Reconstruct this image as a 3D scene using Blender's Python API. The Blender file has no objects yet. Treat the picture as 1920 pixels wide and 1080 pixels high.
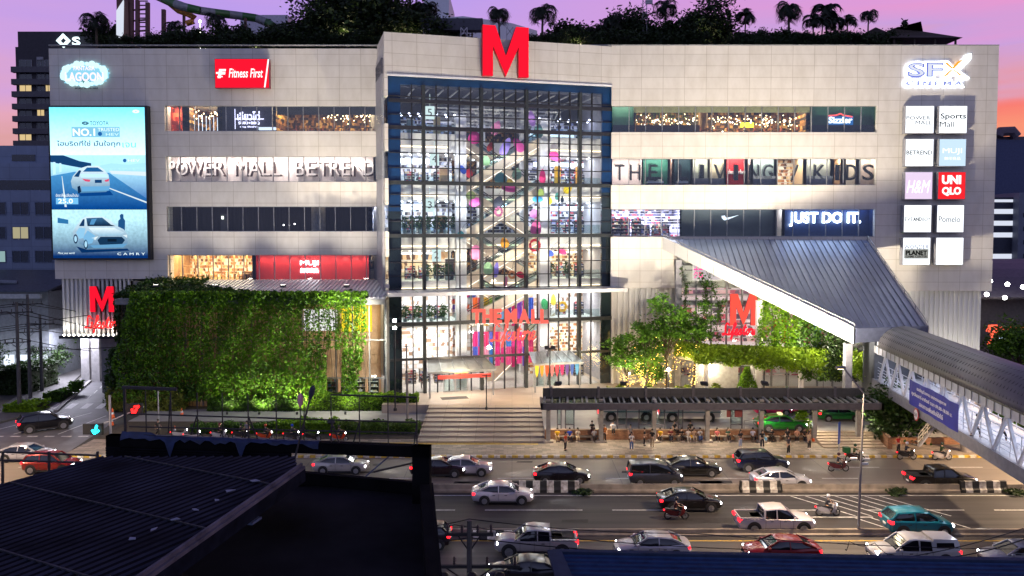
import bpy, bmesh, math, random
import numpy as np
from mathutils import Vector, Matrix
R=math.radians
scene=bpy.context.scene
COL=scene.collection
random.seed(7)
FPX, CYP, TILT, CAMH=1500.0, 505.0, R(2.86), 20.7
cam=bpy.data.cameras.new('camera'); camo=bpy.data.objects.new('camera', cam); COL.objects.link(camo)
camo.location=(0, 0, CAMH); camo.rotation_euler=(R(90)-TILT, 0, 0)
cam.sensor_width=36; cam.lens=36*FPX/1920; cam.shift_y=-(540-CYP)/1920
cam.clip_start=.5; cam.clip_end=3000
scene.camera=camo
_c, _s=math.cos(TILT), math.sin(TILT)
def ray(u, v):
 x=(u-960)/FPX; y=-(v-CYP)/FPX
 return (x, y*_s+_c, y*_c-_s)
def P(u, v, Y):
 d=ray(u, v); t=Y/d[1]; return (d[0]*t, Y, CAMH+d[2]*t)
def G(u, v, Z=0.0):
 d=ray(u, v); t=(Z-CAMH)/d[2]; return (d[0]*t, d[1]*t, Z)
scene.view_settings.view_transform='Standard'; scene.view_settings.look='None'
scene.view_settings.exposure=0.0; scene.view_settings.gamma=1
scene.render.engine='CYCLES'
scene.cycles.use_denoising=True
scene.cycles.max_bounces=6; scene.cycles.diffuse_bounces=2; scene.cycles.glossy_bounces=3
scene.cycles.transmission_bounces=4; scene.cycles.transparent_max_bounces=12
scene.cycles.caustics_reflective=False; scene.cycles.caustics_refractive=False
scene.cycles.sample_clamp_indirect=4
def lin(c):
 if isinstance(c, str):
  c=tuple(int(c[i:i+2], 16)/255 for i in (0, 2, 4))
 return tuple((x/12.92 if x<=.04045 else ((x+.055)/1.055)**2.4) for x in c)
W=bpy.data.worlds.new('World'); scene.world=W; W.use_nodes=True
nt=W.node_tree; N=nt.nodes; L=nt.links
for n in list(N): N.remove(n)
def wn(t, **k):
 n=N.new(t)
 for a, b in k.items(): setattr(n, a, b)
 return n
def ramp(node, stops):
 cr=node.color_ramp
 while len(cr.elements)>1: cr.elements.remove(cr.elements[-1])
 cr.elements[0].position=stops[0][0]; cr.elements[0].color=(*stops[0][1], 1)
 for p, c in stops[1:]:
  e=cr.elements.new(p); e.color=(*c, 1)
tc=wn('ShaderNodeTexCoord'); sp=wn('ShaderNodeSeparateXYZ'); L.new(tc.outputs['Generated'], sp.inputs[0])
mp=wn('ShaderNodeMapping'); L.new(tc.outputs['Generated'], mp.inputs[0]); mp.inputs['Scale'].default_value=(2.2, 2.2, 16); mp.inputs['Rotation'].default_value=(0, R(7), 0)
nz=wn('ShaderNodeTexNoise'); L.new(mp.outputs[0], nz.inputs['Vector']); nz.inputs['Scale'].default_value=1.6; nz.inputs['Detail'].default_value=4
ad=wn('ShaderNodeMath', operation='MULTIPLY_ADD'); L.new(nz.outputs['Fac'], ad.inputs[0]); ad.inputs[1].default_value=.15; L.new(sp.outputs['Z'], ad.inputs[2])
sb=wn('ShaderNodeMath', operation='SUBTRACT'); L.new(ad.outputs[0], sb.inputs[0]); sb.inputs[1].default_value=.075
rl=wn('ShaderNodeValToRGB'); rr=wn('ShaderNodeValToRGB'); rb=wn('ShaderNodeValToRGB')
for r_ in (rl, rr): L.new(sb.outputs[0], r_.inputs[0])
L.new(sp.outputs['Z'], rb.inputs[0])
ramp(rl, [(0, lin('b07a7c')), (.06, lin('d59a96')), (.12, lin('e0a2b8')), (.19, lin('cc9edc')), (.28, lin('b898e8')), (.45, lin('6c5ea0')), (1, lin('3c3a66'))])
ramp(rr, [(0, lin('d98a7c')), (.09, lin('f08a70')), (.135, lin('f0706a')), (.165, lin('d795b0')), (.20, lin('c498d6')), (.245, lin('de92cc')), (.30, lin('d096dc')), (.45, lin('6c5ea0')), (1, lin('3c3a66'))])
ramp(rb, [(0, lin('6c76a0')), (.15, lin('a4acd8')), (.45, lin('989ed0')), (1, lin('3c3a66'))])
mr=wn('ShaderNodeMapRange'); L.new(sp.outputs['X'], mr.inputs[0]); mr.inputs[1].default_value=-.05; mr.inputs[2].default_value=.45
m1=wn('ShaderNodeMixRGB'); L.new(mr.outputs[0], m1.inputs[0]); L.new(rl.outputs[0], m1.inputs[1]); L.new(rr.outputs[0], m1.inputs[2])
mf=wn('ShaderNodeMapRange'); L.new(sp.outputs['Y'], mf.inputs[0]); mf.inputs[1].default_value=.45; mf.inputs[2].default_value=-.2
m2=wn('ShaderNodeMixRGB'); L.new(mf.outputs[0], m2.inputs[0]); L.new(m1.outputs[0], m2.inputs[1]); L.new(rb.outputs[0], m2.inputs[2])
b1=wn('ShaderNodeBackground'); L.new(m2.outputs[0], b1.inputs[0]); b1.inputs[1].default_value=1.03
sky=wn('ShaderNodeTexSky', sky_type='NISHITA'); sky.sun_disc=False; sky.sun_elevation=R(1.0); sky.sun_rotation=R(60)
b2=wn('ShaderNodeBackground'); L.new(sky.outputs[0], b2.inputs[0]); b2.inputs[1].default_value=.02
asd=wn('ShaderNodeAddShader'); L.new(b1.outputs[0], asd.inputs[0]); L.new(b2.outputs[0], asd.inputs[1])
wo=wn('ShaderNodeOutputWorld'); L.new(asd.outputs[0], wo.inputs[0])
sun=bpy.data.lights.new('sun', 'SUN'); sun.energy=.12; sun.angle=R(20); sun.color=(1, .72, .6)
suno=bpy.data.objects.new('sun', sun); COL.objects.link(suno); suno.rotation_euler=(R(78), 0, R(70))
_mats={}
def nodes_of(m):
 m.use_nodes=True; return m.node_tree.nodes, m.node_tree.links
def M(name, col=(.5, .5, .5), rough=.6, metal=0., var=.18, scale=2.5, bump=0., emit=None, es=0., coat=0., spec=.5, streak=False):
 if name in _mats: return _mats[name]
 if isinstance(col, str): col=lin(col)
 m=bpy.data.materials.new(name); n, l=nodes_of(m)
 b=n['Principled BSDF']; b.inputs['Roughness'].default_value=rough; b.inputs['Metallic'].default_value=metal
 b.inputs['Specular IOR Level'].default_value=spec
 if coat: b.inputs['Coat Weight'].default_value=coat; b.inputs['Coat Roughness'].default_value=.05
 if emit is not None:
  if isinstance(emit, str): emit=lin(emit)
  b.inputs['Emission Color'].default_value=(*emit, 1); b.inputs['Emission Strength'].default_value=es
 if var>0:
  t=n.new('ShaderNodeTexCoord'); k=n.new('ShaderNodeTexNoise'); k.inputs['Scale'].default_value=scale; k.inputs['Detail'].default_value=5
  if streak:
   mpp=n.new('ShaderNodeMapping'); mpp.inputs['Scale'].default_value=(.06, 1.5, 1) if streak=='x' else (1.6, 1.6, .12); l.new(t.outputs['Object'], mpp.inputs[0]); l.new(mpp.outputs[0], k.inputs['Vector'])
  else : l.new(t.outputs['Object'], k.inputs['Vector'])
  r=n.new('ShaderNodeValToRGB'); l.new(k.outputs['Fac'], r.inputs[0])
  ramp(r, [(.3, tuple(x*(1-var) for x in col)), (.7, tuple(min(1, x*(1+var)) for x in col))])
  l.new(r.outputs[0], b.inputs['Base Color'])
  if bump:
   bp=n.new('ShaderNodeBump'); bp.inputs['Strength'].default_value=bump; bp.inputs['Distance'].default_value=.05
   l.new(k.outputs['Fac'], bp.inputs['Height']); l.new(bp.outputs[0], b.inputs['Normal'])
 else : b.inputs['Base Color'].default_value=(*col, 1)
 _mats[name]=m; return m
def EM(name, col=(1, 1, 1), s=1.):
 if name in _mats: return _mats[name]
 m=bpy.data.materials.new(name); n, l=nodes_of(m)
 if isinstance(col, str): col=lin(col)
 n.remove(n['Principled BSDF']); e=n.new('ShaderNodeEmission'); e.inputs[0].default_value=(*col, 1); e.inputs[1].default_value=s
 l.new(e.outputs[0], n['Material Output'].inputs[0]); _mats[name]=m; return m
def GLASS(name, tint=(.9, .95, .95), refl=.12, rough=.02):
 if name in _mats: return _mats[name]
 m=bpy.data.materials.new(name); n, l=nodes_of(m); n.remove(n['Principled BSDF'])
 a=n.new('ShaderNodeBsdfTransparent'); a.inputs[0].default_value=(*tint, 1)
 g=n.new('ShaderNodeBsdfGlossy'); g.inputs['Roughness'].default_value=rough
 x=n.new('ShaderNodeMixShader'); x.inputs[0].default_value=refl
 l.new(a.outputs[0], x.inputs[1]); l.new(g.outputs[0], x.inputs[2]); l.new(x.outputs[0], n['Material Output'].inputs[0])
 _mats[name]=m; return m
def LEAF(name, a, b, sc=.6, trans=.35):
 if name in _mats: return _mats[name]
 m=bpy.data.materials.new(name); n, l=nodes_of(m)
 if isinstance(a, str): a=lin(a)
 if isinstance(b, str): b=lin(b)
 p=n['Principled BSDF']; p.inputs['Roughness'].default_value=.55
 geo=n.new('ShaderNodeNewGeometry'); k=n.new('ShaderNodeTexNoise'); k.inputs['Scale'].default_value=sc; t=n.new('ShaderNodeTexCoord'); l.new(t.outputs['Object'], k.inputs['Vector'])
 mx=n.new('ShaderNodeMath'); mx.operation='MULTIPLY_ADD'; l.new(geo.outputs['Random Per Island'], mx.inputs[0]); mx.inputs[1].default_value=.55
 l.new(k.outputs['Fac'], mx.inputs[2])
 r=n.new('ShaderNodeValToRGB'); l.new(mx.outputs[0], r.inputs[0]); ramp(r, [(.35, a), (1.0, b)])
 l.new(r.outputs[0], p.inputs['Base Color'])
 tr=n.new('ShaderNodeBsdfTranslucent'); l.new(r.outputs[0], tr.inputs[0])
 x=n.new('ShaderNodeMixShader'); x.inputs[0].default_value=trans; l.new(p.outputs[0], x.inputs[1]); l.new(tr.outputs[0], x.inputs[2])
 l.new(x.outputs[0], n['Material Output'].inputs[0]); _mats[name]=m; return m
def GRID(name, col, joint, sx, sz, jw=.04, rough=.5, axes='xz', var=.08, metal=0, off=0.):
 """panelled sheet: joints every sx, sz metres, faint stains, a tone of its own for each panel"""
 if name in _mats: return _mats[name]
 if isinstance(col, str): col=lin(col)
 if isinstance(joint, str): joint=lin(joint)
 m=bpy.data.materials.new(name); n, l=nodes_of(m); p=n['Principled BSDF']; p.inputs['Roughness'].default_value=rough; p.inputs['Metallic'].default_value=metal
 t=n.new('ShaderNodeTexCoord'); s=n.new('ShaderNodeSeparateXYZ'); l.new(t.outputs['Object'], s.inputs[0])
 c=n.new('ShaderNodeCombineXYZ'); ax={'x': 'X', 'y': 'Y', 'z': 'Z'}
 l.new(s.outputs[ax[axes[0]]], c.inputs[0]); l.new(s.outputs[ax[axes[1]]], c.inputs[1])
 br=n.new('ShaderNodeTexBrick'); br.offset=off; br.inputs['Scale'].default_value=1; br.inputs['Brick Width'].default_value=sx; br.inputs['Row Height'].default_value=sz
 br.inputs['Mortar Size'].default_value=jw/2; br.inputs['Mortar Smooth'].default_value=.1; br.inputs['Bias'].default_value=0
 br.inputs['Color1'].default_value=(*[x*(1-var) for x in col], 1); br.inputs['Color2'].default_value=(*[min(1, x*(1+var)) for x in col], 1); br.inputs['Mortar'].default_value=(*joint, 1)
 l.new(c.outputs[0], br.inputs['Vector'])
 k=n.new('ShaderNodeTexNoise'); k.inputs['Scale'].default_value=.35; k.inputs['Detail'].default_value=8; k.inputs['Roughness'].default_value=.65
 mpp=n.new('ShaderNodeMapping'); mpp.inputs['Scale'].default_value=(2.2, 2.2, .9) if axes=='xz' else (.3, 2.2, 1); l.new(t.outputs['Object'], mpp.inputs[0]); l.new(mpp.outputs[0], k.inputs['Vector'])
 r=n.new('ShaderNodeValToRGB'); l.new(k.outputs['Fac'], r.inputs[0]); ramp(r, [(.30, (.87, .855, .83)), (.60, (1, 1, 1))])
 mx=n.new('ShaderNodeMixRGB'); mx.blend_type='MULTIPLY'; mx.inputs[0].default_value=1; l.new(br.outputs['Color'], mx.inputs[1]); l.new(r.outputs[0], mx.inputs[2])
 l.new(mx.outputs[0], p.inputs['Base Color'])
 bp=n.new('ShaderNodeBump'); bp.inputs['Strength'].default_value=.2; bp.inputs['Distance'].default_value=.02; bp.invert=True
 l.new(br.outputs['Fac'], bp.inputs['Height']); l.new(bp.outputs[0], p.inputs['Normal'])
 _mats[name]=m; return m
def CLUTTER(name, cols, sx=.5, sz=.4, rough=.6, axes='xz', shelf=True):
 """shelves of goods: every cell has a colour of its own, jittered in width, with shelf boards between the rows"""
 if name in _mats: return _mats[name]
 m=bpy.data.materials.new(name); n, l=nodes_of(m); p=n['Principled BSDF']; p.inputs['Roughness'].default_value=rough
 t=n.new('ShaderNodeTexCoord'); s=n.new('ShaderNodeSeparateXYZ'); l.new(t.outputs['Object'], s.inputs[0])
 ax={'x': 'X', 'y': 'Y', 'z': 'Z'}
 def cell(src, size, extra=None):
  d=n.new('ShaderNodeMath'); d.operation='DIVIDE'; l.new(src, d.inputs[0]); d.inputs[1].default_value=size
  if extra is not None:
   a=n.new('ShaderNodeMath'); a.operation='ADD'; l.new(d.outputs[0], a.inputs[0]); l.new(extra, a.inputs[1]); d=a
  f=n.new('ShaderNodeMath'); f.operation='FLOOR'; l.new(d.outputs[0], f.inputs[0]); return d.outputs[0], f.outputs[0]
 rz, fz=cell(s.outputs[ax[axes[1]]], sz)
 w=n.new('ShaderNodeTexWhiteNoise'); w.noise_dimensions='1D'; l.new(fz, w.inputs['W'])
 k=n.new('ShaderNodeTexNoise'); k.inputs['Scale'].default_value=.9; l.new(t.outputs['Object'], k.inputs['Vector'])
 ka=n.new('ShaderNodeMath'); ka.operation='MULTIPLY_ADD'; l.new(k.outputs['Fac'], ka.inputs[0]); ka.inputs[1].default_value=3.; l.new(w.outputs['Value'], ka.inputs[2])
 _, fx=cell(s.outputs[ax[axes[0]]], sx, ka.outputs[0])
 cb=n.new('ShaderNodeCombineXYZ'); l.new(fx, cb.inputs[0]); l.new(fz, cb.inputs[1])
 w2=n.new('ShaderNodeTexWhiteNoise'); l.new(cb.outputs[0], w2.inputs['Vector'])
 r=n.new('ShaderNodeValToRGB'); r.color_ramp.interpolation='CONSTANT'; l.new(w2.outputs['Value'], r.inputs[0])
 ramp(r, [(i/len(cols), lin(c) if isinstance(c, str) else c) for i, c in enumerate(cols)])
 out=r.outputs[0]
 if shelf:
  fr=n.new('ShaderNodeMath'); fr.operation='FRACT'; l.new(rz, fr.inputs[0])
  gt=n.new('ShaderNodeMath'); gt.operation='GREATER_THAN'; l.new(fr.outputs[0], gt.inputs[0]); gt.inputs[1].default_value=.82
  mx=n.new('ShaderNodeMixRGB'); l.new(gt.outputs[0], mx.inputs[0]); l.new(out, mx.inputs[1]); mx.inputs[2].default_value=(.6, .58, .55, 1); out=mx.outputs[0]
 l.new(out, p.inputs['Base Color']); _mats[name]=m; return m
class MB:
 def __init__(s): s.v=[]; s.f=[]; s.m=[]
 def add(s, vs, fs, mi=0):
  o=len(s.v); s.v+=[tuple(p) for p in vs]; s.f+=[tuple(i+o for i in q) for q in fs]; s.m+=[mi]*len(fs); return s
 def box(s, x0, x1, y0, y1, z0, z1, mi=0, T=None):
  vs=[(x, y, z) for z in (z0, z1) for y in (y0, y1) for x in (x0, x1)]
  if T is not None: vs=[T@Vector(p) for p in vs]
  return s.add(vs, [(0, 2, 3, 1), (4, 5, 7, 6), (0, 1, 5, 4), (2, 6, 7, 3), (0, 4, 6, 2), (1, 3, 7, 5)], mi)
 def quad(s, a, b, c, d, mi=0): return s.add([a, b, c, d], [(0, 1, 2, 3)], mi)
 def poly(s, ps, mi=0): return s.add(ps, [tuple(range(len(ps)))], mi)
 def slab(s, ps, off, mi=0):
  n=len(ps); o=Vector(off); q=[tuple(Vector(p)+o) for p in ps]
  fs=[tuple(range(n))[::-1], tuple(range(n, 2*n))]+[(i, (i+1)%n, (i+1)%n+n, i+n) for i in range(n)]
  return s.add(list(ps)+q, fs, mi)
 def tube(s, path, r, n=8, mi=0, cap=True):
  path=[Vector(p) for p in path]; rs=r if isinstance(r, (list, tuple)) else [r]*len(path); vs=[]
  for i, p in enumerate(path):
   d=(path[min(i+1, len(path)-1)]-path[max(i-1, 0)]).normalized()
   up=Vector((0, 0, 1)) if abs(d.z)<.95 else Vector((1, 0, 0))
   a=d.cross(up).normalized(); b=d.cross(a).normalized()
   for k in range(n):
    th=2*math.pi*(k+.5)/n; vs.append(p+(a*math.cos(th)+b*math.sin(th))*rs[i])
  fs=[(i*n+k, i*n+(k+1)%n, (i+1)*n+(k+1)%n, (i+1)*n+k) for i in range(len(path)-1) for k in range(n)]
  if cap: fs+=[tuple(range(n))[::-1], tuple(range((len(path)-1)*n, len(path)*n))]
  return s.add(vs, fs, mi)
 def bar(s, a, b, w, h=None, mi=0): return s.tube([a, b], (w if h is None else (w+h)/2)*.7071, 4, mi)
 def cyl(s, c, axis, r, h, n=16, mi=0):
  a=Vector(c); return s.tube([a, a+Vector(axis)*h], r, n, mi)
 def lathe(s, prof, c=(0, 0, 0), n=14, mi=0):
  vs=[(c[0]+r*math.cos(2*math.pi*k/n), c[1]+r*math.sin(2*math.pi*k/n), c[2]+z) for r, z in prof for k in range(n)]
  m=len(prof); fs=[(i*n+k, i*n+(k+1)%n, (i+1)*n+(k+1)%n, (i+1)*n+k) for i in range(m-1) for k in range(n)]
  fs+=[tuple(range(n))[::-1], tuple(range((m-1)*n, m*n))]
  return s.add(vs, fs, mi)
 def ball(s, c, r, mi=0, n=10, m=6, sc=(1, 1, 1)):
  vs=[]; fs=[]
  for i in range(m+1):
   ph=math.pi*i/m
   for k in range(n):
    th=2*math.pi*k/n
    vs.append((c[0]+r*sc[0]*math.sin(ph)*math.cos(th), c[1]+r*sc[1]*math.sin(ph)*math.sin(th), c[2]-r*sc[2]*math.cos(ph)))
  fs=[(i*n+k, i*n+(k+1)%n, (i+1)*n+(k+1)%n, (i+1)*n+k) for i in range(m) for k in range(n)]
  return s.add(vs, fs, mi)
 def loft(s, secs, mi=0, closed=True, caps=True):
  n=len(secs[0]); o=[p for q in secs for p in q]; fs=[]
  for i in range(len(secs)-1):
   for k in range(n if closed else n-1):
    fs.append((i*n+k, i*n+(k+1)%n, (i+1)*n+(k+1)%n, (i+1)*n+k))
  if caps: fs+=[tuple(range(n))[::-1], tuple(range((len(secs)-1)*n, len(secs)*n))]
  return s.add(o, fs, mi)
 def mesh(s, name, mats, smooth=None):
  me=bpy.data.meshes.new(name); me.from_pydata(s.v, [], s.f)
  for m in (mats if isinstance(mats, (list, tuple)) else [mats]): me.materials.append(m)
  if any(s.m): me.polygons.foreach_set('material_index', s.m)
  if smooth is not None:
   me.polygons.foreach_set('use_smooth', [True]*len(me.polygons))
   try: me.set_sharp_from_angle(angle=R(smooth))
   except Exception: pass
  me.update(); return me
 def build(s, name, mats, parent=None, smooth=None, bevel=0, world=True):
  bm=bmesh.new(); me=s.mesh(name, mats, smooth)
  if not smooth:
   bm.from_mesh(me); bmesh.ops.recalc_face_normals(bm, faces=bm.faces); bm.to_mesh(me)
  bm.free()
  return link(name, me, parent, bevel, world)
def link(name, me, parent=None, bevel=0, world=True):
 o=bpy.data.objects.new(name, me); COL.objects.link(o)
 if parent is not None:
  o.parent=parent
  if world:
   q=parent; off=Vector((0, 0, 0))
   while q is not None: off+=Vector(q.location); q=q.parent
   o.location=-off
 if bevel:
  b=o.modifiers.new('edge', 'BEVEL'); b.width=bevel; b.segments=2; b.limit_method='ANGLE'; b.angle_limit=R(40)
 return o
def tag(o, label=None, cat=None, group=None, kind=None):
 for k, v in (('label', label), ('category', cat), ('group', group), ('kind', kind)):
  if v is not None: o[k]=v
 return o
def thing(name, label, cat, loc=(0, 0, 0), group=None, rz=0):
 o=bpy.data.objects.new(name, None); COL.objects.link(o); o.location=loc; o.rotation_euler=(0, 0, rz); o.empty_display_size=.1
 return tag(o, label, cat, group)
def struct(name, mb, m, smooth=None): return tag(mb.build(name, m, None, smooth), kind='structure')
def copy_tree(o, parent=None):
 c=o.copy(); COL.objects.link(c)
 if parent is not None: c.parent=parent
 for ch in list(o.children): copy_tree(ch, c)
 return c
def place(o, loc, rz=0, label=None, group=None, s=None):
 o.location=loc; o.rotation_euler=(0, 0, rz)
 if label: o['label']=label
 if group: o['group']=group
 if s: o.scale=(s, s, s) if not isinstance(s, tuple) else s
 return o
def text_mesh(txt, size, depth=.05, offset=0., shear=0., align='CENTER', sx=1., space=1., word=1.):
 cu=bpy.data.curves.new('t', 'FONT'); cu.body=txt; cu.size=size; cu.extrude=depth/2; cu.offset=offset; cu.shear=shear
 cu.align_x=align; cu.align_y='CENTER'; cu.space_character=space; cu.space_word=word; cu.resolution_u=3
 o=bpy.data.objects.new('t', cu); COL.objects.link(o)
 dg=bpy.context.evaluated_depsgraph_get(); me=bpy.data.meshes.new_from_object(o.evaluated_get(dg))
 bpy.data.objects.remove(o); bpy.data.curves.remove(cu)
 me.transform(Matrix.Diagonal((sx, 1, 1, 1)))
 return me
ROTX=Matrix.Rotation(R(90), 4, 'X')
def text(name, txt, size, loc, mat, parent=None, rz=0, fit=None, **k):
 """letters standing upright facing -y at world loc (centre); fit = (width, height) scales them to a measured size"""
 me=text_mesh(txt, size, **k)
 if fit and len(me.vertices):
  co=np.empty(len(me.vertices)*3); me.vertices.foreach_get('co', co); co=co.reshape(-1, 3)
  lo, hi=co.min(0), co.max(0); c=(lo+hi)/2
  fx=fit[0]/(hi[0]-lo[0]); fy=(fit[1]/(hi[1]-lo[1])) if fit[1] else fx
  me.transform(Matrix.Diagonal((fx, fy, 1, 1))@Matrix.Translation((-c[0], -c[1], 0)))
 me.transform(Matrix.Translation(loc)@Matrix.Rotation(rz, 4, 'Z')@ROTX)
 me.name=name; me.materials.clear(); me.materials.append(mat)
 return link(name, me, parent)
def lamp(name, kind, loc, power, col=(1, 1, 1), parent=None, aim=None, size=.3, sizey=None, spot=None, blend=.6):
 d=bpy.data.lights.new(name, kind); d.energy=power; d.color=col
 if kind=='AREA':
  d.size=size
  if sizey: d.shape='RECTANGLE'; d.size_y=sizey
 else : d.shadow_soft_size=size
 if spot: d.spot_size=R(spot); d.spot_blend=blend
 o=bpy.data.objects.new(name, d); COL.objects.link(o); o.location=loc
 if parent is not None:
  o.parent=parent; o.location=Vector(loc)-Vector(parent.location)
 if aim is not None: o.rotation_euler=(Vector(aim)-Vector(loc)).to_track_quat('-Z', 'Y').to_euler()
 return o
def leaf_mesh(name, centers, size, mat, rng, droop=0., aspect=1.8, jitter=.4, outward=None, up=0.):
 """many small leaf faces round the given points"""
 c=np.asarray(centers, float); n=len(c); s=size*(1+jitter*(rng.random(n)*2-1))
 d=rng.normal(size=(n, 3)); d[:, 2]=d[:, 2]*.6-droop
 if outward is not None: d+=outward
 d/=np.linalg.norm(d, axis=1)[:, None]+1e-9
 nrm=rng.normal(size=(n, 3)); nrm[:, 2]+=up; w=np.cross(d, nrm); w/=np.linalg.norm(w, axis=1)[:, None]+1e-9
 a=d*(s*aspect/2)[:, None]; b=w*(s/2)[:, None]
 v=np.stack([c-a, c+b*.9-a*.1, c+a, c-b*.9-a*.1], 1).reshape(-1, 3)
 me=bpy.data.meshes.new(name); me.vertices.add(4*n); me.vertices.foreach_set('co', v.ravel())
 me.loops.add(4*n); me.loops.foreach_set('vertex_index', np.arange(4*n)); me.polygons.add(n); me.polygons.foreach_set('loop_start', np.arange(0, 4*n, 4))
 try: me.polygons.foreach_set('loop_total', np.full(n, 4))
 except Exception: pass
 me.materials.append(mat); me.update(calc_edges=True); me.validate(); return me
# ================================================================ SETTING
asphalt=M('asphalt', (.034, .031, .031), .7, var=.5, scale=1.0, streak='x')
asphalt2=M('asphalt_worn', (.07, .064, .06), .6, var=.45, scale=.8, streak='x')
concrete_road=GRID('concrete_road', (.17, .145, .12), (.06, .055, .05), 9., 3.1, .05, .55, 'xy', .10)
paving=GRID('paving_slabs', (.27, .22, .17), (.12, .1, .08), .8, .4, .03, .6, 'xy', .38, off=.5)
plaza_m=GRID('plaza_stone', (.42, .34, .26), (.22, .18, .14), 2.4, 1.2, .03, .45, 'xy', .06)
service_m=M('service_concrete', (.30, .29, .28), .6, var=.15, scale=.6)
white_line=M('road_paint_white', (.62, .62, .6), .6, var=.25, scale=4)
yellow_line=M('road_paint_yellow', (.55, .36, .05), .6, var=.25, scale=4)
stone_step=GRID('stone_step', (.36, .29, .22), (.14, .11, .08), 1.8, 5, .03, .6, 'xy', .08)
mb=MB(); mb.box(-900, 900, -60, 1500, -3, -.02); struct('ground', mb, M('ground_earth', (.06, .058, .05), .9, var=.3, scale=.2))
mb=MB(); mb.box(-260, 260, 62.6, 71.9, -1, .0); struct('road', mb, concrete_road)
mb=MB(); mb.box(-260, 260, 53.5, 62.6, -1, .0); struct('carriageway', mb, asphalt)
mb=MB(); mb.box(-260, 260, 44.5, 53.5, -1, .0); struct('frontage_road', mb, asphalt2)
mb=MB(); mb.box(-260, 260, 30.2, 44.5, -1, .13); struct('near_pavement', mb, paving)
mb=MB(); mb.box(-41, 260, 71.9, 77.6, -1, .15); struct('pavement', mb, paving)
mb=MB(); mb.box(-41, -9.2, 77.6, 84.6, -1, .19); struct('verge', mb, M('verge_soil', (.07, .055, .035), .9, var=.3))
mb=MB(); mb.box(-41, -9.2, 84.6, 90.2, -1, .25); struct('driveway', mb, service_m)
mb=MB(); mb.box(-46, -9.2, 90.2, 99.9, -1, .42); struct('garden_bed', mb, M('garden_soil', (.06, .05, .03), .9, var=.3))
mb=MB(); mb.box(3.2, 44, 77.62, 86.5, -1, 1.0); struct('service_road', mb, service_m)
mb=MB(); mb.box(-14.5, 120, 88.2, 112, -1, 1.2); mb.box(3.2, 44, 86.5, 88.2, -1, 1.2); struct('plaza', mb, plaza_m)
mb=MB()
for i in range(8): mb.box(-9.2, 3.2, 76.2+i*1.5, 88.2 if i==7 else 76.2+(i+1)*1.5, -1, .15+(i+1)*.13)
struct('stairs', mb, stone_step)
mb=MB()
for i in range(8): mb.box(-9.15, 3.15, 76.21+i*1.5, 76.33+i*1.5, .15+(i+1)*.13, .153+(i+1)*.13)
struct('stair_nosing', mb, M('nosing_dark', (.08, .065, .05), .7))
mb=MB()
for i in range(6): mb.box(29.3, 35.2, 74.3+i*.55, 77.62, .15+i*.14, .15+(i+1)*.14)
struct('corner_stairs', mb, stone_step)
mb=MB(); mb.box(29.0, 44, 77.62, 77.63, .9, 1.0); mb.box(44, 140, 76, 99, -1, .5); struct('corner_ground', mb, paving)
def sheet(mb, pts, z): mb.poly([(x, y, z) for x, y in pts]); return mb
mb=MB(); mb.slab([(-58, 71.5, -.2), (-41, 71.5, -.2), (-43.5, 90, -.2), (-57.2, 130, -.2), (-62, 150, -.2), (-72, 150, -.2), (-66, 128, -.2), (-53, 90, -.2)], (0, 0, .204)); struct('side_street', mb, M('side_asphalt', (.13, .125, .135), .6, var=.25, scale=.6))
mb=MB(); mb.slab([(-53.5, 90, -.2), (-66.4, 128, -.2), (-72, 150, -.2), (-77, 150, -.2), (-71, 126, -.2), (-58.5, 90, -.2), (-59, 72, -.2), (-58, 72, -.2)], (0, 0, .35)); struct('side_pavement', mb, M('side_paving', (.09, .085, .085), .7, var=.2))
mb=MB(); mb.slab([(-51.6, 90, -.2), (-63.4, 128, -.2), (-63.8, 128, -.2), (-52.1, 90, -.2)], (0, 0, .42)); struct('street_kerb', mb, M('kerb_grey', (.25, .24, .23), .7))
def stripes(name, c1, c2, w, ax='X', rough=.6):
 m=bpy.data.materials.new(name); n, l=nodes_of(m); p=n['Principled BSDF']; p.inputs['Roughness'].default_value=rough
 t=n.new('ShaderNodeTexCoord'); s=n.new('ShaderNodeSeparateXYZ'); l.new(t.outputs['Object'], s.inputs[0])
 d=n.new('ShaderNodeMath'); d.operation='DIVIDE'; l.new(s.outputs[ax], d.inputs[0]); d.inputs[1].default_value=w*2
 f=n.new('ShaderNodeMath'); f.operation='FRACT'; l.new(d.outputs[0], f.inputs[0])
 g=n.new('ShaderNodeMath'); g.operation='GREATER_THAN'; l.new(f.outputs[0], g.inputs[0]); g.inputs[1].default_value=.5
 x=n.new('ShaderNodeMixRGB'); l.new(g.outputs[0], x.inputs[0]); x.inputs[1].default_value=(*c1, 1); x.inputs[2].default_value=(*c2, 1)
 k=n.new('ShaderNodeTexNoise'); k.inputs['Scale'].default_value=3; k.inputs['Detail'].default_value=6; l.new(t.outputs['Object'], k.inputs['Vector'])
 r=n.new('ShaderNodeValToRGB'); l.new(k.outputs['Fac'], r.inputs[0]); ramp(r, [(.35, (.45, .42, .4)), (.6, (1, 1, 1))])
 y=n.new('ShaderNodeMixRGB'); y.blend_type='MULTIPLY'; y.inputs[0].default_value=1; l.new(x.outputs[0], y.inputs[1]); l.new(r.outputs[0], y.inputs[2])
 l.new(y.outputs[0], p.inputs['Base Color']); return m
mb=MB(); mb.box(-41, 47.5, 71.62, 71.9, -.5, .2); struct('kerb', mb, stripes('kerb_stripes', (.55, .36, .04), (.62, .58, .52), .54))
mb=MB(); mb.box(47.5, 260, 71.65, 71.9, -.5, .18); struct('plain_kerb', mb, yellow_line)
mb=MB()
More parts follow.
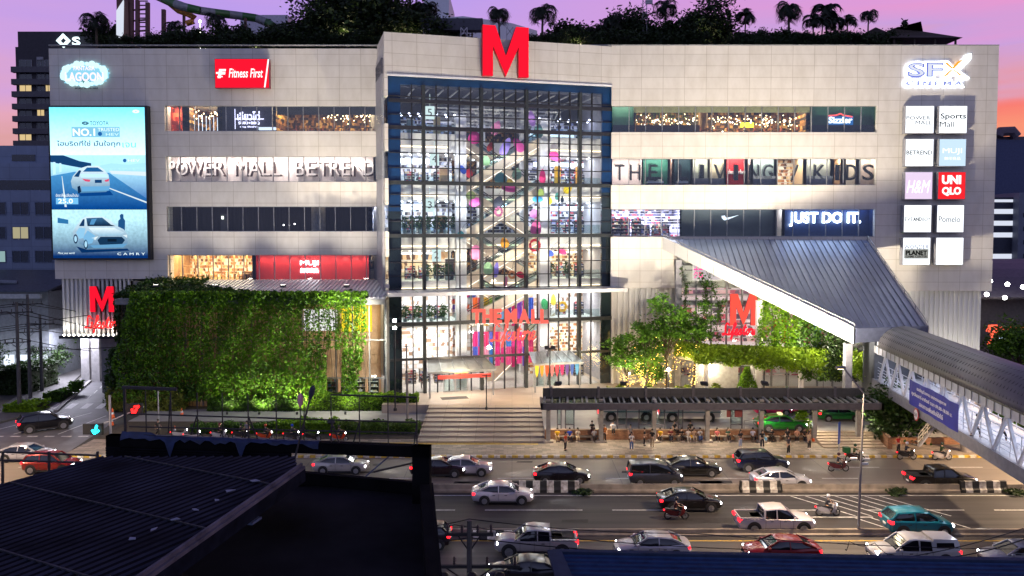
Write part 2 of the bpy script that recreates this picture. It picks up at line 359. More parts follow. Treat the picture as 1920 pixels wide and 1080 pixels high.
for k in range(-14, 16):
 mb.box(k*9.4-2.0, k*9.4+5.2, 58.05, 58.17, .001, .005)
 mb.box(k*9.-1.2, k*9.+1.8, 65.6, 65.7, .001, .005); mb.box(k*9.+2, k*9.+5, 68.7, 68.8, .001, .005)
mb.box(-260, 260, 61.3, 61.42, .001, .005); mb.box(-260, 260, 54.0, 54.1, .001, .005)
struct('lane_markings', mb, white_line)
mb=MB()
for i in range(7):
 x=21.6+i*1.15; mb.slab([(x, 61.2, .001), (x+.12, 61.2, .001), (x+3.3, 56.9, .001), (x+3.18, 56.9, .001)], (0, 0, .005))
 if i<6: x=24.0+i*1.15; mb.slab([(x+.6, 56.5, .001), (x+.72, 56.5, .001), (x+2.3, 54.2, .001), (x+2.18, 54.2, .001)], (0, 0, .005))
mb.box(20.4, 26, 56.6, 56.72, .001, .006)
struct('hatched_markings', mb, white_line)
mb=MB(); mb.box(-260, 260, 52.2, 52.34, .001, .005); mb.box(-30, -1, 76.0, 76.3, .151, .155); mb.box(-9, 2.5, 75.5, 76.0, .151, .156); struct('yellow_markings', mb, yellow_line)
mb=MB()
for i in range(7): x=-53.5+i*1.75; mb.slab([(x, 91.6, .001), (x+.8, 91.6, .001), (x+.2, 94.3, .001), (x-.6, 94.3, .001)], (0, 0, .008))
struct('crosswalk', mb, white_line)
mb=MB()
for i in range(8): mb.slab([(-52.0-i*.9, 97+i*3.2, .001), (-51.88-i*.9, 97+i*3.2, .001), (-52.5-i*.9, 99+i*3.2, .001), (-52.62-i*.9, 99+i*3.2, .001)], (0, 0, .008))
for i in range(9): mb.box(-57+i*1.7, -56+i*1.7, 79.0, 79.3, .001, .009)
for a, b in (((-50.5, 80), (-47.6, 89.5)), ((-54, 80), (-50.5, 89.5)), ((-46, 80), (-45.2, 88))):
 mb.slab([(a[0], a[1], .001), (a[0]+.15, a[1], .001), (b[0]+.15, b[1], .001), (b[0], b[1], .001)], (0, 0, .008))
struct('junction_markings', mb, white_line)
mb=MB()
rk=random.Random(12)
for k in range(16): x, y=rk.uniform(-30, 36), rk.choice((55.6, 59.9, 64.2, 67.1, 70.2, 48.5)); w, d=rk.uniform(.8, 3.5), rk.uniform(.4, .9); mb.slab([(x, y, .0008), (x+w, y-.05, .0008), (x+w*1.05, y+d, .0008), (x+.1, y+d*.9, .0008)], (0, 0, .0015))
struct('road_patches', mb, M('patch_tar', (.022, .02, .02), .8, var=.4, scale=2))
for k in range(6): mb=MB(); mb.cyl((rk.uniform(-25, 34), rk.choice((57.0, 60.4, 64.8, 69.5)), .001), (0, 0, 1), .36, .006, 16); tag(mb.build('manhole_cover', M('iron_dark', (.03, .028, .027), .5, var=.3)), kind='structure')
bw=stripes('barrier_stripes', (.02, .02, .02), (.62, .6, .56), .55)
conc=M('barrier_concrete', (.2, .17, .14), .8, var=.35, scale=1.2, bump=.2)
def barrier(name, label, x0, x1, y, h, m, ch=.12):
 mb=MB(); prof=[(y, 0), (y, h*.25), (y+.14, h*.45), (y+.18, h), (y+.42, h), (y+.46, h*.45), (y+.6, h*.25), (y+.6, 0)]
 mb.loft([[(x, a, b) for a, b in prof] for x in (x0, x1)])
 return tag(mb.build(name, m, None, None), label, 'barrier')
xs=[(-200, -2.0, 'long plain concrete median left of the striped barrier ends', conc), (-1.9, 5.3, 'black and white striped barrier end in the middle of the road', bw), (5.4, 17.9, 'plain low concrete median between the two striped barrier ends', conc), (18.0, 21.2, 'short black and white striped median end right of the plain concrete stretch', bw), (21.3, 35.3, 'plain concrete median stretch with weeds at its foot under the footbridge side', conc), (35.4, 39.0, 'black and white striped median end below the footbridge', bw), (39.1, 200, 'plain concrete median leaving the picture beneath the footbridge', conc)]
for a, b, lab, m in xs: barrier('median_barrier', lab, a, b, 62.0, .85 if m is bw else .6, m)
barrier('kerb_wall', 'long low stained concrete wall between the carriageway and the parked cars', -200, 200, 53.0, .42, conc)
barrier('striped_block', 'black and white block at the wall behind the silver pickup', -2.6, 1.0, 52.3, .55, bw)
brick=GRID('red_brick', (.26, .12, .06), (.14, .08, .05), .24, .08, .012, .8, 'xz', .25, off=.5)
mb=MB(); mb.box(3.2, 29.3, 77.35, 77.62, 0, 1.08); mb.box(3.15, 29.3, 77.3, 77.66, 1.08, 1.16, 1)
tag(mb.build('brick_wall', [brick, M('coping_stone', (.3, .2, .13), .7)]), 'long low red brick wall with a stone coping behind the bus stop benches', 'wall')
mb=MB(); mb.slab([(35.2, 74, .1), (35.6, 74, .1), (37, 79.5, .1), (36.4, 79.5, .1)], (0, 0, 1.1)); mb.box(35.6, 62, 75.6, 76, 0, .75)
tag(mb.build('planter_wall', brick), 'low brown brick planter wall under the footbridge stairs', 'wall')
# ================================================================ THE MALL
FY=100.0
Z=lambda v, Y=FY: P(960, v, Y)[2]
X=lambda u, Y=FY, v=330: P(u, v, Y)[0]
clad=GRID('stone_cladding', (.66, .62, .55), (.40, .35, .27), 2.67, 1.41, .045, .5, 'xz', .03)
cladA=clad
rib=M('ribbed_metal', (.62, .61, .58), .45, var=.1, scale=.8, streak=True)
darkmetal=M('dark_frame_metal', (.035, .035, .04), .4, metal=.4, var=.2)
steel=M('brushed_steel', (.45, .45, .45), .35, metal=.7, var=.15)
whitep=M('white_paint', (.75, .74, .72), .5, var=.06, scale=.5)
mall=thing('shopping_mall', 'huge pale stone clad shopping mall with a tall glass atrium in the middle', 'building', (0, FY, 0))
roofZ=43.35
Zb=[(Z(198), Z(246)), (Z(293), Z(341)), (Z(387), Z(434)), (Z(478), Z(526))]
Zr=[(Z(198), Z(248)), (Z(297), Z(347)), (Z(392), Z(444))]
xl, xw, xo=X(98), X(311), X(715)
mb=MB(); zlow=Z(523); ztop=Z(91)
mb.box(xl, xw, FY, FY+.5, zlow, ztop)
zs=[ztop]+[z for b in Zb for z in b]+[Z(532)]
for i in range(0, len(zs), 2): mb.box(xw, xo, FY, FY+.5, zs[i+1], zs[i])
mb.box(xl, xl+.5, FY+.5, 150, zlow, ztop)
for a, b in Zb:
 mb.box(xw, xw+.12, FY+.5, FY+1.5, b, a)
mb.build('left_facade', clad, mall)
xr0, xr1, xr2=12.35, X(1642), X(1866)
mb=MB()
zs=[roofZ]+[z for b in Zr for z in b]+[Z(540)]
for i in range(0, len(zs)-1, 2): mb.box(xr0, xr1, FY, FY+.5, zs[i+1], zs[i])
mb.box(xr1, xr2, FY, FY+.5, Z(546), roofZ); mb.box(xr2-.5, xr2, FY+.5, 150, Z(546), roofZ)
mb.build('right_facade', clad, mall)
mb=MB(); mb.box(xl, xr2, FY-.05, FY+.55, roofZ, roofZ+.12); mb.box(xl+.6, xr2-.6, FY+.6, 150, 42.2, 42.6); mb.box(xl, xr2, 150, 150.5, 0, 42.6)
mb.box(xl, xr2, 118, 118.4, 0, 42.2)
mb.build('roof', M('roof_deck', (.3, .3, .3), .8), mall)
Lx, Ly=-14.25, 92.7; Rx, Ry=12.35, 100.0
e=Vector((Rx-Lx, Ry-Ly)); SL=e.length; e/=SL; nin=Vector((-e.y, e.x))
def A(s, d, z): return (Lx+e.x*s+nin.x*d, Ly+e.y*s+nin.y*d, z)
def As(u, d=0., v=400):
 k=ray(u, v); k=k[0]/k[1]; bx, by=Lx+nin.x*d, Ly+nin.y*d
 return (k*by-bx)/(e.x-k*e.y)
def Az(u, v, d=0.): s=As(u, d, v); return P(u, v, A(s, d, 0)[1])[2]
def ab(mb, s0, s1, d0, d1, z0, z1, mi=0):
 vs=[A(s, d, z) for z in (z0, z1) for d in (d0, d1) for s in (s0, s1)]
 return mb.add(vs, [(0, 2, 3, 1), (4, 5, 7, 6), (0, 1, 5, 4), (2, 6, 7, 3), (0, 4, 6, 2), (1, 3, 7, 5)], mi)
atop=Az(727, 60); ahead=Az(727, 138)
obl=[(xo, FY), (Lx, Ly)]
mb=MB(); o=Vector((obl[1][0]-obl[0][0], obl[1][1]-obl[0][1])); on=Vector((-o.y, o.x)).normalized()*.4
def oblq(mb, z0, z1, d=0, mi=0):
 ps=[(obl[0][0]-on.x*d, obl[0][1]-on.y*d, z0), (obl[1][0]-on.x*d, obl[1][1]-on.y*d, z0)]
 mb.slab([ps[0], ps[1], (ps[1][0], ps[1][1], z1), (ps[0][0], ps[0][1], z1)], (-on.x, -on.y, 0), mi)
zs=[atop]+[z for b in Zb for z in b]+[Z(532)]
for i in range(0, len(zs), 2): oblq(mb, zs[i+1], zs[i])
mb.build('oblique_facade', clad, mall)
pane_m=GLASS('window_glass', (.93, .96, .96), .07)
mb=MB()
for a, b in Zb: oblq(mb, b, a, .5)
mb.build('oblique_window', pane_m, mall)
mb=MB(); ab(mb, 0, SL, 0, 5, ahead, atop); mb.build('atrium_head', GRID('head_cladding', (.66, .62, .55), (.40, .35, .27), 2.75, 1.41, .045, .5, 'xz', .03), mall)
mb=MB(); ab(mb, -.05, SL, -.12, .02, ahead-.22, ahead); mb.build('atrium_cornice', whitep, mall)
CW=.8; zc=Az(750, 549)
blue=M('blue_spandrel_glass', (.003, .03, .10), .4, var=.4, scale=.35)
mb=MB(); s0, s1, s2, s3=As(728, CW), As(752, CW), As(1128, CW), As(1147, CW)
hz=Az(760, 158, CW)
ab(mb, s0, s1, CW, CW+.3, zc+9.5, ahead); ab(mb, s1, s3, CW, CW+.3, hz, ahead); ab(mb, s2, s3, CW, CW+.3, zc+12, hz)
mb.build('blue_border', blue, mall)
for a_, b_, z_ in ((s0, s1, 9.5), (s2, s3, 12)): mb=MB(); ab(mb, a_, b_, CW, CW+.3, 1.2, zc+z_); mb.build('dark_border', M('dark_spandrel_glass', (.014, .022, .028), .1, var=.5, scale=.3, coat=.5), mall)
cw=MB(); ab(cw, s1, s2, CW+.1, CW+.12, 1.2, hz); curtain=cw.build('curtain_wall', GLASS('atrium_glass', (.94, .97, .98), .05), mall)
mb=MB(); mt=MB()
vu=[773, 795, 819, 841, 862, 883, 903, 925, 946, 967, 987, 1008, 1029, 1048, 1068, 1087, 1109]
for u in vu:
 s=As(u, CW)
 if u in (795, 903, 987, 1087): ab(mt, s-.18, s+.18, CW-.25, CW+.5, 1.2, hz)
 else : ab(mb, s-.06, s+.06, CW-.12, CW+.2, 1.2, hz)
vh=[182, 190, 216, 240, 262, 287, 315, 343, 365, 388, 415, 442, 467, 492, 517, 542, 607, 673]
for v in vh:
 z=Az(790, v, CW); w=.22 if v in (190, 240, 343, 442, 607) else (.14 if v==673 else .05)
 if v in (343, 442, 607): ab(mt, s0, s3, CW-.28, CW+.4, z-w, z+w)
 else : ab(mb, s0+.1, s3-.1, CW-.14, CW+.18, z-w, z+w)
mb.build('mullion', darkmetal, mall); mt.build('main_mullion', M('mullion_grey', (.04, .045, .045), .4, metal=.3, var=.2), mall)
mb=MB(); zc0=Az(728, 556, -3); ab(mb, As(727, -3), As(1178, -3), -3.0, CW, zc0-.05, zc0+.38)
mb.build('entrance_canopy', M('canopy_white', (.72, .7, .65), .4, var=.06), mall)
mb=MB()
for k in range(13): s=.6+k*2.3; ab(mb, s, s+.05, -2.95, CW-.1, zc0+.382, zc0+.4)
mb.build('canopy_seam', M('seam_grey', (.2, .19, .17), .6), mall)
DB=3.2
bal=M('balcony_white', (.72, .68, .64), .45, var=.05)
ceil=M('ceiling_white', (.7, .68, .66), .7, var=.05)
fl=M('shop_floor', (.5, .46, .42), .25, var=.1)
lev=[(250, 284), (345, 375), (438, 470), (527, 549), (605, 614)]
ZL=[(Az(800, a, DB), Az(800, b, DB)) for a, b in lev]
sl0, sl1, sr0, sr1=As(746, DB), As(866, DB), As(1013, DB), As(1140, DB)
mb=MB()
def ab1(name, mat, *q): m_=MB(); ab(m_, *q); m_.build(name, mat, mall)
cove, gl=EM('cove_glow', (1, .78, .5), 4.), GLASS('balustrade_glass', (.8, .88, .88), .06)
for i, (zt, zb) in enumerate(ZL):
 ab(mb, sl0, sl1, DB, 17, zb, zt); ab(mb, sr0, sr1, DB, 17, zb, zt); ab(mb, sl1, sr0, 11.5, 17, zb, zt)
 if i<4:
  ab1('cove_light', cove, sl0+.3, sl1-1.6, DB-.1, DB-.02, zb+.5, zb+.62); ab1('cove_light', cove, sr0+.6, sr1-.8, DB-.1, DB-.02, zb+.5, zb+.62)
  ab1('cove_light', cove, sl1+.2, sr0-.2, 11.38, 11.46, zb+.4, zb+.52)
 ab1('glass_balustrade', gl, sl0, sl1, DB+.1, DB+.14, zt, zt+1.1); ab1('glass_balustrade', gl, sr0, sr1, DB+.1, DB+.14, zt, zt+1.1)
mb.build('atrium_floor', bal, mall);
mb=MB(); ab(mb, s1, s2, CW+.4, 17, 1.0, 1.22); mb.build('ground_floor', fl, mall)
mb=MB()
for u0, u1 in ((855, 874), (1012, 1031)): ab(mb, As(u0, 3), As(u1, 3), 2.8, 3.8, 1.2, hz-3)
for u in (905, 985): s=As(u, 10); ab(mb, s-.5, s+.5, 10.6, 11.4, 1.2, hz)
mb.build('atrium_column', M('column_white', (.76, .73, .72), .45, var=.05), mall)
mb=MB(); ab(mb, -.6, SL+.6, 17, 17.3, 1, hz+3); ab(mb, -.6, -.3, CW+.5, 17, 1, hz+3); ab(mb, SL-.2, SL+.1, CW+1.5, 17, 1, hz+3)
mb.build('atrium_back_wall', M('back_wall_grey', (.34, .33, .35), .6, var=.1), mall)
mb=MB(); ab(mb, -.6, SL+.4, CW+.4, 17.3, hz+1.2, hz+3); mb.build('atrium_ceiling', M('ceiling_dark', (.10, .10, .13), .7), mall)
mb=MB(); ab(mb, s1, s2, CW+.5, CW+1.0, hz-.2, hz+1.2); mb.build('atrium_beam', M('ceiling_dark'), mall)
mb=MB()
for d in (5, 8, 11, 14):
 z0, z1=hz-3.3, hz-1.9
 mb.bar(A(5.5, d, z0), A(SL-5, d, z0), .16); mb.bar(A(5.5, d, z1), A(SL-5, d, z1), .16)
 k=5.5
 while k<SL-6: mb.bar(A(k, d, z0), A(k+.8, d, z1), .1); mb.bar(A(k+.8, d, z1), A(k+1.6, d, z0), .1); k+=1.6
for k in range(15): mb.bar(A(1.5+k*1.75, 1.6, hz-.3), A(1.5+k*1.75, 16, hz-.3), .14)
mb.build('roof_truss', M('truss_white', (.6, .58, .56), .5, var=.05), mall)
pal={'bright': CLUTTER('goods_bright', ['e8e6f0', '30303c', 'd8d4e0', '6a6a80', 'f0f0f8', '24242c', 'b8c4e0', '8a7a70'], .32, .5), 'tech': CLUTTER('goods_tech', ['1c1c26', 'e0e4f4', '3a3c50', '20222c', '9aa8d8', '12121a', 'd0d4e8', '50506a'], .34, .45), 'cloth': CLUTTER('goods_clothes', ['e0c8a8', 'f0e4d4', 'c89c74', '6a4a38', 'e8d8c4', '30405a', 'd8b890', 'f4ece0'], .4, 1.2), 'sport': CLUTTER('goods_sport', ['3a3c58', 'c8c8e0', '24263a', '8488b0', 'e4e4f0', '4a4c6c', 'b03848', '14141e'], .35, .34), 'warm': CLUTTER('goods_warm', ['f0d8b0', 'c08850', 'f8ecd8', '8a5a30', 'e8c890', 'b07040', 'fff4e0', '5a3a20'], .28, .42), 'rest': CLUTTER('goods_restaurant', ['3a2214', '6a4424', 'a8743c', '241408', '8a5a2c', 'd8a860', '1c100a', '503018'], .3, .35, shelf=False), 'pinkp': CLUTTER('goods_pink', ['e8408a', 'f4d0dc', 'c02868', '6a50b8', 'f0f0f4', 'e86a40', '3a58b8', 'f8e0e8'], .6, .8), 'lobby': CLUTTER('goods_lobby', ['f0e8e4', 'f8f4f4', 'e0d0c4', 'f4f0ee', 'c8a890', 'ece8ec', 'f8f8f8', '907058'], .34, .55)}
def fr(s0, s1, d, z0, z1, mat, name='shop_front'):
 mb=MB(); ab(mb, s0, s1, d, d+.15, z0, z1); return mb.build(name, mat, mall)
tops=[hz-2.6]+[b for _, b in ZL]; bots=[a for a, _ in ZL]+[1.22]
left_k=['tech', 'bright', 'bright', 'cloth', 'lobby', 'lobby']; right_k=['tech', 'sport', 'sport', 'warm', 'lobby', 'warm']; mid_k=['rest', 'rest', 'tech', 'rest', 'pinkp', 'lobby']
lcol=[(.72, .75, 1), (.92, .93, 1), (.8, .88, 1), (1, .86, .66), (1, .96, .95), (1, .93, .86)]
lpow=[190, 560, 720, 620, 760, 1300]
for i in range(6):
 t, b=tops[i], bots[i]
 sa=As(746, DB)
 fr(sa, sl1, 9.5, b, t, pal[left_k[i]]); fr(sr0, As(1140, DB), 9.5, b, t, pal[right_k[i]]); fr(sl1, sr0, 15.5, b, t, pal[mid_k[i]])
 for (p, q, dd, de) in ((sl0+.5, sl1-.5, 4.0, 9.0), (sr0+.5, sr1-.5, 4.0, 9.0), (sl1+.6, sr0-.6, 6, 14)):
  c=A((p+q)/2, (dd+de)/2, t-.25)
  w=lpow[i]*(.38 if dd==6 else 1)
  o=lamp('ceiling_light', 'AREA', c, w, lcol[i], mall, size=q-p, sizey=1.6); o.rotation_euler=(0, 0, math.atan2(e.y, e.x))
 o=lamp('atrium_fill_light', 'AREA', A(SL/2, 1.5, b+(t-b)*.85), (100, 420, 420, 420, 380, 420)[i], lcol[i], mall, aim=A(SL/2, 9, b+(t-b)*.3), size=SL-4, sizey=.3)  # added fill behind the glass, brightens slab edges, escalators and ornaments
 dl=EM('downlight_glow%d'%i, lcol[i], 14)
 for k in range(7):
  s=sl0+.6+k*(sl1-sl0-1)/6; ab1('downlight', dl, s-.09, s+.09, 5.4, 5.58, t-.12, t-.02); ab1('downlight', dl, s+.4, s+.55, 7.4, 7.55, t-.12, t-.02)
  s=sr0+.6+k*(sr1-sr0-1)/6; ab1('downlight', dl, s-.09, s+.09, 5.4, 5.58, t-.12, t-.02); ab1('downlight', dl, s+.4, s+.55, 7.4, 7.55, t-.12, t-.02)
  s=sl1+.5+k*(sr0-sl1-1)/6; ab1('downlight', dl, s-.1, s+.1, 12.5, 12.7, t-.12, t-.02)
 mb=MB()
 if i in (1, 2): ab(mb, sl0+.8, sl1-3, 9.3, 9.45, t-1.0, t-.35); ab(mb, sr0+1, sr1-1, 9.3, 9.45, t-1.0, t-.45)
 elif i==0: ab(mb, sr0+.5, sr1-2.5, 9.3, 9.45, t-1.9, t-1.4); ab(mb, sr0+1.5, sr1-1, 9.2, 9.3, t-3.1, t-2.8)
 else : ab(mb, sl0+1, sl1-2, 9.3, 9.45, t-.6, t-.4); ab(mb, sr0+1, sr1-2, 9.3, 9.45, t-.6, t-.4)
 mb.build('shop_fascia_light', EM('fascia_glow%d'%i, tuple(.5*c+.5*k for c, k in zip(lcol[i], (.75, .85, 1))), 4 if i else 2.5), mall)
for i, (n, u, v) in enumerate((('5', 807, 211), ('4', 815, 298), ('3', 806, 384), ('2', 818, 478))):
 s=As(u, 2.9); c=A(s, 2.9, Az(u, v, 2.9)); wid=.55
 b=thing('level_sign', 'white hanging board with the level number %s inside the atrium'%n, 'sign', c, 'level number boards in the atrium')
 mb=MB(); mb.box(-wid, wid, -.05, .05, -.8, .75); mb.bar((0, 0, .75), (0, 0, 2.2), .05); mb.build('board', EM('board_glow', 'dff4f0', 1.1), b, world=False)
 text('number', n, 1.2, (0, -.07, 0), M('letter_black', (.01, .01, .012), .5, var=0), b, fit=(.5, .85))
 b.children[-1].location=(0, 0, 0)
beige=M('escalator_side', (.72, .58, .42), .4, var=.08)
handr=M('handrail_black', (.02, .02, .022), .4, var=0)
es_glow=EM('escalator_glow', (1, .85, .72), 2.2)
def escalator(label, sa, za, sb, zb, d):
 t=thing('escalator', label, 'escalator', A(sa, d, za), 'escalators crossing in the atrium')
 side=MB(); rail=MB(); glow=MB(); step=MB(); glass=MB()
 def sl(mb, d0, d1, lo, hi, ext=0):
  u=(sb-sa)/abs(sb-sa)*ext
  ps=[A(sa-u, d0, za+lo), A(sb+u, d0, zb+lo), A(sb+u, d0, zb+hi), A(sa-u, d0, za+hi)]
  n=nin*(d1-d0); mb.slab(ps, (n.x, n.y, 0))
 sl(side, d, d+.12, -1.15, .5, .8); sl(side, d+1.5, d+1.62, -1.0, .35, .8); sl(side, d+.12, d+1.5, -1.0, -.75, .8); sl(step, d+.12, d+1.5, -.1, 0)
 sl(glass, d+.05, d+.08, .35, 1.15); sl(glass, d+1.54, d+1.57, .35, 1.15); sl(rail, d+.0, d+.12, 1.15, 1.25, .6); sl(rail, d+1.5, d+1.62, 1.15, 1.25, .6)
 sl(glow, d-.06, d-.005, -.80, -.70, .5)
 side.build('truss_side', beige, t); step.build('steps', M('step_grey', (.2, .2, .2), .5), t); glass.build('balustrade', GLASS('balustrade_glass'), t); rail.build('handrail', handr, t); glow.build('light_strip', es_glow, t)
sa, sb=As(872, 5), As(1010, 5)
Zf=[a for a, _ in ZL]
names=['second', 'third', 'fourth', 'fifth']
for i in range(4):
 zb_, za_=Zf[i], Zf[i+1]
 escalator('beige escalator rising rightwards to the %s floor of the atrium'%names[3-i], sa+.6, za_, sb-.2, zb_, 3.4)
 escalator('beige escalator rising leftwards to the %s floor behind the front flight'%names[3-i], sb-.4, za_, sa+.8, zb_, 8.2)
escalator('lowest escalator rising rightwards behind the red entrance letters', As(925, 6), 1.4, As(1030, 6), Zf[4], 6)
orn=[(890, 258, 12, 12, 'e0409a', 0), (930, 240, 8, 14, 'e88ab8', 25), (948, 275, 8, 18, 'a890e8', 25), (972, 272, 8, 15, 'd850a0', -30), (997, 222, 6, 15, 'b880c8', -10), (1010, 246, 8, 13, '6a9a98', 0), (919, 275, 5, 9, 'a03030', 20), (911, 301, 8, 9, '78a070', 0), (868, 318, 5, 9, '4060c8', -30), (880, 324, 6, 9, 'd03040', 0), (939, 334, 12, 11, '5a8f90', 0), (969, 326, 9, 11, '8aa890', 0), (1040, 293, 12, 8, 'e8408c', 30), (1017, 331, 6, 14, 'f03a80', 0), (1065, 354, 7, 10, 'f0d020', 35), (955, 353, 14, 7, 'c84a98', 10), (883, 366, 9, 8, '90a060', 0), (890, 378, 11, 9, 'e860b0', -20), (1008, 373, 10, 6, '50b0e0', 0), (1028, 376, 7, 8, 'f0dc20', 0), (1045, 368, 5, 7, '5aa8a0', 0), (1054, 374, 3, 6, '283848', 0), (1014, 361, 6, 8, 'a0b860', 0), (934, 379, 9, 12, '30303a', 25), (1001, 400, 7, 9, 'e890d0', 15), (1005, 427, 10, 15, 'f070b0', 5), (864, 440, 7, 7, '40a0a8', 0), (946, 455, 8, 10, 'f0a020', -20), (892, 473, 11, 14, 'f088b8', 0), (921, 470, 12, 9, '8a7a6c', -20), (915, 503, 9, 12, 'a8d098', 0), (930, 506, 5, 15, '8a78d8', 8), (976, 515, 8, 6, 'd01838', 30), (1033, 475, 5, 6, '2850c0', -30), (1055, 472, 8, 5, 'f02878', 20), (948, 528, 4, 10, 'f090b0', 10), (956, 340, 6, 5, 'c8a840', 10), (965, 410, 10, 8, 'c8c0b0', -20), (1022, 570, 7, 11, '189050', -15), (1038, 562, 5, 11, 'e8c840', 0)]
om={}
rngo=random.Random(3)
wire=M('wire_dark', (.03, .03, .03), .5, var=0)
cname={'e': 'pink', 'd': 'magenta', 'a': 'soft', 'b': 'lilac', '6': 'teal', '7': 'green', '4': 'blue', '5': 'teal', '8': 'sage', 'f': 'bright', 'c': 'rose', '9': 'olive', '2': 'navy', '3': 'charcoal', '1': 'green'}
def hue(hexc):
 r, g, b=(int(hexc[i:i+2], 16) for i in (0, 2, 4)); mx, mn=max(r, g, b), min(r, g, b)
 if mx-mn<26: return 'grey' if mx>90 else 'charcoal'
 import colorsys; h=colorsys.rgb_to_hsv(r/255, g/255, b/255)[0]*360
 for lim, nm in ((12, 'red'), (32, 'orange'), (62, 'yellow'), (85, 'olive'), (150, 'green'), (190, 'teal'), (212, 'sky blue'), (240, 'blue'), (275, 'violet'), (310, 'lilac'), (345, 'pink'), (361, 'red')):
  if h<=lim: return nm
for i, (u, v, w, h, c, a) in enumerate(orn):
 d=1.7+(i%5)*.28; s=As(u, d); pt=A(s, d, Az(u, v, d)); k=A(s, d, 0)[1]/1500
 size='large' if w+h>21 else ('small' if w+h<13 else 'mid sized')
 where=['top', 'upper middle', 'middle', 'lower middle', 'bottom'][min(4, int((v-200)/75))]
 side='left of' if u<905 else ('right of' if u>985 else 'in front of')
 t=thing('hanging_ornament', '%s %s %s mobile petal %s the escalators, %s'%(size, hue(c), 'tilted' if a else 'upright', side, where), 'ornament', pt, 'coloured petals of the hanging mobile')
 mb=MB(); ca, sn=math.cos(R(a)), math.sin(R(a)); n=18; ps=[]
 for q in range(n):
  th=2*math.pi*q/n; x=w*k*math.cos(th)*(1-.25*math.sin(th)); z=h*k*math.sin(th)
  ps.append((x*ca+z*sn, -.03, -x*sn+z*ca))
 mb.slab(ps, (0, .06, 0)); mb.build('petal', M('petal_'+c, c, .5, var=.08, emit=c, es=.12), t, world=False)
 mb=MB(); mb.tube([(0, 0, h*k*.9), (.4, 0, h*k+.7), (1.1, 0, h*k+1.2)], .025, 4); mb.build('wire', wire, t, world=False)
for u, v, r, c, nm in ((1003, 460, 10, 'c8102c', 'crimson'), (935, 397, 7, 'e880b0', 'pink'), (960, 515, 6, 'f0a060', 'orange'), (1055, 575, 8, 'e8b820', 'yellow')):
 s=As(u, 1.6); pt=A(s, 1.6, Az(u, v, 1.6)); k=pt[1]/1500
 t=thing('hanging_ring', '%s ring hanging in the mobile inside the glass atrium'%nm, 'ornament', pt, 'rings of the hanging mobile')
 mb=MB(); mb.tube([(r*k*math.cos(q*math.pi/9)*.9, 0, r*k*math.sin(q*math.pi/9)) for q in range(19)], .16, 6); mb.build('ring', M('petal_'+c, c, .5, var=.08, emit=c, es=.12), t, world=False)
 mb=MB(); mb.tube([(0, 0, r*k), (.2, 0, r*k+1.3)], .025, 4); mb.build('wire', wire, t, world=False)
ban=['e87038', 'c02848', 'e0b030', 'd8e060', '206850', '78b8e8', '4a50a8', 'c8186a', '8848c0', 'e83c90', '3a60c8', 'f08030']
bw_, cnt=10.5, 0
for row, (va, vb, d) in enumerate(((558, 603, 5.2), (622, 652, 5.0), (650, 680, 4.4))):
 for k in range(11):
  u=886+k*bw_; c=ban[(k*(5 if row else 1)+row*7)%12] if row==0 else ['e83c90', 'f0609c', 'c8186a', 'e83c90', '6a58c8', 'f04a80', '5a70d0', 'e02878', 'f8a8c0', '4888d0', 'e83c90'][(k+row*3)%11]
  a, b=As(u, d), As(u+bw_-1.5, d); z1, z0=Az(u, va, d), Az(u, vb+(k*7%5)*2, d)
  mb=MB(); q=6; pts=[A(a, d, z1), A(b, d, z1)]
  secs=[[A(a+(b-a)*j/q, d+.12*math.sin(j*2.1+k), z) for z in (z1, z0)] for j in range(q+1)]
  vs=[p for sct in secs for p in sct]; mb.add(vs, [(2*j, 2*j+1, 2*j+3, 2*j+2) for j in range(q)])
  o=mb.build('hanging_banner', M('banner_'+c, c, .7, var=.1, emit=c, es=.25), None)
  so=o.modifiers.new('cloth', 'SOLIDIFY'); so.thickness=.03
  tag(o, '%s cloth banner, %s row, %s behind the red entrance letters'%(hue(c), ['top', 'middle', 'lowest'][row], ['leftmost', 'second from left', 'third from left', 'fourth from left', 'just left of centre', 'at centre', 'just right of centre', 'fourth from right', 'third from right', 'second from right', 'rightmost'][k]), 'banner', 'coloured cloth banners hung in the entrance hall')
mull=M('window_frame_grey', (.30, .30, .31), .4, metal=.4)
RY=FY+.5
def room(u0, u1, band, depth, back, lcol, lpow, floor=None, cl=None, side=None, nm='shop_room', lights=True):
 zt, zb=band; x0, x1=X(u0, RY), X(u1, RY)
 mb=MB(); y0, y1=RY+.03, RY+depth
 mb.quad((x0, y1, zb), (x1, y1, zb), (x1, y1, zt+.35), (x0, y1, zt+.35), 0)
 mb.quad((x0, y0, zb+.02), (x1, y0, zb+.02), (x1, y1, zb+.02), (x0, y1, zb+.02), 1)
 mb.quad((x0, y0, zt+.35), (x0, y1, zt+.35), (x1, y1, zt+.35), (x1, y0, zt+.35), 2)
 mb.quad((x0, y0, zb), (x0, y1, zb), (x0, y1, zt+.35), (x0, y0, zt+.35), 3); mb.quad((x1, y0, zb), (x1, y0, zt+.35), (x1, y1, zt+.35), (x1, y1, zb), 3)
 mb.build(nm, [back, floor or fl, cl or ceil, side or back], mall)
 if lpow:
  lamp('ceiling_light', 'AREA', ((x0+x1)/2, RY+depth*.45, zt+.25), lpow*(x1-x0), lcol, mall, size=(x1-x0)*.95, sizey=min(1.2, depth*.5))
 return x0, x1
wood=M('wood_warm', (.42, .24, .1), .45, var=.25, scale=1.5)
maroon=M('wall_maroon', (.32, .035, .03), .5, var=.12)
white_w=M('wall_white_lit', (.8, .72, .68), .6, var=.04)
dark_w=M('wall_dark', (.05, .042, .036), .6, var=.3)
nearblack=M('wall_black', (.018, .016, .016), .6, var=.3)
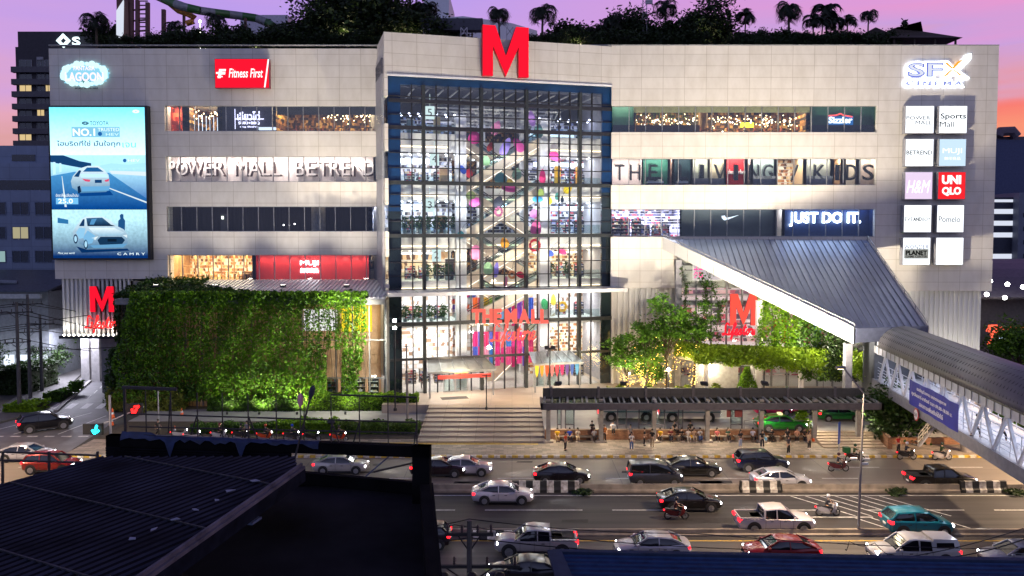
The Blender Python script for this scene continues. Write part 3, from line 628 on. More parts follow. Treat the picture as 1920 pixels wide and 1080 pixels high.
def wframe(name, u0, u1, band, n, depth=0, label=None):
 zt, zb=band; x0, x1=X(u0, RY), X(u1, RY)
 mb=MB(); gw=(x1-x0)/n
 mb.box(x0, x1, RY-.16, RY-.1, zb, zt); w=mb.build('window', pane_m, mall)
 fm=MB()
 for k in range(1, n): x=x0+k*gw; fm.box(x-.035, x+.035, RY-.24, RY-.02, zb, zt)
 fm.box(x0, x1, RY-.24, RY-.02, zb, zb+.08); fm.box(x0, x1, RY-.24, RY-.02, zt-.07, zt)
 fm.build('frame', mull, w)
for bnd, n in ((Zb[0], 14), (Zb[1], 14), (Zb[2], 14), (Zb[3], 14)): wframe('w', 311, 715, bnd, n)
for bnd in Zr: wframe('w', 1147.5, 1642, bnd, 16)
def glow_dots(name, mat, pts, r, parent=None):
 mb=MB()
 for p in pts: mb.ball(p, r, 0, 6, 4)
 return tag(mb.build(name, mat, parent or mall), kind='stuff')
rg=random.Random(11)
b=Zb[0]
room(311, 344, b, 2.2, CLUTTER('red_lattice', ['a02818', '701810', 'c84028', '8a2014', 'e07048', '581008'], .3, .5, shelf=False), (1, .7, .5), 110, side=maroon)
room(344, 410, b, 7, pal['rest'], (1, .85, .65), 110, floor=M('floor_dark', (.12, .1, .09), .3))
room(410, 512, b, 1.6, M('sign_wall_dark', (.035, .03, .05), .4, var=.3), (.6, .6, 1), 2)
room(512, 722, b, 8, pal['rest'], (1, .75, .45), 90, floor=M('floor_dark'), cl=dark_w)
x0, x1=X(350, RY), X(408, RY)
mb=MB()
for k in range(8): mb.box(x0+.3+k*.3, x0+.35+k*.3, RY+2+k*.5, RY+2.1+k*.5, b[1]+.4, b[0]-.7)
mb.build('light_column', EM('cool_tube', (.75, .85, 1), 1.8), mall)
glow_dots('pendant_lights', EM('warm_bulb', (1, .72, .4), 16), [(rg.uniform(x0, x1), RY+rg.uniform(1.5, 5), b[0]-rg.uniform(.2, 1.2)) for _ in range(26)], .07)
x0, x1=X(600, RY), X(712, RY)
glow_dots('fairy_lights', EM('warm_bulb'), [(rg.uniform(x0, x1), RY+rg.uniform(1.2, 6), b[0]-abs(rg.gauss(0, .75))) for _ in range(90)], .06)
mb=MB(); x=X(520, RY); mb.box(x, X(712, RY), RY+.3, RY+.5, b[0]-1.0, b[0]-.02); mb.build('valance', nearblack, mall)
def cafe_table(x, y, z, label, group, c1=wood):
 t=thing('cafe_table', label, 'table', (x, y, z), group)
 mb=MB(); mb.cyl((0, 0, .68), (0, 0, 1), .5, .05, 14); mb.build('table_top', c1, t, world=False)
 mb=MB(); mb.cyl((0, 0, 0), (0, 0, 1), .05, .68, 8); mb.lathe([(.28, 0), (.28, .03), (.05, .06)], n=12); mb.build('table_leg', darkmetal, t, world=False)
 return t
def cafe_chair(x, y, z, rz, label, group, m):
 t=thing('cafe_chair', label, 'chair', (x, y, z), group, rz)
 mb=MB(); mb.box(-.22, .22, -.22, .22, .42, .48); mb.build('seat', m, t, world=False, bevel=.02)
 mb=MB(); mb.slab([(-.22, .2, .5), (.22, .2, .5), (.2, .27, .95), (-.2, .27, .95)], (0, .04, 0)); mb.build('backrest', m, t, world=False)
 for i, j in ((-1, -1), (1, -1), (-1, 1), (1, 1)):
  mb=MB(); mb.bar((.19*i, .19*j, 0), (.17*i, .17*j, .42), .04); mb.build('leg', darkmetal, t, world=False)
 return t
tb=cafe_table(0, 0, 0, 'x', 'x'); chm=M('chair_red', (.3, .06, .04), .5); ch=cafe_chair(0, 0, 0, 0, 'x', 'x', chm)
tb2=cafe_table(0, 0, 0, 'x', 'x', M('wood_pale', (.62, .4, .18), .4)); ch2=cafe_chair(0, 0, 0, 0, 'x', 'x', M('wood_pale'))
proto_used=set()
ordn=['first', 'second', 'third', 'fourth', 'fifth', 'sixth', 'seventh', 'eighth', 'ninth', 'tenth']
def use(proto):
 if proto.name in proto_used: return copy_tree(proto)
 proto_used.add(proto.name); return proto
def furnish(u0, u1, z, n, tproto, cproto, place_name, group, tdesc, y=RY+1.6, step=None):
 for k in range(n):
  x=X(u0+(u1-u0)*(k+.5)/n, RY); yy=y+(k%2)*1.3
  place(use(tproto), (x, yy, z), 0, '%s, %s from left, %s'%(tdesc, ordn[k], place_name), 'tables '+group)
  for sgn in (-1, 1):
   place(use(cproto), (x+sgn*.75, yy, z), -sgn*R(90), 'chair %s the %s table from left, %s'%('left of' if sgn<0 else 'right of', ordn[k], place_name), 'chairs '+group)
furnish(522, 700, Zb[0][1], 7, tb, ch, 'top floor left wing restaurant', 'in the top floor restaurant of the left wing', 'small round dining table')
furnish(325, 465, Zb[3][1], 5, tb2, ch2, 'wood cafe above the ivy', 'in the pale wood cafe above the ivy', 'pale round cafe table')
furnish(1320, 1500, Zr[0][1], 7, tb, ch, 'top floor right wing restaurant', 'in the top floor restaurant of the right wing', 'small round dining table')
b=Zb[1]
room(311, 700, b, 1.5, white_w, (1, .86, .8), 0); room(700, 722, b, 3, dark_w, (1, .8, .6), 6)
for k in range(19):
 u=328+k*20; x=X(u, RY); lamp('downlight', 'SPOT', (x, RY+.42, b[0]+.25), 420, (1, .84, .78), mall, aim=(x, RY+1.35, b[1]), size=.03, spot=88, blend=.5)
lamp('wall_light', 'AREA', (X(505, RY), RY+.25, b[0]+.25), 620, (1, .84, .8), mall, size=25, sizey=.3, aim=(X(505, RY), RY+1.5, b[1]+1))
b=Zb[2]
room(311, 690, b, 6, M('shutter_brown', (.05, .04, .033), .6, var=.3, streak=True), (1, .8, .6), 5, floor=dark_w, cl=dark_w); room(690, 722, b, 3, pal['bright'], (.85, .85, 1), 260)
mb=MB(); xx=X(394, RY); mb.box(xx-.55, xx+.55, RY+4.8, RY+4.9, b[1], b[1]+2.3); mb.build('door', M('door_grey', (.09, .09, .1), .6), mall)
mb=MB(); mb.box(xx-.4, xx-.12, RY+4.72, RY+4.78, b[1]+1.6, b[1]+2.0); mb.build('exit_light', EM('exit_glow', (.9, .95, .8), 3), mall)
xx=X(575, RY); mb=MB(); mb.lathe([(.9, 0), (.9, 3.6)], (xx+.6, RY+3.4, b[1]), 18); mb.build('column', M('column_grey', (.3, .29, .3), .6), mall)
glow_dots('work_lights', EM('work_glow', (1, .9, .95), 10), [(X(u, RY), RY+2, P(u, v, RY+2)[2]) for u, v in ((522, 422), (533, 422), (543, 420))], .09)
b=Zb[3]
room(311, 470, b, 7, pal['warm'], (1, .8, .52), 170, floor=M('wood_floor', (.55, .33, .14), .3, var=.15), side=wood)
room(470, 690, b, 1.5, M('wall_red', (.42, .02, .02), .5, var=.06), (1, .6, .5), 0); room(690, 722, b, 6, pal['cloth'], (1, .78, .5), 70, floor=M('wood_floor'))
lamp('wall_light', 'AREA', (X(580, RY), RY+.4, b[0]+.2), 260, (1, .72, .66), mall, size=14, sizey=.3, aim=(X(580, RY), RY+1.5, b[1]+.6))
for k in range(11):
 x=X(485+k*19.5, RY); lamp('downlight', 'SPOT', (x, RY+.8, b[0]+.2), 300, (1, .75, .65), mall, aim=(x, RY+1.45, b[1]), size=.03, spot=85, blend=.5)
mb=MB()
for k in range(6): x=X(318+k*25, RY); mb.box(x, x+.12, RY+3.2, RY+3.4, b[1], b[0]); mb.box(x, x+1.2, RY+3.2, RY+3.5, b[1]+1.6, b[1]+1.7)
mb.box(X(440, RY), X(466, RY), RY+2, RY+3, b[1], b[1]+1); mb.build('cafe_counter', wood, mall)
b=Zr[0]
green_w=M('wall_green', (.035, .10, .065), .5, var=.15)
room(1147.5, 1190, b, 1.2, green_w, (.9, 1, .8), 34); room(1190, 1517, b, 8, pal['rest'], (1, .78, .5), 140, floor=M('floor_dark'), cl=dark_w); room(1517, 1642, b, 1.4, M('wall_green_dark', (.015, .06, .035), .4, var=.2), (.8, 1, .9), 5)
mb=MB(); mb.box(X(1188, RY), X(1517, RY), RY+.2, RY+.3, b[0]-.75, b[0]); mb.build('valance', M('valance_olive', (.28, .26, .12), .6), mall)
mb=MB(); mb.box(X(1192, RY), X(1312, RY), RY+.3, RY+.6, b[1], b[1]+1.0); mb.build('parapet_bench', M('bench_brown', (.12, .06, .03), .5), mall)
mb=MB(); mb.box(X(1147.5, RY), X(1190, RY), RY+.3, RY+.4, b[1], b[1]+1.0); mb.box(X(1517, RY), X(1641, RY), RY+.3, RY+.4, b[1], b[1]+1.0); mb.build('parapet_dark', M('parapet_navy', (.012, .018, .03), .4), mall)
x0, x1=X(1192, RY), X(1512, RY)
glow_dots('pendant_lights', EM('warm_bulb2', (1, .74, .42), 9), [(rg.uniform(x0, x1), RY+rg.uniform(1.2, 6), b[0]-.8-abs(rg.gauss(0, .7))) for _ in range(150)], .068)
glow_dots('white_lights', EM('white_bulb', (1, .92, .85), 9), [(rg.uniform(x0, x1), RY+rg.uniform(3, 7), b[0]-1.0-abs(rg.gauss(0, .5))) for _ in range(30)], .09)
mb=MB(); mb.box(X(1404, RY), X(1430, RY), RY+4, RY+4.1, b[0]-2.1, b[0]-1.5); mb.build('neon_strip', EM('neon_yellow', (.95, .85, .05), 3), mall)
mb=MB(); mb.lathe([(.55, 0), (.55, 3.4)], (X(1325, RY), RY+2.2, b[1]), 16); mb.build('column', wood, mall)
lf=LEAF('hanging_leaf', '203c14', '4c7c2c'); rng=np.random.default_rng(5)
for k in range(3):
 pass
pts=[]
for k in range(22):
 x=X(1195+k*5.4, RY)
 for q in range(26): pts.append((x+rg.uniform(-.06, .06), RY+.9, b[0]-.7-q*.08))
me=leaf_mesh('hanging_vines', pts, .11, lf, rng); link('hanging_vines', me, mall)
b=Zr[1]
panels=[(1148, 1206, 'd8c4c0', 3, 60), (1206, 1256, '2c6a58', 1.5, 30), (1256, 1264, 'e8c8b8', 3, 60), (1264, 1299, '123038', 1.5, 20), (1299, 1331, 'b4b4a4', 1.3, 30), (1331, 1362, 'c4b498', 1.3, 40), (1362, 1402, 'b00c14', 1.3, 40), (1402, 1412, 'e8d0c8', 3, 60), (1412, 1457, '98a4a0', 1.3, 30), (1457, 1512, 'd8b890', 5, 50), (1512, 1564, 'aaa89a', 1.3, 28), (1564, 1586, 'd8b48c', 4, 60), (1586, 1614, 'e0ccb4', 1.8, 45), (1614, 1641, 'c8b0a0', 1.6, 40)]
for i, (a, c_, col, dp, pw) in enumerate(panels):
 room(a, c_, b, dp, pal['warm'] if dp>3.5 else M('backdrop_'+col, col, .6, var=.08), (1, .93, .86), pw*1.8, floor=M('floor_slate', (.14, .14, .16), .4), side=M('backdrop_'+col, col, .6, var=.08))
mb=MB(); mb.box(X(1300, RY), X(1360, RY), RY+.4, RY+.45, b[1], b[1]+.9); mb.box(X(1412, RY), X(1456, RY), RY+.4, RY+.45, b[1], b[1]+1.2); mb.box(X(1513, RY), X(1563, RY), RY+.4, RY+.45, b[1], b[1]+1.2); mb.build('frosted_band', M('frosted_grey', (.2, .2, .22), .5), mall)
def bed(u0, u1, label, y=RY+.7):
 x0, x1=X(u0, RY), X(u1, RY); t=thing('display_bed', label, 'bed', ((x0+x1)/2, y, b[1]+.02)); w=(x1-x0)/2
 mb=MB(); mb.box(-w, w, -.3, .3, .25, .55); mb.build('mattress', M('linen', (.65, .68, .66), .8), t, world=False, bevel=.06)
 mb=MB(); mb.box(-w, w, .32, .4, 0, 1.1); mb.build('headboard', darkmetal, t, world=False)
 mb=MB(); mb.box(-w*.8, -w*.1, -.1, .25, .55, .75); mb.box(w*.1, w*.8, -.1, .25, .55, .75); mb.build('pillows', M('linen'), t, world=False, bevel=.07)
 mb=MB(); mb.box(-w, w, -.28, .28, .02, .25); mb.build('bed_base', darkmetal, t, world=False)
bed(1215, 1246, 'display bed with headboard before the green showroom backdrop'); bed(1270, 1292, 'small display bed before the dark blue showroom backdrop')
b=Zr[2]
room(1147.5, 1278, b, 5, pal['sport'], (.88, .86, 1), 260, floor=M('floor_pale', (.55, .5, .55), .3)); room(1278, 1457, b, 1.0, M('wall_slate', (.045, .055, .06), .55, var=.3, scale=.7), (.9, .95, 1), 14)
room(1457, 1473, b, 3, white_w, (.9, .92, 1), 60); room(1473, 1640, b, 1.2, M('wall_navy', (.012, .03, .10), .4, var=.2), (.35, .5, 1), 16)
def shelf(x, y, z, w, h, label, group, mat):
 t=thing('display_shelf', label, 'shelf', (x, y, z), group)
 mb=MB(); mb.box(-w/2, w/2, .18, .22, 0, h); mb.box(-w/2, -w/2+.04, -.2, .2, 0, h); mb.box(w/2-.04, w/2, -.2, .2, 0, h); mb.build('frame', darkmetal, t, world=False)
 mb=MB()
 for k in range(5): mb.box(-w/2+.04, w/2-.04, -.2, .18, .1+k*h/5, .14+k*h/5)
 mb.build('shelf_boards', whitep, t, world=False)
 mb=MB(); r2=random.Random(int(x*7))
 for k in range(5):
  q=-w/2+.1
  while q<w/2-.25:
   ww=r2.uniform(.16, .3); mb.box(q, q+ww*.85, -.15, .1, .145+k*h/5, .145+k*h/5+r2.uniform(.12, .3), r2.randrange(5)); q+=ww
 mb.build('goods', mat, t, world=False); return t
gm=[M('goods_a', (.7, .7, .75), .5), M('goods_b', (.05, .05, .09), .5), M('goods_c', (.5, .08, .1), .5), M('goods_d', (.12, .16, .4), .5), M('goods_e', (.55, .45, .3), .5)]
for k in range(6): shelf(X(1158+k*19, RY), RY+1.0+(k%2)*.9, b[1]+.02, 1.15, 2.3 if k<3 else 1.5, '%s shoe display shelf from the left in the third floor sports shop'%['first', 'second', 'third', 'fourth', 'fifth', 'sixth'][k], 'shoe shelves in the sports shop window', gm)
k=0
floorn=['fifth', 'fourth', 'third', 'second', 'first', 'ground']
for i in (1, 2, 3, 4, 5):
 for j in range(3):
  for sd, (p, q) in (('left', (sl0+1, sl1-1.3)), ('right', (sr0+.8, sr1-1.5))):
   s=p+(q-p)*(j+.5)/3; c=A(s, 6.8+(j%2)*.8, bots[i])
   t=shelf(c[0], c[1], c[2], 1.3, 1.7, '%s goods shelf from the left on the %s floor, %s side of the atrium'%(ordn[j], floorn[i], sd), 'goods shelves on the atrium floors', gm); t.rotation_euler=(0, 0, math.atan2(e.y, e.x))
rng=np.random.default_rng(8)
plm=LEAF('indoor_leaf', '12240c', '38602a'); potm=M('pot_white', (.6, .6, .58), .5)
pts=rng.normal(size=(150, 3))*np.array([.28, .28, .38])+np.array([0, 0, 1.25])
plme=leaf_mesh('foliage', pts, .2, plm, rng)
def potted(loc, label, group):
 t=thing('potted_plant', label, 'plant', loc, group)
 mb=MB(); mb.lathe([(.2, 0), (.3, .5), (.27, .5), (.22, .45)], n=12); mb.build('pot', potm, t, world=False, smooth=40)
 mb=MB(); mb.tube([(0, 0, .4), (.03, 0, .9), (0, .02, 1.4)], .03, 5); mb.build('stem', wood, t, world=False); link('foliage', plme, t, world=False)
 return t
for j in range(7): potted(A(sl0+.9+j*1.0, DB+.7, ZL[2][0]), '%s potted plant from the left behind the third floor balustrade'%ordn[j], 'plants on the atrium balconies')
for j in range(3): potted(A(sl0+3.6+j*1.3, DB+.7, ZL[3][0]), '%s potted plant from the left on the second floor balcony'%ordn[j], 'plants on the atrium balconies')
for j in range(4): potted(A(sl0+.9+j*1.6, DB+.7, ZL[4][0]), '%s potted plant from the left on the first floor balcony'%ordn[j], 'plants on the atrium balconies')
for j in range(2): potted(A(sr0+1.6+j*2.3, DB+.7, ZL[3][0]), '%s potted plant on the second floor balcony right of the escalators'%ordn[j], 'plants on the atrium balconies')
for u, v0, v1, i, c, lab in ((1038, 0, 0, 3, 'c89c74', ''), ): pass
def kiosk(s, d, z, w, h, c, label):
 t=thing('display_kiosk', label, 'kiosk', A(s, d, z), rz=math.atan2(e.y, e.x))
 mb=MB(); mb.box(-w/2, w/2, -.3, .3, 0, h); mb.build('cabinet', M('kiosk_'+c, c, .5, var=.08), t, world=False, bevel=.03)
 mb=MB(); mb.box(-w/2-.05, w/2+.05, -.35, .35, h, h+.08); mb.build('top', whitep, t, world=False)
kiosk(As(833, 4.5), 4.5, ZL[1][0], 1.1, 2.1, 'b48c68', 'tan kiosk on the fourth floor balcony left of the escalators')
kiosk(As(826, 4.5), 4.5, ZL[2][0], 1.1, 2.2, 'a88058', 'brown kiosk on the third floor balcony left of the escalators')
kiosk(As(842, 5), 5, ZL[3][0], 1.0, 2.6, '4a4248', 'dark info kiosk on the second floor balcony')
kiosk(As(1045, 5), 5, ZL[1][0], .7, 2.6, 'e8b020', 'yellow kiosk on the fourth floor right of the escalators')
kiosk(As(1085, 5), 5, ZL[1][0], .7, 2.6, 'e89a18', 'amber stand on the fourth floor at the right edge of the atrium')
kiosk(As(770, 5), 5, ZL[0][0], .8, 1.8, '7a9090', 'grey green stand on the fifth floor balcony')
kiosk(As(820, 5), 5, ZL[0][0], .8, 2.2, 'c0a878', 'sand coloured stand on the fifth floor balcony')
for a_, b_, z_ in ((12.35, X(1278), Z(540)), (X(1690), X(1852), Z(546))): mb=MB(); mb.box(a_, b_, FY+.9, FY+1.3, 1.2, z_); mb.build('lower_wall', rib, mall)
def ribs(name, x0, x1, z0, z1, y, sp, mat, dp=.32):
 mb=MB(); x=x0
 while x<x1: mb.box(x, x+sp*.45, y, y+dp, z0, z1); x+=sp
 return mb.build(name, mat, mall)
ribs('wall_ribs', 12.6, X(1272), 1.2, Z(541), FY+.55, .72, rib)
ribs('wall_ribs', X(1690), X(1850), 1.2, Z(547), FY+.76, .62, rib, .14)
mb=MB(); mb.box(X(106), X(240), FY+.6, 112, Z(632), Z(522)); mb.build('corner_overhang', M('overhang_metal', (.5, .5, .52), .5, var=.1), mall)
ribs('overhang_ribs', X(108), X(238), Z(630), Z(523), FY+.3, .55, rib)
mb=MB(); mb.box(X(106), X(238), FY-.5, FY+.2, Z(634), Z(629)); mb.build('light_trough', darkmetal, mall)
mb=MB()
for k in range(14): x=X(112)+k*.62; mb.box(x, x+.16, FY-.3, FY-.1, Z(629)+.01, Z(628)+.08)
mb.build('trough_light', EM('trough_glow', (1, .95, .8), 22), mall)
for k in range(5): lamp('wash_light', 'SPOT', (X(116)+k*1.9, FY-.35, Z(629)+.25), 260, (1, .95, .85), mall, aim=(X(116)+k*1.9, FY+.45, Z(575)), size=.1, spot=130, blend=.8)
lamp('street_ceiling_light', 'AREA', (-60, 108, 6.9), 4200, (.85, .85, 1), mall, size=6)
for k in range(4):
 lamp('wash_light', 'SPOT', (X(1716)+k*2.6, FY-2.2, 1.6), 900, (1, .93, .8), mall, aim=(X(1716)+k*2.6, FY+.9, 10), size=.1, spot=120, blend=.8)
for x, y in ((-58.6, 108), (-59.6, 112.5), (-57.2, 108), (-62.5, 121)): mb=MB(); mb.box(x, x+1.1, y, y+1.1, 0, Z(632)+.1); mb.build('overhang_column', M('column_concrete', (.42, .4, .4), .6), mall)
mb=MB(); mb.box(-52, -14.6, FY+.6, 117, 0, Z(527)); mb.build('lower_body', M('lower_body_grey', (.2, .19, .19), .7), mall)
# ================================================================ SIGNS
red_e=EM('red_sign_face', (1, .008, .03), 1.15)
red_e2=EM('red_letter_glow', (1, .03, .03), 1.6)
red_s=M('red_sign_side', (.45, .005, .015), .4, var=.05)
white_e=EM('white_sign_glow', (.9, .95, 1), 2.2)
white_hot=EM('white_halo', (.80, .88, 1), 2.0)
ink=M('sign_ink', (.012, .012, .02), .5, var=0)
def m_outline(x0, x1, z0, z1, st, vtop, y):
 w=x1-x0; c=(x0+x1)/2
 return [(x0, y, z0), (x0+st, y, z0), (x0+st, y, z0+(z1-z0)*.60), (c, y, z0+(z1-z0)*.0), (x1-st, y, z0+(z1-z0)*.60), (x1-st, y, z0), (x1, y, z0), (x1, y, z1), (x1-st*1.25, y, z1), (c, y, z0+(z1-z0)*.40), (x0+st*1.25, y, z1), (x0, y, z1)]
def em_sign(u0, u1, v0, v1, Y, label, depth=.6, face=None, rz=0, dy=0):
 x0, x1=P(u0, v1, Y)[0], P(u1, v1, Y)[0]; z0, z1=P(u0, v1, Y)[2], P(u0, v0, Y)[2]; c=(x0+x1)/2
 t=thing('letter_sign', label, 'sign', (c, Y, z0), rz=rz); w=(x1-x0)/2
 ps=m_outline(-w, w, 0, z1-z0, w*.44, 0, 0)
 mb=MB(); mb.slab(ps, (0, depth, 0)); mb.build('letter_side', red_s, t, world=False)
 mb=MB(); ps2=[(a, -.02, b) for a, _, b in ps]; mb.poly(ps2); mb.build('letter_face', face or red_e, t, world=False)
 return t, x0, x1, z0, z1
sM=As(948, -.9); rzM=math.atan2(e.y, e.x)
yM=A(sM, -.9, 0)[1]
t, *_=em_sign(904, 993, 49, 143, yM, 'giant red letter M standing on the roof edge above the atrium', .7, rz=rzM)
mb=MB()
for q in (-2.0, 2.0): mb.bar((q, .7, .8), (q, 1.6, .8), .14); mb.bar((q, .7, 2.8), (q, 1.6, 2.8), .14)
mb.build('bracket', darkmetal, t, world=False)
SC={'L': [[(.55, .8), (.35, 1.0), (.22, .8), (.25, .3), (.15, 0), (.0, .05), (.25, .08), (.6, -.02)]], 'i': [[(0, .35), (.08, .5), (.05, .1), (.16, 0), (.28, .2)], [(.12, .72), (.14, .76)]], 'f': [[(0, .2), (.25, .6), (.3, .95), (.2, 1.0), (.15, .6), (.1, -.25), (.02, -.35), (.05, -.1), (.3, .1)]], 'e': [[(0, .15), (.22, .3), (.2, .5), (.06, .4), (.06, .1), (.2, 0), (.36, .2)]], 's': [[(0, .1), (.2, .52), (.22, .3), (.2, .02), (.02, .03), (.2, .02), (.38, .2)]], 't': [[(.05, .3), (.2, .9), (.12, .2), (.2, 0), (.34, .2)], [(0, .6), (.34, .64)]], 'o': [[(.2, .5), (.04, .3), (.12, 0), (.28, .2), (.2, .5), (.4, .42)]], 'r': [[(0, .35), (.1, .55), (.12, .42), (.26, .45), (.2, .1), (.28, 0), (.4, .2)]]}
AD={'L': .55, 'i': .26, 'f': .3, 'e': .34, 's': .36, 't': .32, 'o': .36, 'r': .36}
def script_word(word, u0, u1, v0, v1, Y, mat, label, r=.13, rz=0):
 x0, x1=P(u0, v1, Y)[0], P(u1, v1, Y)[0]; z0, z1=P(u0, v1, Y)[2], P(u0, v0, Y)[2]
 tot=sum(AD[c] for c in word); k=(x1-x0)/tot; h=(z1-z0)/1.3; mb=MB(); q=0
 for c in word:
  for st in SC[c]:
   pts=[Vector(((q+a+b*.12)*k-(x1-x0)/2, 0, (b+.3)*h)) for a, b in st]; sm=[]
   for i in range(len(pts)-1):
    p0, p1, p2, p3=pts[max(i-1, 0)], pts[i], pts[i+1], pts[min(i+2, len(pts)-1)]
    for s_ in range(3):
     f=s_/3; sm.append(.5*((2*p1)+(p2-p0)*f+(2*p0-5*p1+4*p2-p3)*f*f+(3*p1-p0-3*p2+p3)*f**3))
   sm.append(pts[-1]); mb.tube(sm, r, 5)
  q+=AD[c]
 o=mb.build('script_sign', mat, None, 60); o.location=((x0+x1)/2, Y, z0); o.rotation_euler=(0, 0, rz)
 return tag(o, label, 'sign')
em_sign(169, 214, 537, 585, FY-.15, 'red letter M on the ribbed corner overhang left of the ivy', .4)
script_word('Lifestore', 158, 228, 592, 622, FY-.1, red_e2, 'red handwritten word sign on the ribbed overhang under the corner letter', .085)
scr=thing('led_billboard', 'tall bright blue advertising screen with two cars on the left corner of the mall', 'billboard', (X(186), FY, Z(486)))
SY=FY-.9
def sx(u, v=340): return P(u, v, SY)[0]
def szz(v): return P(186, v, SY)[2]
mb=MB(); mb.box(sx(93), sx(279), SY, FY-.02, szz(487), szz(198)); mb.build('cabinet', M('screen_black', (.012, .012, .016), .5), scr)
_ly=[0]
def sheet_s(name, ps, mat, lift):
 mb=MB(); y=SY-.006-lift*.004; mb.poly([(sx(u), y, szz(v)) for u, v in ps]); return mb.build(name, mat, scr)
def grad_em(name, ctop, cbot, z0, z1, s, noise=0.):
 m=bpy.data.materials.new(name); n, l=nodes_of(m); n.remove(n['Principled BSDF']); em=n.new('ShaderNodeEmission'); em.inputs[1].default_value=s
 t=n.new('ShaderNodeTexCoord'); q=n.new('ShaderNodeSeparateXYZ'); l.new(t.outputs['Object'], q.inputs[0])
 mr=n.new('ShaderNodeMapRange'); l.new(q.outputs['Z'], mr.inputs[0]); mr.inputs[1].default_value=z0; mr.inputs[2].default_value=z1
 r=n.new('ShaderNodeValToRGB'); l.new(mr.outputs[0], r.inputs[0]); ramp(r, [(0, lin(cbot)), (1, lin(ctop))])
 out=r.outputs[0]
 if noise:
  k=n.new('ShaderNodeTexNoise'); k.inputs['Scale'].default_value=3; k.inputs['Detail'].default_value=8; l.new(t.outputs['Object'], k.inputs['Vector'])
  kr=n.new('ShaderNodeValToRGB'); l.new(k.outputs['Fac'], kr.inputs[0]); ramp(kr, [(.3, (1-noise, )*3), (.7, (1, 1, 1))])
  x=n.new('ShaderNodeMixRGB'); x.blend_type='MULTIPLY'; x.inputs[0].default_value=1; l.new(out, x.inputs[1]); l.new(kr.outputs[0], x.inputs[2]); out=x.outputs[0]
 l.new(out, em.inputs[0]); l.new(em.outputs[0], n['Material Output'].inputs[0]); return m
za, zb_=szz(290), szz(201)
def SE(c, s=1.35): return EM('screen_'+c, c, s)
sheet_s('screen_sky', [(96, 291), (274, 291), (274, 201), (96, 201)], grad_em('ad_sky', '6fdcf6', 'd0f6ff', szz(291), szz(201), 1.7, .12), 0)
sheet_s('screen_scene', [(96, 392), (274, 392), (274, 291), (96, 291)], grad_em('ad_scene', 'aee6fb', '0650a4', szz(380), szz(310), 1.35, .1), 0)
sheet_s('screen_floor', [(96, 484), (274, 484), (274, 393), (96, 393)], grad_em('ad_floor', 'bdeefc', '052f6c', szz(480), szz(412), 1.35, .25), 0)
sheet_s('picture_road', [(96, 392), (274, 392), (274, 372), (205, 324), (140, 322), (96, 330)], grad_em('ad_road', '4c9cd8', '064a98', szz(390), szz(324), 1.1, .15), 1)
sheet_s('picture_overpass', [(96, 291), (120, 291), (150, 302), (172, 306), (172, 318), (138, 312), (96, 304)], SE('123a66'), 1)
sheet_s('picture_rail', [(205, 320), (274, 322), (274, 330), (210, 326)], SE('e6f8ff', 1.), 2)
sheet_s('picture_lane', [(120, 388), (124, 388), (117, 330), (116, 330)], SE('e6f8ff'), 2)
sheet_s('picture_lane', [(205, 352), (274, 378), (274, 381), (205, 354)], SE('e6f8ff'), 2)
sheet_s('picture_car', [(135, 352), (133, 340), (137, 330), (150, 316), (165, 311), (186, 311), (196, 318), (204, 328), (206, 345), (204, 356), (198, 360), (150, 362)], grad_em('ad_car_rear', 'd6eef8', '4f86ae', szz(361), szz(318), 1.2, .12), 3)
sheet_s('picture_car_window', [(156, 322), (164, 314), (184, 314), (195, 322)], SE('1a568c'), 4)
sheet_s('picture_car_window', [(139, 331), (149, 319), (153, 320), (148, 332)], SE('0e3a68'), 4)
sheet_s('picture_tail_lamp', [(154, 335), (170, 337), (168, 341), (160, 340)], SE('c84a6a'), 4); sheet_s('picture_tail_lamp', [(196, 338), (205, 335), (204, 340), (198, 341)], SE('c84a6a'), 4)
sheet_s('picture_plate', [(178, 337), (191, 337), (191, 343), (178, 343)], SE('0e3a68'), 4); sheet_s('picture_wheel', [(145, 350), (150, 348), (152, 360), (146, 363)], SE('0a2444'), 4); sheet_s('picture_bumper', [(152, 350), (206, 349), (204, 357), (154, 359)], SE('5e9cc8'), 4)
sheet_s('picture_car', [(134, 448), (134, 434), (140, 425), (152, 410), (160, 406), (190, 406), (204, 412), (214, 422), (230, 430), (237, 440), (237, 456), (228, 463), (172, 464), (160, 466), (150, 458)], grad_em('ad_car_front', 'd2ecf8', '4a7ca4', szz(464), szz(412), 1.2, .14), 3)
sheet_s('picture_windscreen', [(162, 424), (160, 409), (190, 408), (206, 421), (215, 424)], grad_em('ad_glass', '3c6e9a', '0c2a4a', szz(424), szz(409), 1., .3), 4)
sheet_s('picture_car_window', [(146, 424), (154, 411), (157, 411), (156, 424)], SE('12345a'), 4)
sheet_s('picture_grille', [(180, 450), (186, 444), (226, 444), (232, 450), (226, 458), (184, 459)], SE('12304e'), 4); sheet_s('picture_plate', [(199, 448), (216, 448), (216, 453), (199, 453)], SE('0a1a2c'), 5)
sheet_s('picture_head_lamp', [(168, 446), (182, 443), (176, 450)], SE('e6f8ff'), 4); sheet_s('picture_head_lamp', [(228, 441), (236, 440), (236, 446)], SE('e6f8ff'), 4)
sheet_s('picture_bonnet', [(164, 427), (212, 427), (230, 436), (222, 441), (186, 442), (172, 436)], grad_em('ad_bonnet', 'e4f6fc', '8cb8d4', szz(442), szz(427), 1.2, .1), 4)
for (u, v) in ((158, 458), (139, 448)): sheet_s('picture_wheel', [(u+4.2*math.cos(q*.63), v+9*math.sin(q*.63)) for q in range(10)], SE('0a2444'), 4); sheet_s('picture_wheel', [(u+2.6*math.cos(q*.63), v+6*math.sin(q*.63)) for q in range(10)], SE('9cc8e0'), 5)
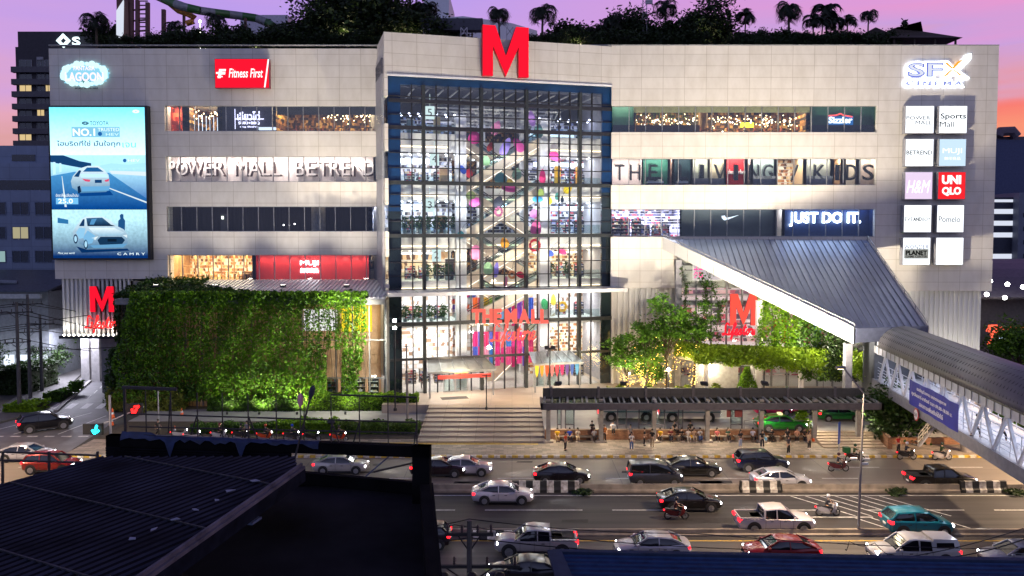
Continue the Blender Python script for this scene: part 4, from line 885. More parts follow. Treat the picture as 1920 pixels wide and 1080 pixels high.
sheet_s('picture_bonnet', [(162, 432), (176, 442), (170, 456), (160, 458), (153, 446)], SE('6fa6cc'), 4); sheet_s('picture_door', [(140, 436), (146, 427), (158, 428), (154, 446), (146, 448)], SE('82b6d6'), 4); sheet_s('picture_glint', [(166, 421), (170, 411), (180, 410), (174, 421)], SE('4a86b4'), 5); sheet_s('picture_bumper', [(166, 460), (236, 457), (228, 464), (172, 465)], SE('5a90b8'), 5); sheet_s('picture_hills', [(180, 312), (210, 306), (240, 309), (274, 305), (274, 314), (180, 316)], SE('9fd6ee'), 2); sheet_s('picture_pier', [(100, 304), (105, 304), (105, 326), (100, 328)], SE('b8e4f4'), 2); sheet_s('picture_pier', [(112, 306), (116, 306), (116, 322), (112, 323)], SE('b8e4f4'), 2); sheet_s('picture_boot', [(150, 326), (200, 326), (205, 333), (152, 333)], SE('b4dcf0'), 4); sheet_s('picture_shade', [(146, 360), (206, 358), (212, 366), (150, 368)], SE('063c7c'), 2)
sheet_s('picture_shadow', [(140, 462), (160, 468), (236, 466), (240, 470), (150, 474)], SE('062a58'), 2)
sheet_s('picture_man', [(219, 430), (220, 414), (224, 410), (223, 404), (226, 401), (230, 402), (230, 409), (233, 414), (232, 432)], SE('1c4a7a'), 2)
sheet_s('picture_block', [(106, 408), (126, 412), (126, 420), (106, 418)], SE('2a6a9c'), 2)
def stext(txt, u, v, w, h, c, lift=6, **k):
 return text('screen_text', txt, 1, (sx(u), SY-.006-lift*.004, szz(v)), SE(c), scr, fit=(abs(sx(u+w/2)-sx(u-w/2)), (szz(v-h/2)-szz(v+h/2)) if h else None), depth=0, **k)
sheet_s('text_box', [(137, 257), (227, 257), (227, 238), (137, 238)], SE('7ab8d4'), 5)
stext('TOYOTA', 189, 231, 35, 8, '143c5c'); stext('NO.1', 160, 248, 42, 14, 'f4ffff', offset=.03); stext('TRUSTED', 206, 243, 40, 6, 'e8fbff'); stext('HEV', 213, 252, 24, 5, 'd0f4ff')
stext('ไฮบริดที่ใช่ มั่นใจทุก', 168, 270, 119, 13, '143c6c', offset=.012); stext('เจน', 244, 272, 25, 9, '58e0e8')
sheet_s('text_dot', [(190+4*math.cos(q*.52), 251+4*math.sin(q*.52)) for q in range(12)], SE('1c5a9c'), 6)
for (u, v, r, c) in ((163, 231, 6, '143c5c'), (258, 209, 6, 'f0ffff')):
 for a, b_ in ((1, .62), (.42, .6), (.8, .28)):
  pts=[(u+r*a*math.cos(q*math.pi/10), v+r*.75*b_*math.sin(q*math.pi/10)) for q in range(21)]
  mb=MB(); mb.tube([(sx(p), SY-.03, szz(q)) for p, q in pts], .04, 4); mb.build('screen_emblem', SE(c), scr)
stext('HEV', 252, 301, 22, 5, 'e8fbff'); sheet_s('text_dot', [(235+3.5*math.cos(q*.52), 301+3.5*math.sin(q*.52)) for q in range(12)], SE('1c5a9c'), 6)
sheet_s('text_box', [(104, 383), (146, 383), (146, 371), (104, 371)], SE('6ab0dc'), 5); stext('25.0', 122, 377, 28, 9, 'f4ffff', offset=.02); stext('อัตราสิ้นเปลืองน้ำมัน', 125, 366, 42, 6, 'f4ffff'); stext('CAMRY', 243, 476, 52, 4.5, 'e8fbff', space=1.6); stext('Move your world', 121, 475, 32, 5, 'e8fbff', shear=.3)
def box_sign(name, label, u0, u1, v0, v1, depth, face, side, Y=FY, gap=.25):
 fy=Y-gap-depth; x0, x1=P(u0, v1, fy)[0], P(u1, v1, fy)[0]; z0, z1=P(u0, v1, fy)[2], P(u0, v0, fy)[2]
 t=thing(name, label, 'sign', ((x0+x1)/2, fy, z0)); w=(x1-x0)/2
 mb=MB(); mb.box(-w, w, .03, depth, 0, z1-z0); mb.build('sign_box', side, t, world=False)
 mb=MB(); mb.box(-w+.06, w-.06, 0, .03, .06, z1-z0-.06); mb.build('sign_face', face, t, world=False)
 mb=MB(); mb.bar((-w*.6, depth, (z1-z0)/2), (-w*.6, depth+gap, (z1-z0)/2), .1); mb.bar((w*.6, depth, (z1-z0)/2), (w*.6, depth+gap, (z1-z0)/2), .1); mb.build('bracket', darkmetal, t, world=False)
 return t, fy
def on(t, fy, txt, u, v, w, h, mat, lift=.02, depth=.02, **k):
 c=P(u, v, fy); x=P(u-w/2, v, fy)[0], P(u+w/2, v, fy)[0]; zz=P(u, v-h/2, fy)[2]-P(u, v+h/2, fy)[2]
 return text('lettering', txt, 1, (c[0], fy-lift, c[2]), mat, t, fit=(x[1]-x[0], zz), depth=depth, **k)
wl=EM('white_letter', (1, .98, .98), 1.3)
t, fy=box_sign('fitness_sign', 'red box sign with white gym lettering high on the left wing', 403, 505, 110, 165, .7, EM('red_sign_face'), M('red_box_side', (.2, .02, .05), .4))
on(t, fy, 'Fitness First', 461, 137, 64, 17, wl, shear=.2, offset=.015); on(t, fy, 'F', 416, 138, 16, 17, wl, shear=.15, offset=.06)
mb=MB(); c0, c1=P(495, 164, fy), P(502, 111, fy); mb.slab([(c0[0], fy-.03, c0[2]), (c0[0]+.18, fy-.03, c0[2]), (c1[0]+.18, fy-.03, c1[2]), (c1[0], fy-.03, c1[2])], (0, .02, 0)); mb.build('stripe', wl, t)
mb=MB(); c0=P(409, 137, fy); mb.box(c0[0]-.25, c0[0]+.7, fy-.03, fy-.01, c0[2]-.1, c0[2]+.12); mb.box(c0[0]-.1, c0[0]+.55, fy-.03, fy-.01, c0[2]-.5, c0[2]-.36); mb.build('emblem', wl, t)
lag=thing('splash_sign', 'glowing pale blue water splash emblem sign on the top left corner', 'sign', P(158, 160, FY-.3)); LY=FY-.3
mb=MB(); rr=random.Random(4); ps=[]
for k in range(44):
 th=2*math.pi*k/44; q=1+.10*math.sin(k*2.86)+.05*(k%2); v=139-math.sin(th)*22*q; ps.append(P(158+math.cos(th)*44*q, min(v, 160), LY))
mb.slab(ps, (0, .25, 0)); mb.build('splash', EM('splash_glow', (.28, .66, .85), 1.1), lag)
mb=MB()
for k in range(26):
 th=2*math.pi*k/26; u, v=158+math.cos(th)*40, min(158, 139-math.sin(th)*19.5); mb.ball(P(u, v, LY-.02), .26+.1*(k%3), 0, 8, 5, (1, .4, 1))
mb.build('water_drops', EM('drop_glow', (.6, .92, 1), 1.3), lag)
on(lag, LY-.12, 'LAGOON', 158, 144, 72, 17, EM('lagoon_letters', (.9, .78, 1), 1.3), offset=.03); on(lag, LY-.12, 'FANTASIA', 158, 128, 40, 8, EM('lagoon_letters'), offset=.02)
mb=MB()
for k in range(7): a=R(30+k*20); c=P(158, 158, LY-.1); mb.slab([(c[0]-.1, c[1], c[2]), (c[0]+.1, c[1], c[2]), (c[0]+1.1*math.cos(a), c[1], c[2]+.9*math.sin(a))], (0, .04, 0))
mb.build('leaf_tuft', M('tuft_green', (.05, .25, .15), .5, emit=(.05, .3, .2), es=.4), lag)
o=text('lettering', 'WORLD WATER PARK', 1, (P(162, 165.5, LY)[0], LY, P(162, 165.5, LY)[2]), M('letters_navy', (.02, .03, .06), .5, var=0), lag, fit=(2.9, .22), depth=.05)
cin=thing('cinema_sign', 'white haloed cinema letters with an orange X on the top right corner', 'sign', P(1752, 160, FY-.35)); CY_=FY-.35
def cin_t(txt, u, v, w, h, mat, dy, off, **k):
 c=P(u, v, CY_); return text('lettering', txt, 1, (c[0], CY_+dy, c[2]), mat, cin, fit=(w/15.04, h/15.04), depth=.06, offset=off, **k)
halo=EM('halo_light', (.72, .80, 1), 9); chrome=M('chrome_face', (.10, .13, .45), .3, emit=(.16, .22, .9), es=.35, var=.05); facel=EM('letter_lavender', (.80, .84, 1), .95)
cin_t('SF', 1736, 131, 74, 32, halo, .2, .10); cin_t('SF', 1735, 131, 66, 27, chrome, 0, .045); cin_t('SF', 1735, 131, 61, 23, facel, -.05, .0)
cin_t('CINEMA', 1752, 156, 114, 15, halo, .2, .08, space=1.5); cin_t('CINEMA', 1752, 156, 106, 9, facel, .05, .04, space=1.55); cin_t('CINEMA', 1752, 156, 104, 7, chrome, 0, .0, space=1.6)
def blade(mb, pts, y, th=.08): mb.slab([(P(u, v, CY_)[0], y, P(u, v, CY_)[2]) for u, v in pts], (0, th, 0))
mb=MB(); blade(mb, [(1766, 114), (1780, 114), (1792, 128), (1812, 103), (1823, 100), (1822, 110), (1800, 132), (1820, 146), (1808, 150), (1790, 138), (1780, 148), (1764, 148), (1782, 130)], CY_+.2); mb.build('halo', halo, cin)
orange=M('blade_orange', (.85, .38, .02), .4, emit=(.9, .4, .02), es=.5, var=.1)
mb=MB(); blade(mb, [(1770, 117), (1777, 117), (1788, 128), (1784, 129)], CY_); blade(mb, [(1785, 127), (1796, 115), (1819, 106), (1802, 116), (1789, 129)], CY_-.03); blade(mb, [(1768, 143), (1783, 130), (1787, 131), (1775, 143)], CY_); blade(mb, [(1786, 130), (1790, 130), (1800, 138), (1813, 144), (1798, 141)], CY_-.02); mb.build('blades', orange, cin)
tiles=[((1697, 1751, 198, 250), 'POWER\nMALL', '40506c', 'white tile sign with thin grey shop lettering in two lines'), ((1760, 1813, 198, 250), 'Sports\nMall', '182430', 'white tile sign with bold dark sports lettering'), ((1697, 1750, 260, 312), 'BETREND', '283848', 'white tile sign with one dark word of thin capitals'), ((1760, 1811, 260, 312), 'MUJI', 'ffffff', 'washed out pale blue tile sign with white lettering'), ((1696, 1748, 322, 374), 'H&M', 'ffffff', 'pale pink tile sign with slanted white initials'), ((1758, 1810, 322, 374), 'UNI\nQLO', 'ffffff', 'red tile sign with four plus two white capital letters stacked'), ((1694, 1746, 384, 436), 'EVEANDBOY', '606870', 'white tile sign with one thin faint grey word'), ((1756, 1807, 384, 436), 'Pomelo.', '506888', 'white tile sign with one small blue grey word and a dot'), ((1692, 1744, 445, 497), 'WONDER\nPLANET', '303430', 'white tile sign with black game arcade lettering on a grey band'), ((1754, 1806, 445, 497), '', 'ffffff', 'blank white glowing tile sign at the bottom of the column')]
wt=EM('tile_white', (.92, .96, 1), 1.6)
fc={4: EM('tile_pink', (.9, .72, .95), 1.0), 5: EM('tile_red', (.9, .02, .03), 1.1), 3: EM('tile_pale', (.62, .82, .98), 1.05)}
for i, ((u0, u1, v0, v1), tx, c, lab) in enumerate(tiles):
 t, fy=box_sign('tile_sign', lab, u0, u1, v0, v1, .8, fc.get(i, wt), M('tile_side', (.3, .3, .32), .5), gap=.2); t['group']='tenant tile signs'
 um, vm=(u0+u1)/2, (v0+v1)/2; mat=EM('tile_ink_'+c, c, 1.35 if c=='ffffff' else .22)
 if tx=='UNI\nQLO': on(t, fy, 'UNI', um, vm-11, 36, 17, mat, offset=.05); on(t, fy, 'QLO', um, vm+11, 36, 17, mat, offset=.05)
 elif tx=='WONDER\nPLANET':
  mb=MB(); a, b_=P(u0+3, vm+14, fy), P(u1-3, vm-4, fy); mb.box(a[0], b_[0], fy-.02, fy-.005, a[2], b_[2]); mb.build('grey_band', EM('tile_band', '9a9c98', 1), t)
  on(t, fy, 'WONDER', um, vm-8, 46, 8, EM('tile_ink_fade', '8088b0', .6)); on(t, fy, 'PLANET', um, vm+3, 40, 9, mat, .04, offset=.05); on(t, fy, 'GAME CENTER', um, vm+10, 40, 4, mat, .04, offset=.02)
 elif tx=='POWER\nMALL': on(t, fy, 'POWER', um-2, vm-3, 45, 7, mat); on(t, fy, 'MALL', um+8, vm+6, 31, 7, mat)
 elif tx=='Sports\nMall': on(t, fy, 'Sports', um+1, vm-5, 48, 13, mat, offset=.015); on(t, fy, 'Mall', um-11, vm+9, 27, 10, mat)
 elif tx=='H&M': on(t, fy, 'H&M', um, vm+2, 44, 24, mat, shear=.3)
 elif tx=='MUJI': on(t, fy, 'MUJI', um, vm-2, 36, 12, mat); on(t, fy, '無印良品', um, vm+11, 30, 6, mat)
 elif tx=='Pomelo.': on(t, fy, tx, um, vm+1, 43, 11, mat)
 elif tx=='EVEANDBOY':
  on(t, fy, 'EVE', um-16, vm+1, 15, 7, mat); on(t, fy, 'AND', um, vm+1, 16, 7, EM('tile_ink_dark', '202830', .2), offset=.03); on(t, fy, 'BOY', um+17, vm+1, 15, 7, mat)
 elif tx: on(t, fy, tx, um, vm, 48, 8, mat, offset=.01)
def band_sign(name, label, txt, u, v, w, h, Y, mat, depth=.1, cat='sign', **k):
 c=P(u, v, Y); x=P(u-w/2, v, Y)[0], P(u+w/2, v, Y)[0]; zz=P(u, v-h/2, Y)[2]-P(u, v+h/2, Y)[2]
 o=text(name, txt, 1, c, mat, None, fit=(x[1]-x[0], zz), depth=depth, **k); return tag(o, label, cat)
pur=EM('sign_purple_white', (.72, .7, 1), 3.0)
t=thing('neon_sign', 'white and violet neon barbecue restaurant sign on a dark wall, top floor left wing', 'sign', P(467, 245, RY+1.2))
for tx, u, v, w, h in (('เลียวโต่', 466, 217, 42, 17), ('SUKI+BBQ', 467, 231, 40, 6), ('ชาบู ปิ้งย่าง', 467, 238, 34, 4)): on(t, RY+1.3, tx, u, v, w, h, pur, .02, .06, offset=.015)
mb=MB(); a, b_=P(441, 242, RY+1.35), P(495, 224, RY+1.35); mb.box(a[0], b_[0], RY+1.25, RY+1.3, b_[2], b_[2]+.1); mb.box(a[0], a[0]+.06, RY+1.25, RY+1.3, a[2], b_[2]+1.3); mb.build('neon_frame', pur, t)
mb=MB(); a=P(486, 244, RY+.6); mb.box(a[0], a[0]+2.1, RY+.4, RY+.7, a[2], a[2]+.35); mb.build('light_box', EM('light_box_glow', (.7, .8, 1), 1.6), t)
brownl=M('letter_brown', (.045, .022, .015), .5, var=.1); bulbm=EM('marquee_bulb', (1, .9, .8), 1.5)  # brown body, offset from the face, stands in for its lower-right shadow
def marquee(txt, us, v0, v1, band, label0, mat, Y, dots):
 for i, (ch_, u, w) in enumerate(us):
  c=P(u, (v0+v1)/2, Y); t=thing('marquee_letter', label0%ch_, 'letter', P(u, v1, Y), 'marquee letters behind the fourth floor windows')
  x=P(u-w/2, v1, Y)[0], P(u+w/2, v1, Y)[0]; zz=P(u, v0, Y)[2]-P(u, v1, Y)[2]
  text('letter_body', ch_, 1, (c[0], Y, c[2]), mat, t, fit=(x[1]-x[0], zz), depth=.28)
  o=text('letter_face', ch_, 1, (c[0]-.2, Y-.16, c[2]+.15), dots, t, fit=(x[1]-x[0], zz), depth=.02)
ly=RY+.95
facew=M('letter_face_white', (.8, .72, .68), .5, var=.05, emit=(.9, .8, .75), es=.2)  # slight emission added so the faces read brighter
us=[('P', 324, 18), ('O', 345, 22), ('W', 370, 28), ('E', 395, 16), ('R', 415, 19), ('M', 455, 24), ('A', 481, 24), ('L', 502, 15), ('L', 521, 15), ('B', 565, 18), ('E', 587, 17), ('T', 609, 19), ('R', 631, 19), ('E', 652, 16), ('N', 674, 21), ('D', 695, 20)]
seen={}
for ch_, u, w in us:
 lab='dark marquee letter %s on the white lit window wall'%ch_
 word='first' if u<430 else ('second' if u<540 else 'third')
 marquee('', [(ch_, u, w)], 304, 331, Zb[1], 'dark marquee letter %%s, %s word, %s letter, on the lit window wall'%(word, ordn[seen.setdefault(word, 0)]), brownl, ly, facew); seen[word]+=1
us=[('T', 1162, 18), ('H', 1191, 20), ('E', 1225, 16), ('L', 1282, 17), ('I', 1316, 8), ('V', 1350, 22), ('I', 1380, 8), ('N', 1414, 18), ('G', 1440, 19), ('/', 1490, 14), ('K', 1537, 22), ('I', 1570, 8), ('D', 1597, 20), ('S', 1628, 20)]
blackl=M('letter_black', (.01, .01, .012))
facet=GLASS('letter_face_clear', (.8, .8, .78), .05)
for i, (ch_, u, w) in enumerate(us):
 marquee('', [(ch_, u, w)], 309, 338, Zr[1], 'black marquee letter %%s, number %d along the right wing showroom window'%(i+1), blackl, RY+.55, facet)
band_sign('backdrop_lettering', 'white lettering across the red showroom backdrop', 'slumberland', 1382, 322, 34, 9, RY+1.2, M('letter_white_paint', (.8, .8, .8), .5, var=0))
o=band_sign('pizza_sign', 'white and blue neon steakhouse sign with a red mountain on a dark green wall', 'Sizzler', 1576, 225, 44, 12, RY+1.1, EM('neon_white', (.85, .95, 1), 2.6), offset=.02); o.name='steakhouse_sign'
mb=MB(); a, b_=P(1552, 235, RY+1.2), P(1600, 218, RY+1.2); mb.box(a[0], b_[0], RY+1.2, RY+1.25, a[2], b_[2]); mb.build('backing', EM('neon_blue', (.02, .16, .5), 1.0), o)
mb=MB(); pts=[P(u, v, RY+1.1) for u, v in ((1554, 217), (1568, 216), (1576, 213), (1582, 216), (1598, 219))]; mb.tube(pts, .09, 5); mb.build('mountain', EM('neon_red', (1, .1, .1), 2), o)
for ch in o.children: ch.location=(0, 0, 0)
mb=MB(); YS=RY+.6
sw=[(1353, 405), (1354, 409), (1358, 413), (1364, 412), (1386, 403), (1366, 408), (1361, 408), (1359, 404)]
mb.slab([P(u, v, YS) for u, v in sw], (0, .08, 0)); o=mb.build('tick_sign', white_hot); tag(o, 'white glowing tick shaped emblem on the dark slate wall', 'sign')
band_sign('slogan_sign', 'white glowing three word slogan on the dark navy window wall', 'JUST DO IT.', 1547, 411, 134, 27, RY+.8, EM('slogan_glow', (.70, .82, 1), 11), offset=.03, sx=1)
band_sign('glow_sign', 'overexposed white shop sign glowing on the red wall', 'MUJI', 580, 494, 34, 11, RY+1.25, EM('white_hot', (.92, .92, 1), 9))
t=band_sign('glow_sign', 'second line of white glowing characters on the red wall', '無印良品', 580, 507, 34, 9, RY+1.25, EM('white_hot'), offset=.03)
for i, (ch_, u) in enumerate((('T', 894), ('H', 914), ('E', 933), ('M', 958), ('A', 983), ('L', 1004), ('L', 1021))):
 s=As(u, -.9); c=A(s, -.9, Az(u, 593, -.9))
 o=text('entrance_letter', ch_, 1, c, EM('coral_letter', (1, .16, .12), 1.1), None, rz=math.atan2(e.y, e.x), fit=((1.25, 1.2, 1.0, 1.5, 1.4, 1.0, 1.0)[i], 1.75), depth=.25, offset=.045)
 tag(o, 'coral red capital letter %s over the entrance, %s of the seven'%(ch_, ordn[i]), 'letter', 'red letters over the entrance')
 if i==6: pass
zb2=Az(950, 606, -.9)
mb=MB(); ab(mb, As(880, -.9), As(1030, -.9), -.95, -.83, zb2-.05, zb2+.07); tag(mb.build('letter_rail', steel), 'thin steel rail carrying the red entrance letters', 'rail')
YL=A(As(955, -.9), -.9, 0)[1]
script_word('Lifestore', 918, 1006, 606, 648, YL, EM('coral_letter'), 'coral handwritten word hanging under the red entrance letters', .11, math.atan2(e.y, e.x))
# ================================================================ NEIGHBOURING BUILDINGS
def win(parent, x0, x1, z0, z1, y, mat, fm, dep=.25):
 mb=MB(); t=.12
 mb.box(x0-t, x1+t, y-.1, y-.01, z0-t, z0); mb.box(x0-t, x1+t, y-.1, y-.01, z1, z1+t); mb.box(x0-t, x0, y-.1, y-.01, z0, z1); mb.box(x1, x1+t, y-.1, y-.01, z0, z1)
 mb.box((x0+x1)/2-.05, (x0+x1)/2+.05, y-.09, y-.04, z0, z1)
 w=mb.build('window', fm, parent); mb=MB(); mb.box(x0, x1, y-.03, y-.012, z0, z1); mb.build('pane', mat, w)
glass_dark=M('pane_dark_blue', (.012, .018, .035), .08, var=.3, coat=.5); lit_w=EM('pane_lit_warm', (1, .74, .36), .75); lit_c=EM('pane_lit_cool', (.75, .95, 1), 1.0)
YT=175; q=lambda u, v, Y=YT: P(u, v, Y)
tw=thing('apartment_tower', 'dark apartment tower with balconies behind the left corner of the mall', 'building', (q(66, 300)[0], YT, 0))
x0, x1=q(32, 200)[0], q(215, 200)[0]
mb=MB(); mb.box(x0, x1, YT, YT+20, 0, q(66, 88)[2]); mb.box(x0+.3, x1-2, YT+.5, YT+18, q(66, 88)[2], q(66, 58)[2]); mb.build('wall', M('tower_dark', (.028, .024, .034), .7, var=.2), tw)
for i in range(10):
 v=113+i*23
 za, zb=q(66, v+12)[2], q(66, v-5)[2]
 mb=MB(); mb.box(x0-.4, x1, YT-1.2, YT-.02, za-1.4, za-.2); mb.build('balcony', M('balcony_grey', (.075, .072, .085), .7), tw)
 for j, u in enumerate((37, 70, 86)):
  win(tw, q(u, v)[0], q(u+(13 if j==1 else 22 if j==0 else 9), v)[0], za, zb-.6, YT, lit_w if (i, j) in ((2, 0), (2, 2), (6, 0), (4, 1)) else glass_dark, M('frame_pale', (.2, .2, .22), .6))
 mb=MB(); mb.box(q(70, v)[0], q(82, v)[0], YT-.3, YT-.04, zb-.5, zb+.1); mb.build('awning', M('awning_pale', (.25, .25, .28), .7), tw)
st=thing('hotel_sign', 'white glowing diamond emblem and letter S on the dark tower', 'sign', q(118, 90, YT-1))
c=q(118, 76, YT-1.2); k=YT/1500
mb=MB(); ring=[(13, 0), (0, 13), (-13, 0), (0, -13)]
for a in range(4):
 p, r_=ring[a], ring[(a+1)%4]; i1, i2=[(x*.45, y*.45) for x, y in (p, r_)]
 mb.slab([(c[0]+x*k, c[1], c[2]+y*k) for x, y in (p, r_, i2, i1)], (0, .3, 0))
mb.build('diamond', EM('sign_cool_white', (.75, .95, 1), 2.0), st); on(st, YT-1.2, 'S', 143, 77, 15, 16, EM('sign_cool_white'), offset=.03, depth=.2)
YO=128; q=lambda u, v: P(u, v, YO)
of=thing('office_block', 'blue grey office block with square windows behind the advertising screen', 'building', (q(40, 500)[0], YO, 0))
mb=MB(); mb.box(q(-160, 300)[0], q(112, 300)[0], YO, YO+18, 0, q(0, 306)[2]); mb.box(q(-160, 300)[0], q(78, 300)[0], YO+2, YO+14, q(0, 306)[2], P(0, 273, YO+2)[2])
mb.build('wall', GRID('office_cladding', (.20, .25, .36), (.1, .13, .2), 3.2, 1.8, .05, .6, 'xz', .06), of)
mb=MB(); mb.box(q(-160, 300)[0], q(111, 300)[0], YO-.06, YO-.01, q(0, 356)[2], q(0, 338)[2]); mb.build('ribbon_window', glass_dark, of)
mb=MB(); mb.box(q(8, 290)[0], q(52, 290)[0], YO+1.9, YO+1.98, P(0, 302, YO+2)[2], P(0, 290, YO+2)[2]); mb.build('roof_opening', M('pane_dark_blue'), of)
for i, (va, vb) in enumerate(((380, 402), (426, 447), (471, 491))):
 for j, (ua, ub) in enumerate(((-62, -34), (-19, 10), (24, 53), (67, 98))):
  win(of, q(ua, va)[0], q(ub, va)[0], q(0, vb)[2], q(0, va)[2], YO, EM('pane_pale_lit', (.75, .68, .42), .55) if (i, j)==(1, 2) else (EM('pane_teal_lit', (.45, .7, .7), .6) if (i, j)==(2, 1) else glass_dark), M('frame_blue', (.1, .13, .2), .6))
mb=MB(); sh=thing('market_shed', 'low dark roofed shed with pipes at the foot of the blue grey office', 'building', (-78, 112, 0))
a=P(0, 545, 112); mb.box(-130, -64, 110, 122, 0, a[2]); mb.build('wall', M('shed_wall', (.16, .17, .19), .7), sh)
mb=MB(); mb.slab([(-131, 109, a[2]), (-63.5, 109, a[2]), (-63.5, 122, a[2]+2.2), (-131, 122, a[2]+2.2)], (0, 0, .25)); mb.build('roof', M('shed_roof', (.07, .085, .11), .5, var=.3), sh)
mb=MB(); mb.tube([(-82, 110, a[2]+1), (-74, 112, a[2]+1.3), (-70, 113, a[2]+1.1)], .3, 8); mb.tube([(-84, 109.6, a[2]+.6), (-84, 110, a[2]+2.2)], .35, 8); mb.build('duct', M('duct_grey', (.2, .22, .26), .5), sh)
mb=MB(); mb.box(-130, -64.2, 108.4, 109, a[2]-.8, a[2]-.2); mb.build('gutter_beam', M('beam_pale', (.4, .42, .42), .6), sh)
for k in range(7): lamp('shop_light', 'POINT', (-80+k*2.8, 107.5, 2.8), 190, (.85, .92, 1), sh, size=.3)
mb=MB()
for k in range(9): mb.box(-84+k*2.3, -82.6+k*2.3, 109.7, 109.9, .4, 3.4)
mb.build('shop_window', EM('shop_window_glow', (.8, .88, 1), 1.3), sh)
YB=190; q=lambda u, v: P(u, v, YB)
rb_=thing('flat_block', 'tall dark blue windowless block beyond the right corner of the mall', 'building', (q(1900, 300)[0], YB, 0))
mb=MB(); mb.box(q(1862, 300)[0], q(2150, 300)[0], YB, YB+20, 0, q(1900, 262)[2]); mb.build('wall', M('block_blue', (.045, .06, .14), .7, var=.15), rb_)
mb=MB(); mb.box(q(1866, 300)[0], q(2100, 300)[0], YB+1, YB+16, q(1900, 262)[2], q(1900, 255)[2]); mb.tube([q(1872, 256), q(1876, 247), q(1898, 246), q(1905, 256)], 1.2, 8); mb.build('plant_room', M('plant_grey', (.1, .08, .11), .7), rb_)
YR=165; q=lambda u, v: P(u, v, YR)
ro=thing('lit_office', 'dark office with ribbons of lit windows beyond the right corner', 'building', (q(1890, 500)[0], YR, 0))
mb=MB(); mb.box(q(1848, 300)[0], q(1902, 300)[0], YR, YR+15, 0, q(1900, 370)[2]); mb.build('wall', M('office_dark', (.03, .035, .06), .6, var=.2), ro)
mb=MB(); mb.box(q(1902, 300)[0], q(2100, 300)[0], YR-2, YR+15, 0, q(1900, 362)[2]); mb.build('stair_tower', M('office_pale', (.12, .14, .2), .6, var=.1), ro)
for v in (374, 392, 414, 436, 476): mb=MB(); mb.box(q(1860, v)[0], q(1899, v)[0], YR-.1, YR-.02, q(0, v+(5 if v<380 else 9))[2], q(0, v)[2]); mb.build('window', EM('office_strip', (.8, .85, 1), .9), ro)
for v in (400, 425, 450, 475): mb=MB(); mb.box(q(1907, v)[0], q(1914, v)[0], YR-2.1, YR-2.02, q(0, v+8)[2], q(0, v)[2]); mb.build('window', glass_dark, ro)
mk=thing('market_hall', 'market hall with a curved dark roof and bright lamps right of the mall', 'building', (66, 118, 0))
mb=MB(); mb.loft([[(x, 108+k*3, 11.5+4.6*math.sin(k*.28)) for k in range(7)] for x in (61, 120)], closed=False, caps=False); o=mb.build('roof', M('hall_roof', (.09, .08, .085), .45, var=.3, metal=.3), mk); so=o.modifiers.new('t', 'SOLIDIFY'); so.thickness=.3
mb=MB(); mb.box(62, 120, 112, 126, 0, 11.4); mb.build('wall', M('hall_wall', (.1, .09, .085), .6), mk)
mb=MB()
for u, v, Y in ((1857, 527, 107), (1889, 533, 107), (1918, 538, 107), (1884, 558, 106.5), (1850, 552, 106)): mb.ball(P(u, v, Y), .28, 0, 8, 6)
mb.build('lamp_globe', EM('hall_lamp', (1, .98, .95), 30), mk)
mb=MB(); mb.tube([P(1852, 622, 106), P(1856, 612, 106), P(1868, 612, 106), P(1868, 620, 106), P(1858, 628, 106), P(1862, 634, 106), P(1852, 645, 106)], .28, 6); o=mb.build('swirl', EM('sign_orange_red', (1, .12, .06), 1.8)); tag(o, 'red swirl neon emblem of the market right of the mall', 'sign'); o.name='swirl_sign'
band_sign('market_sign', 'red neon upper line of the market sign behind the tree', 'GOURMET', 1898, 617, 50, 9, 106, EM('sign_orange_red'), offset=.02); band_sign('market_sign', 'pale blue neon lower line of the market sign behind the tree', 'market', 1897, 634, 46, 11, 106, EM('sign_ice', (.6, .85, 1), 1.8), offset=.02)
YW=210; q=lambda u, v: P(u, v, YW)
wb=thing('white_block', 'pale curved building rising behind the roof garden left of the big letter', 'building', (q(880, 100)[0], YW, 0))
mb=MB(); mb.loft([[(q(u, 10)[0], YW+d, z) for u, d in ((795, 0), (870, -3), (960, 4), (1010, 12), (1010, 30), (795, 30))] for z in (0, q(900, 36)[2])]); mb.box(q(795, 0)[0], q(842, 0)[0], YW-.5, YW+20, 40, q(800, -12)[2]); mb.build('wall', M('far_white', (.62, .62, .68), .7, var=.05), wb)
mb=MB(); mb.box(q(445, 0)[0], q(535, 0)[0], YW+2, YW+20, 0, q(500, 24)[2]); tag(mb.build('far_block', M('far_lilac', (.45, .42, .5), .7)), 'pale block glimpsed behind the roof garden slide', 'building')
# ================================================================ IVY PAVILION
PY=91.0
pv=thing('ivy_pavilion', 'low glass pavilion with a white ribbed roof behind the ivy, left of the entrance', 'building', (-30, PY, 0))
xa, xb=P(222, 660, PY)[0], P(724, 660, PY)[0]; zt=P(500, 562, PY)[2]; zr=P(560, 529, FY)[2]
roofm=M('roof_sheet_white', (.6, .6, .62), .35, var=.12, metal=.1, scale=.4)
mb=MB(); mb.slab([(xa, PY-.5, zt), (xb, PY-.5, zt), (xb, FY-.02, zr), (xa, FY-.02, zr)], (0, 0, .25)); mb.build('roof', roofm, pv)
mb=MB(); n=60
for k in range(n): x=xa+(xb-xa)*(k+.5)/n; s=(xb-xa)*.02; mb.slab([(x-.06, PY-.5, zt+.25), (x+.06, PY-.5, zt+.25), (x+.06, FY-.03, zr+.25), (x-.06, FY-.03, zr+.25)], (0, 0, .12))
mb.build('roof_rib', M('roof_rib', (.42, .42, .46), .4), pv)
mb=MB(); mb.box(xa, xb, PY-.6, PY-.4, zt-.5, zt+.1); mb.build('eave', M('eave_grey', (.22, .22, .22), .5), pv)
mb=MB(); mb.box(xa, xb-.1, PY+5.8, PY+6, .4, zt); mb.build('back_wall', M('pavilion_brick', (.55, .34, .22), .7, var=.15), pv)
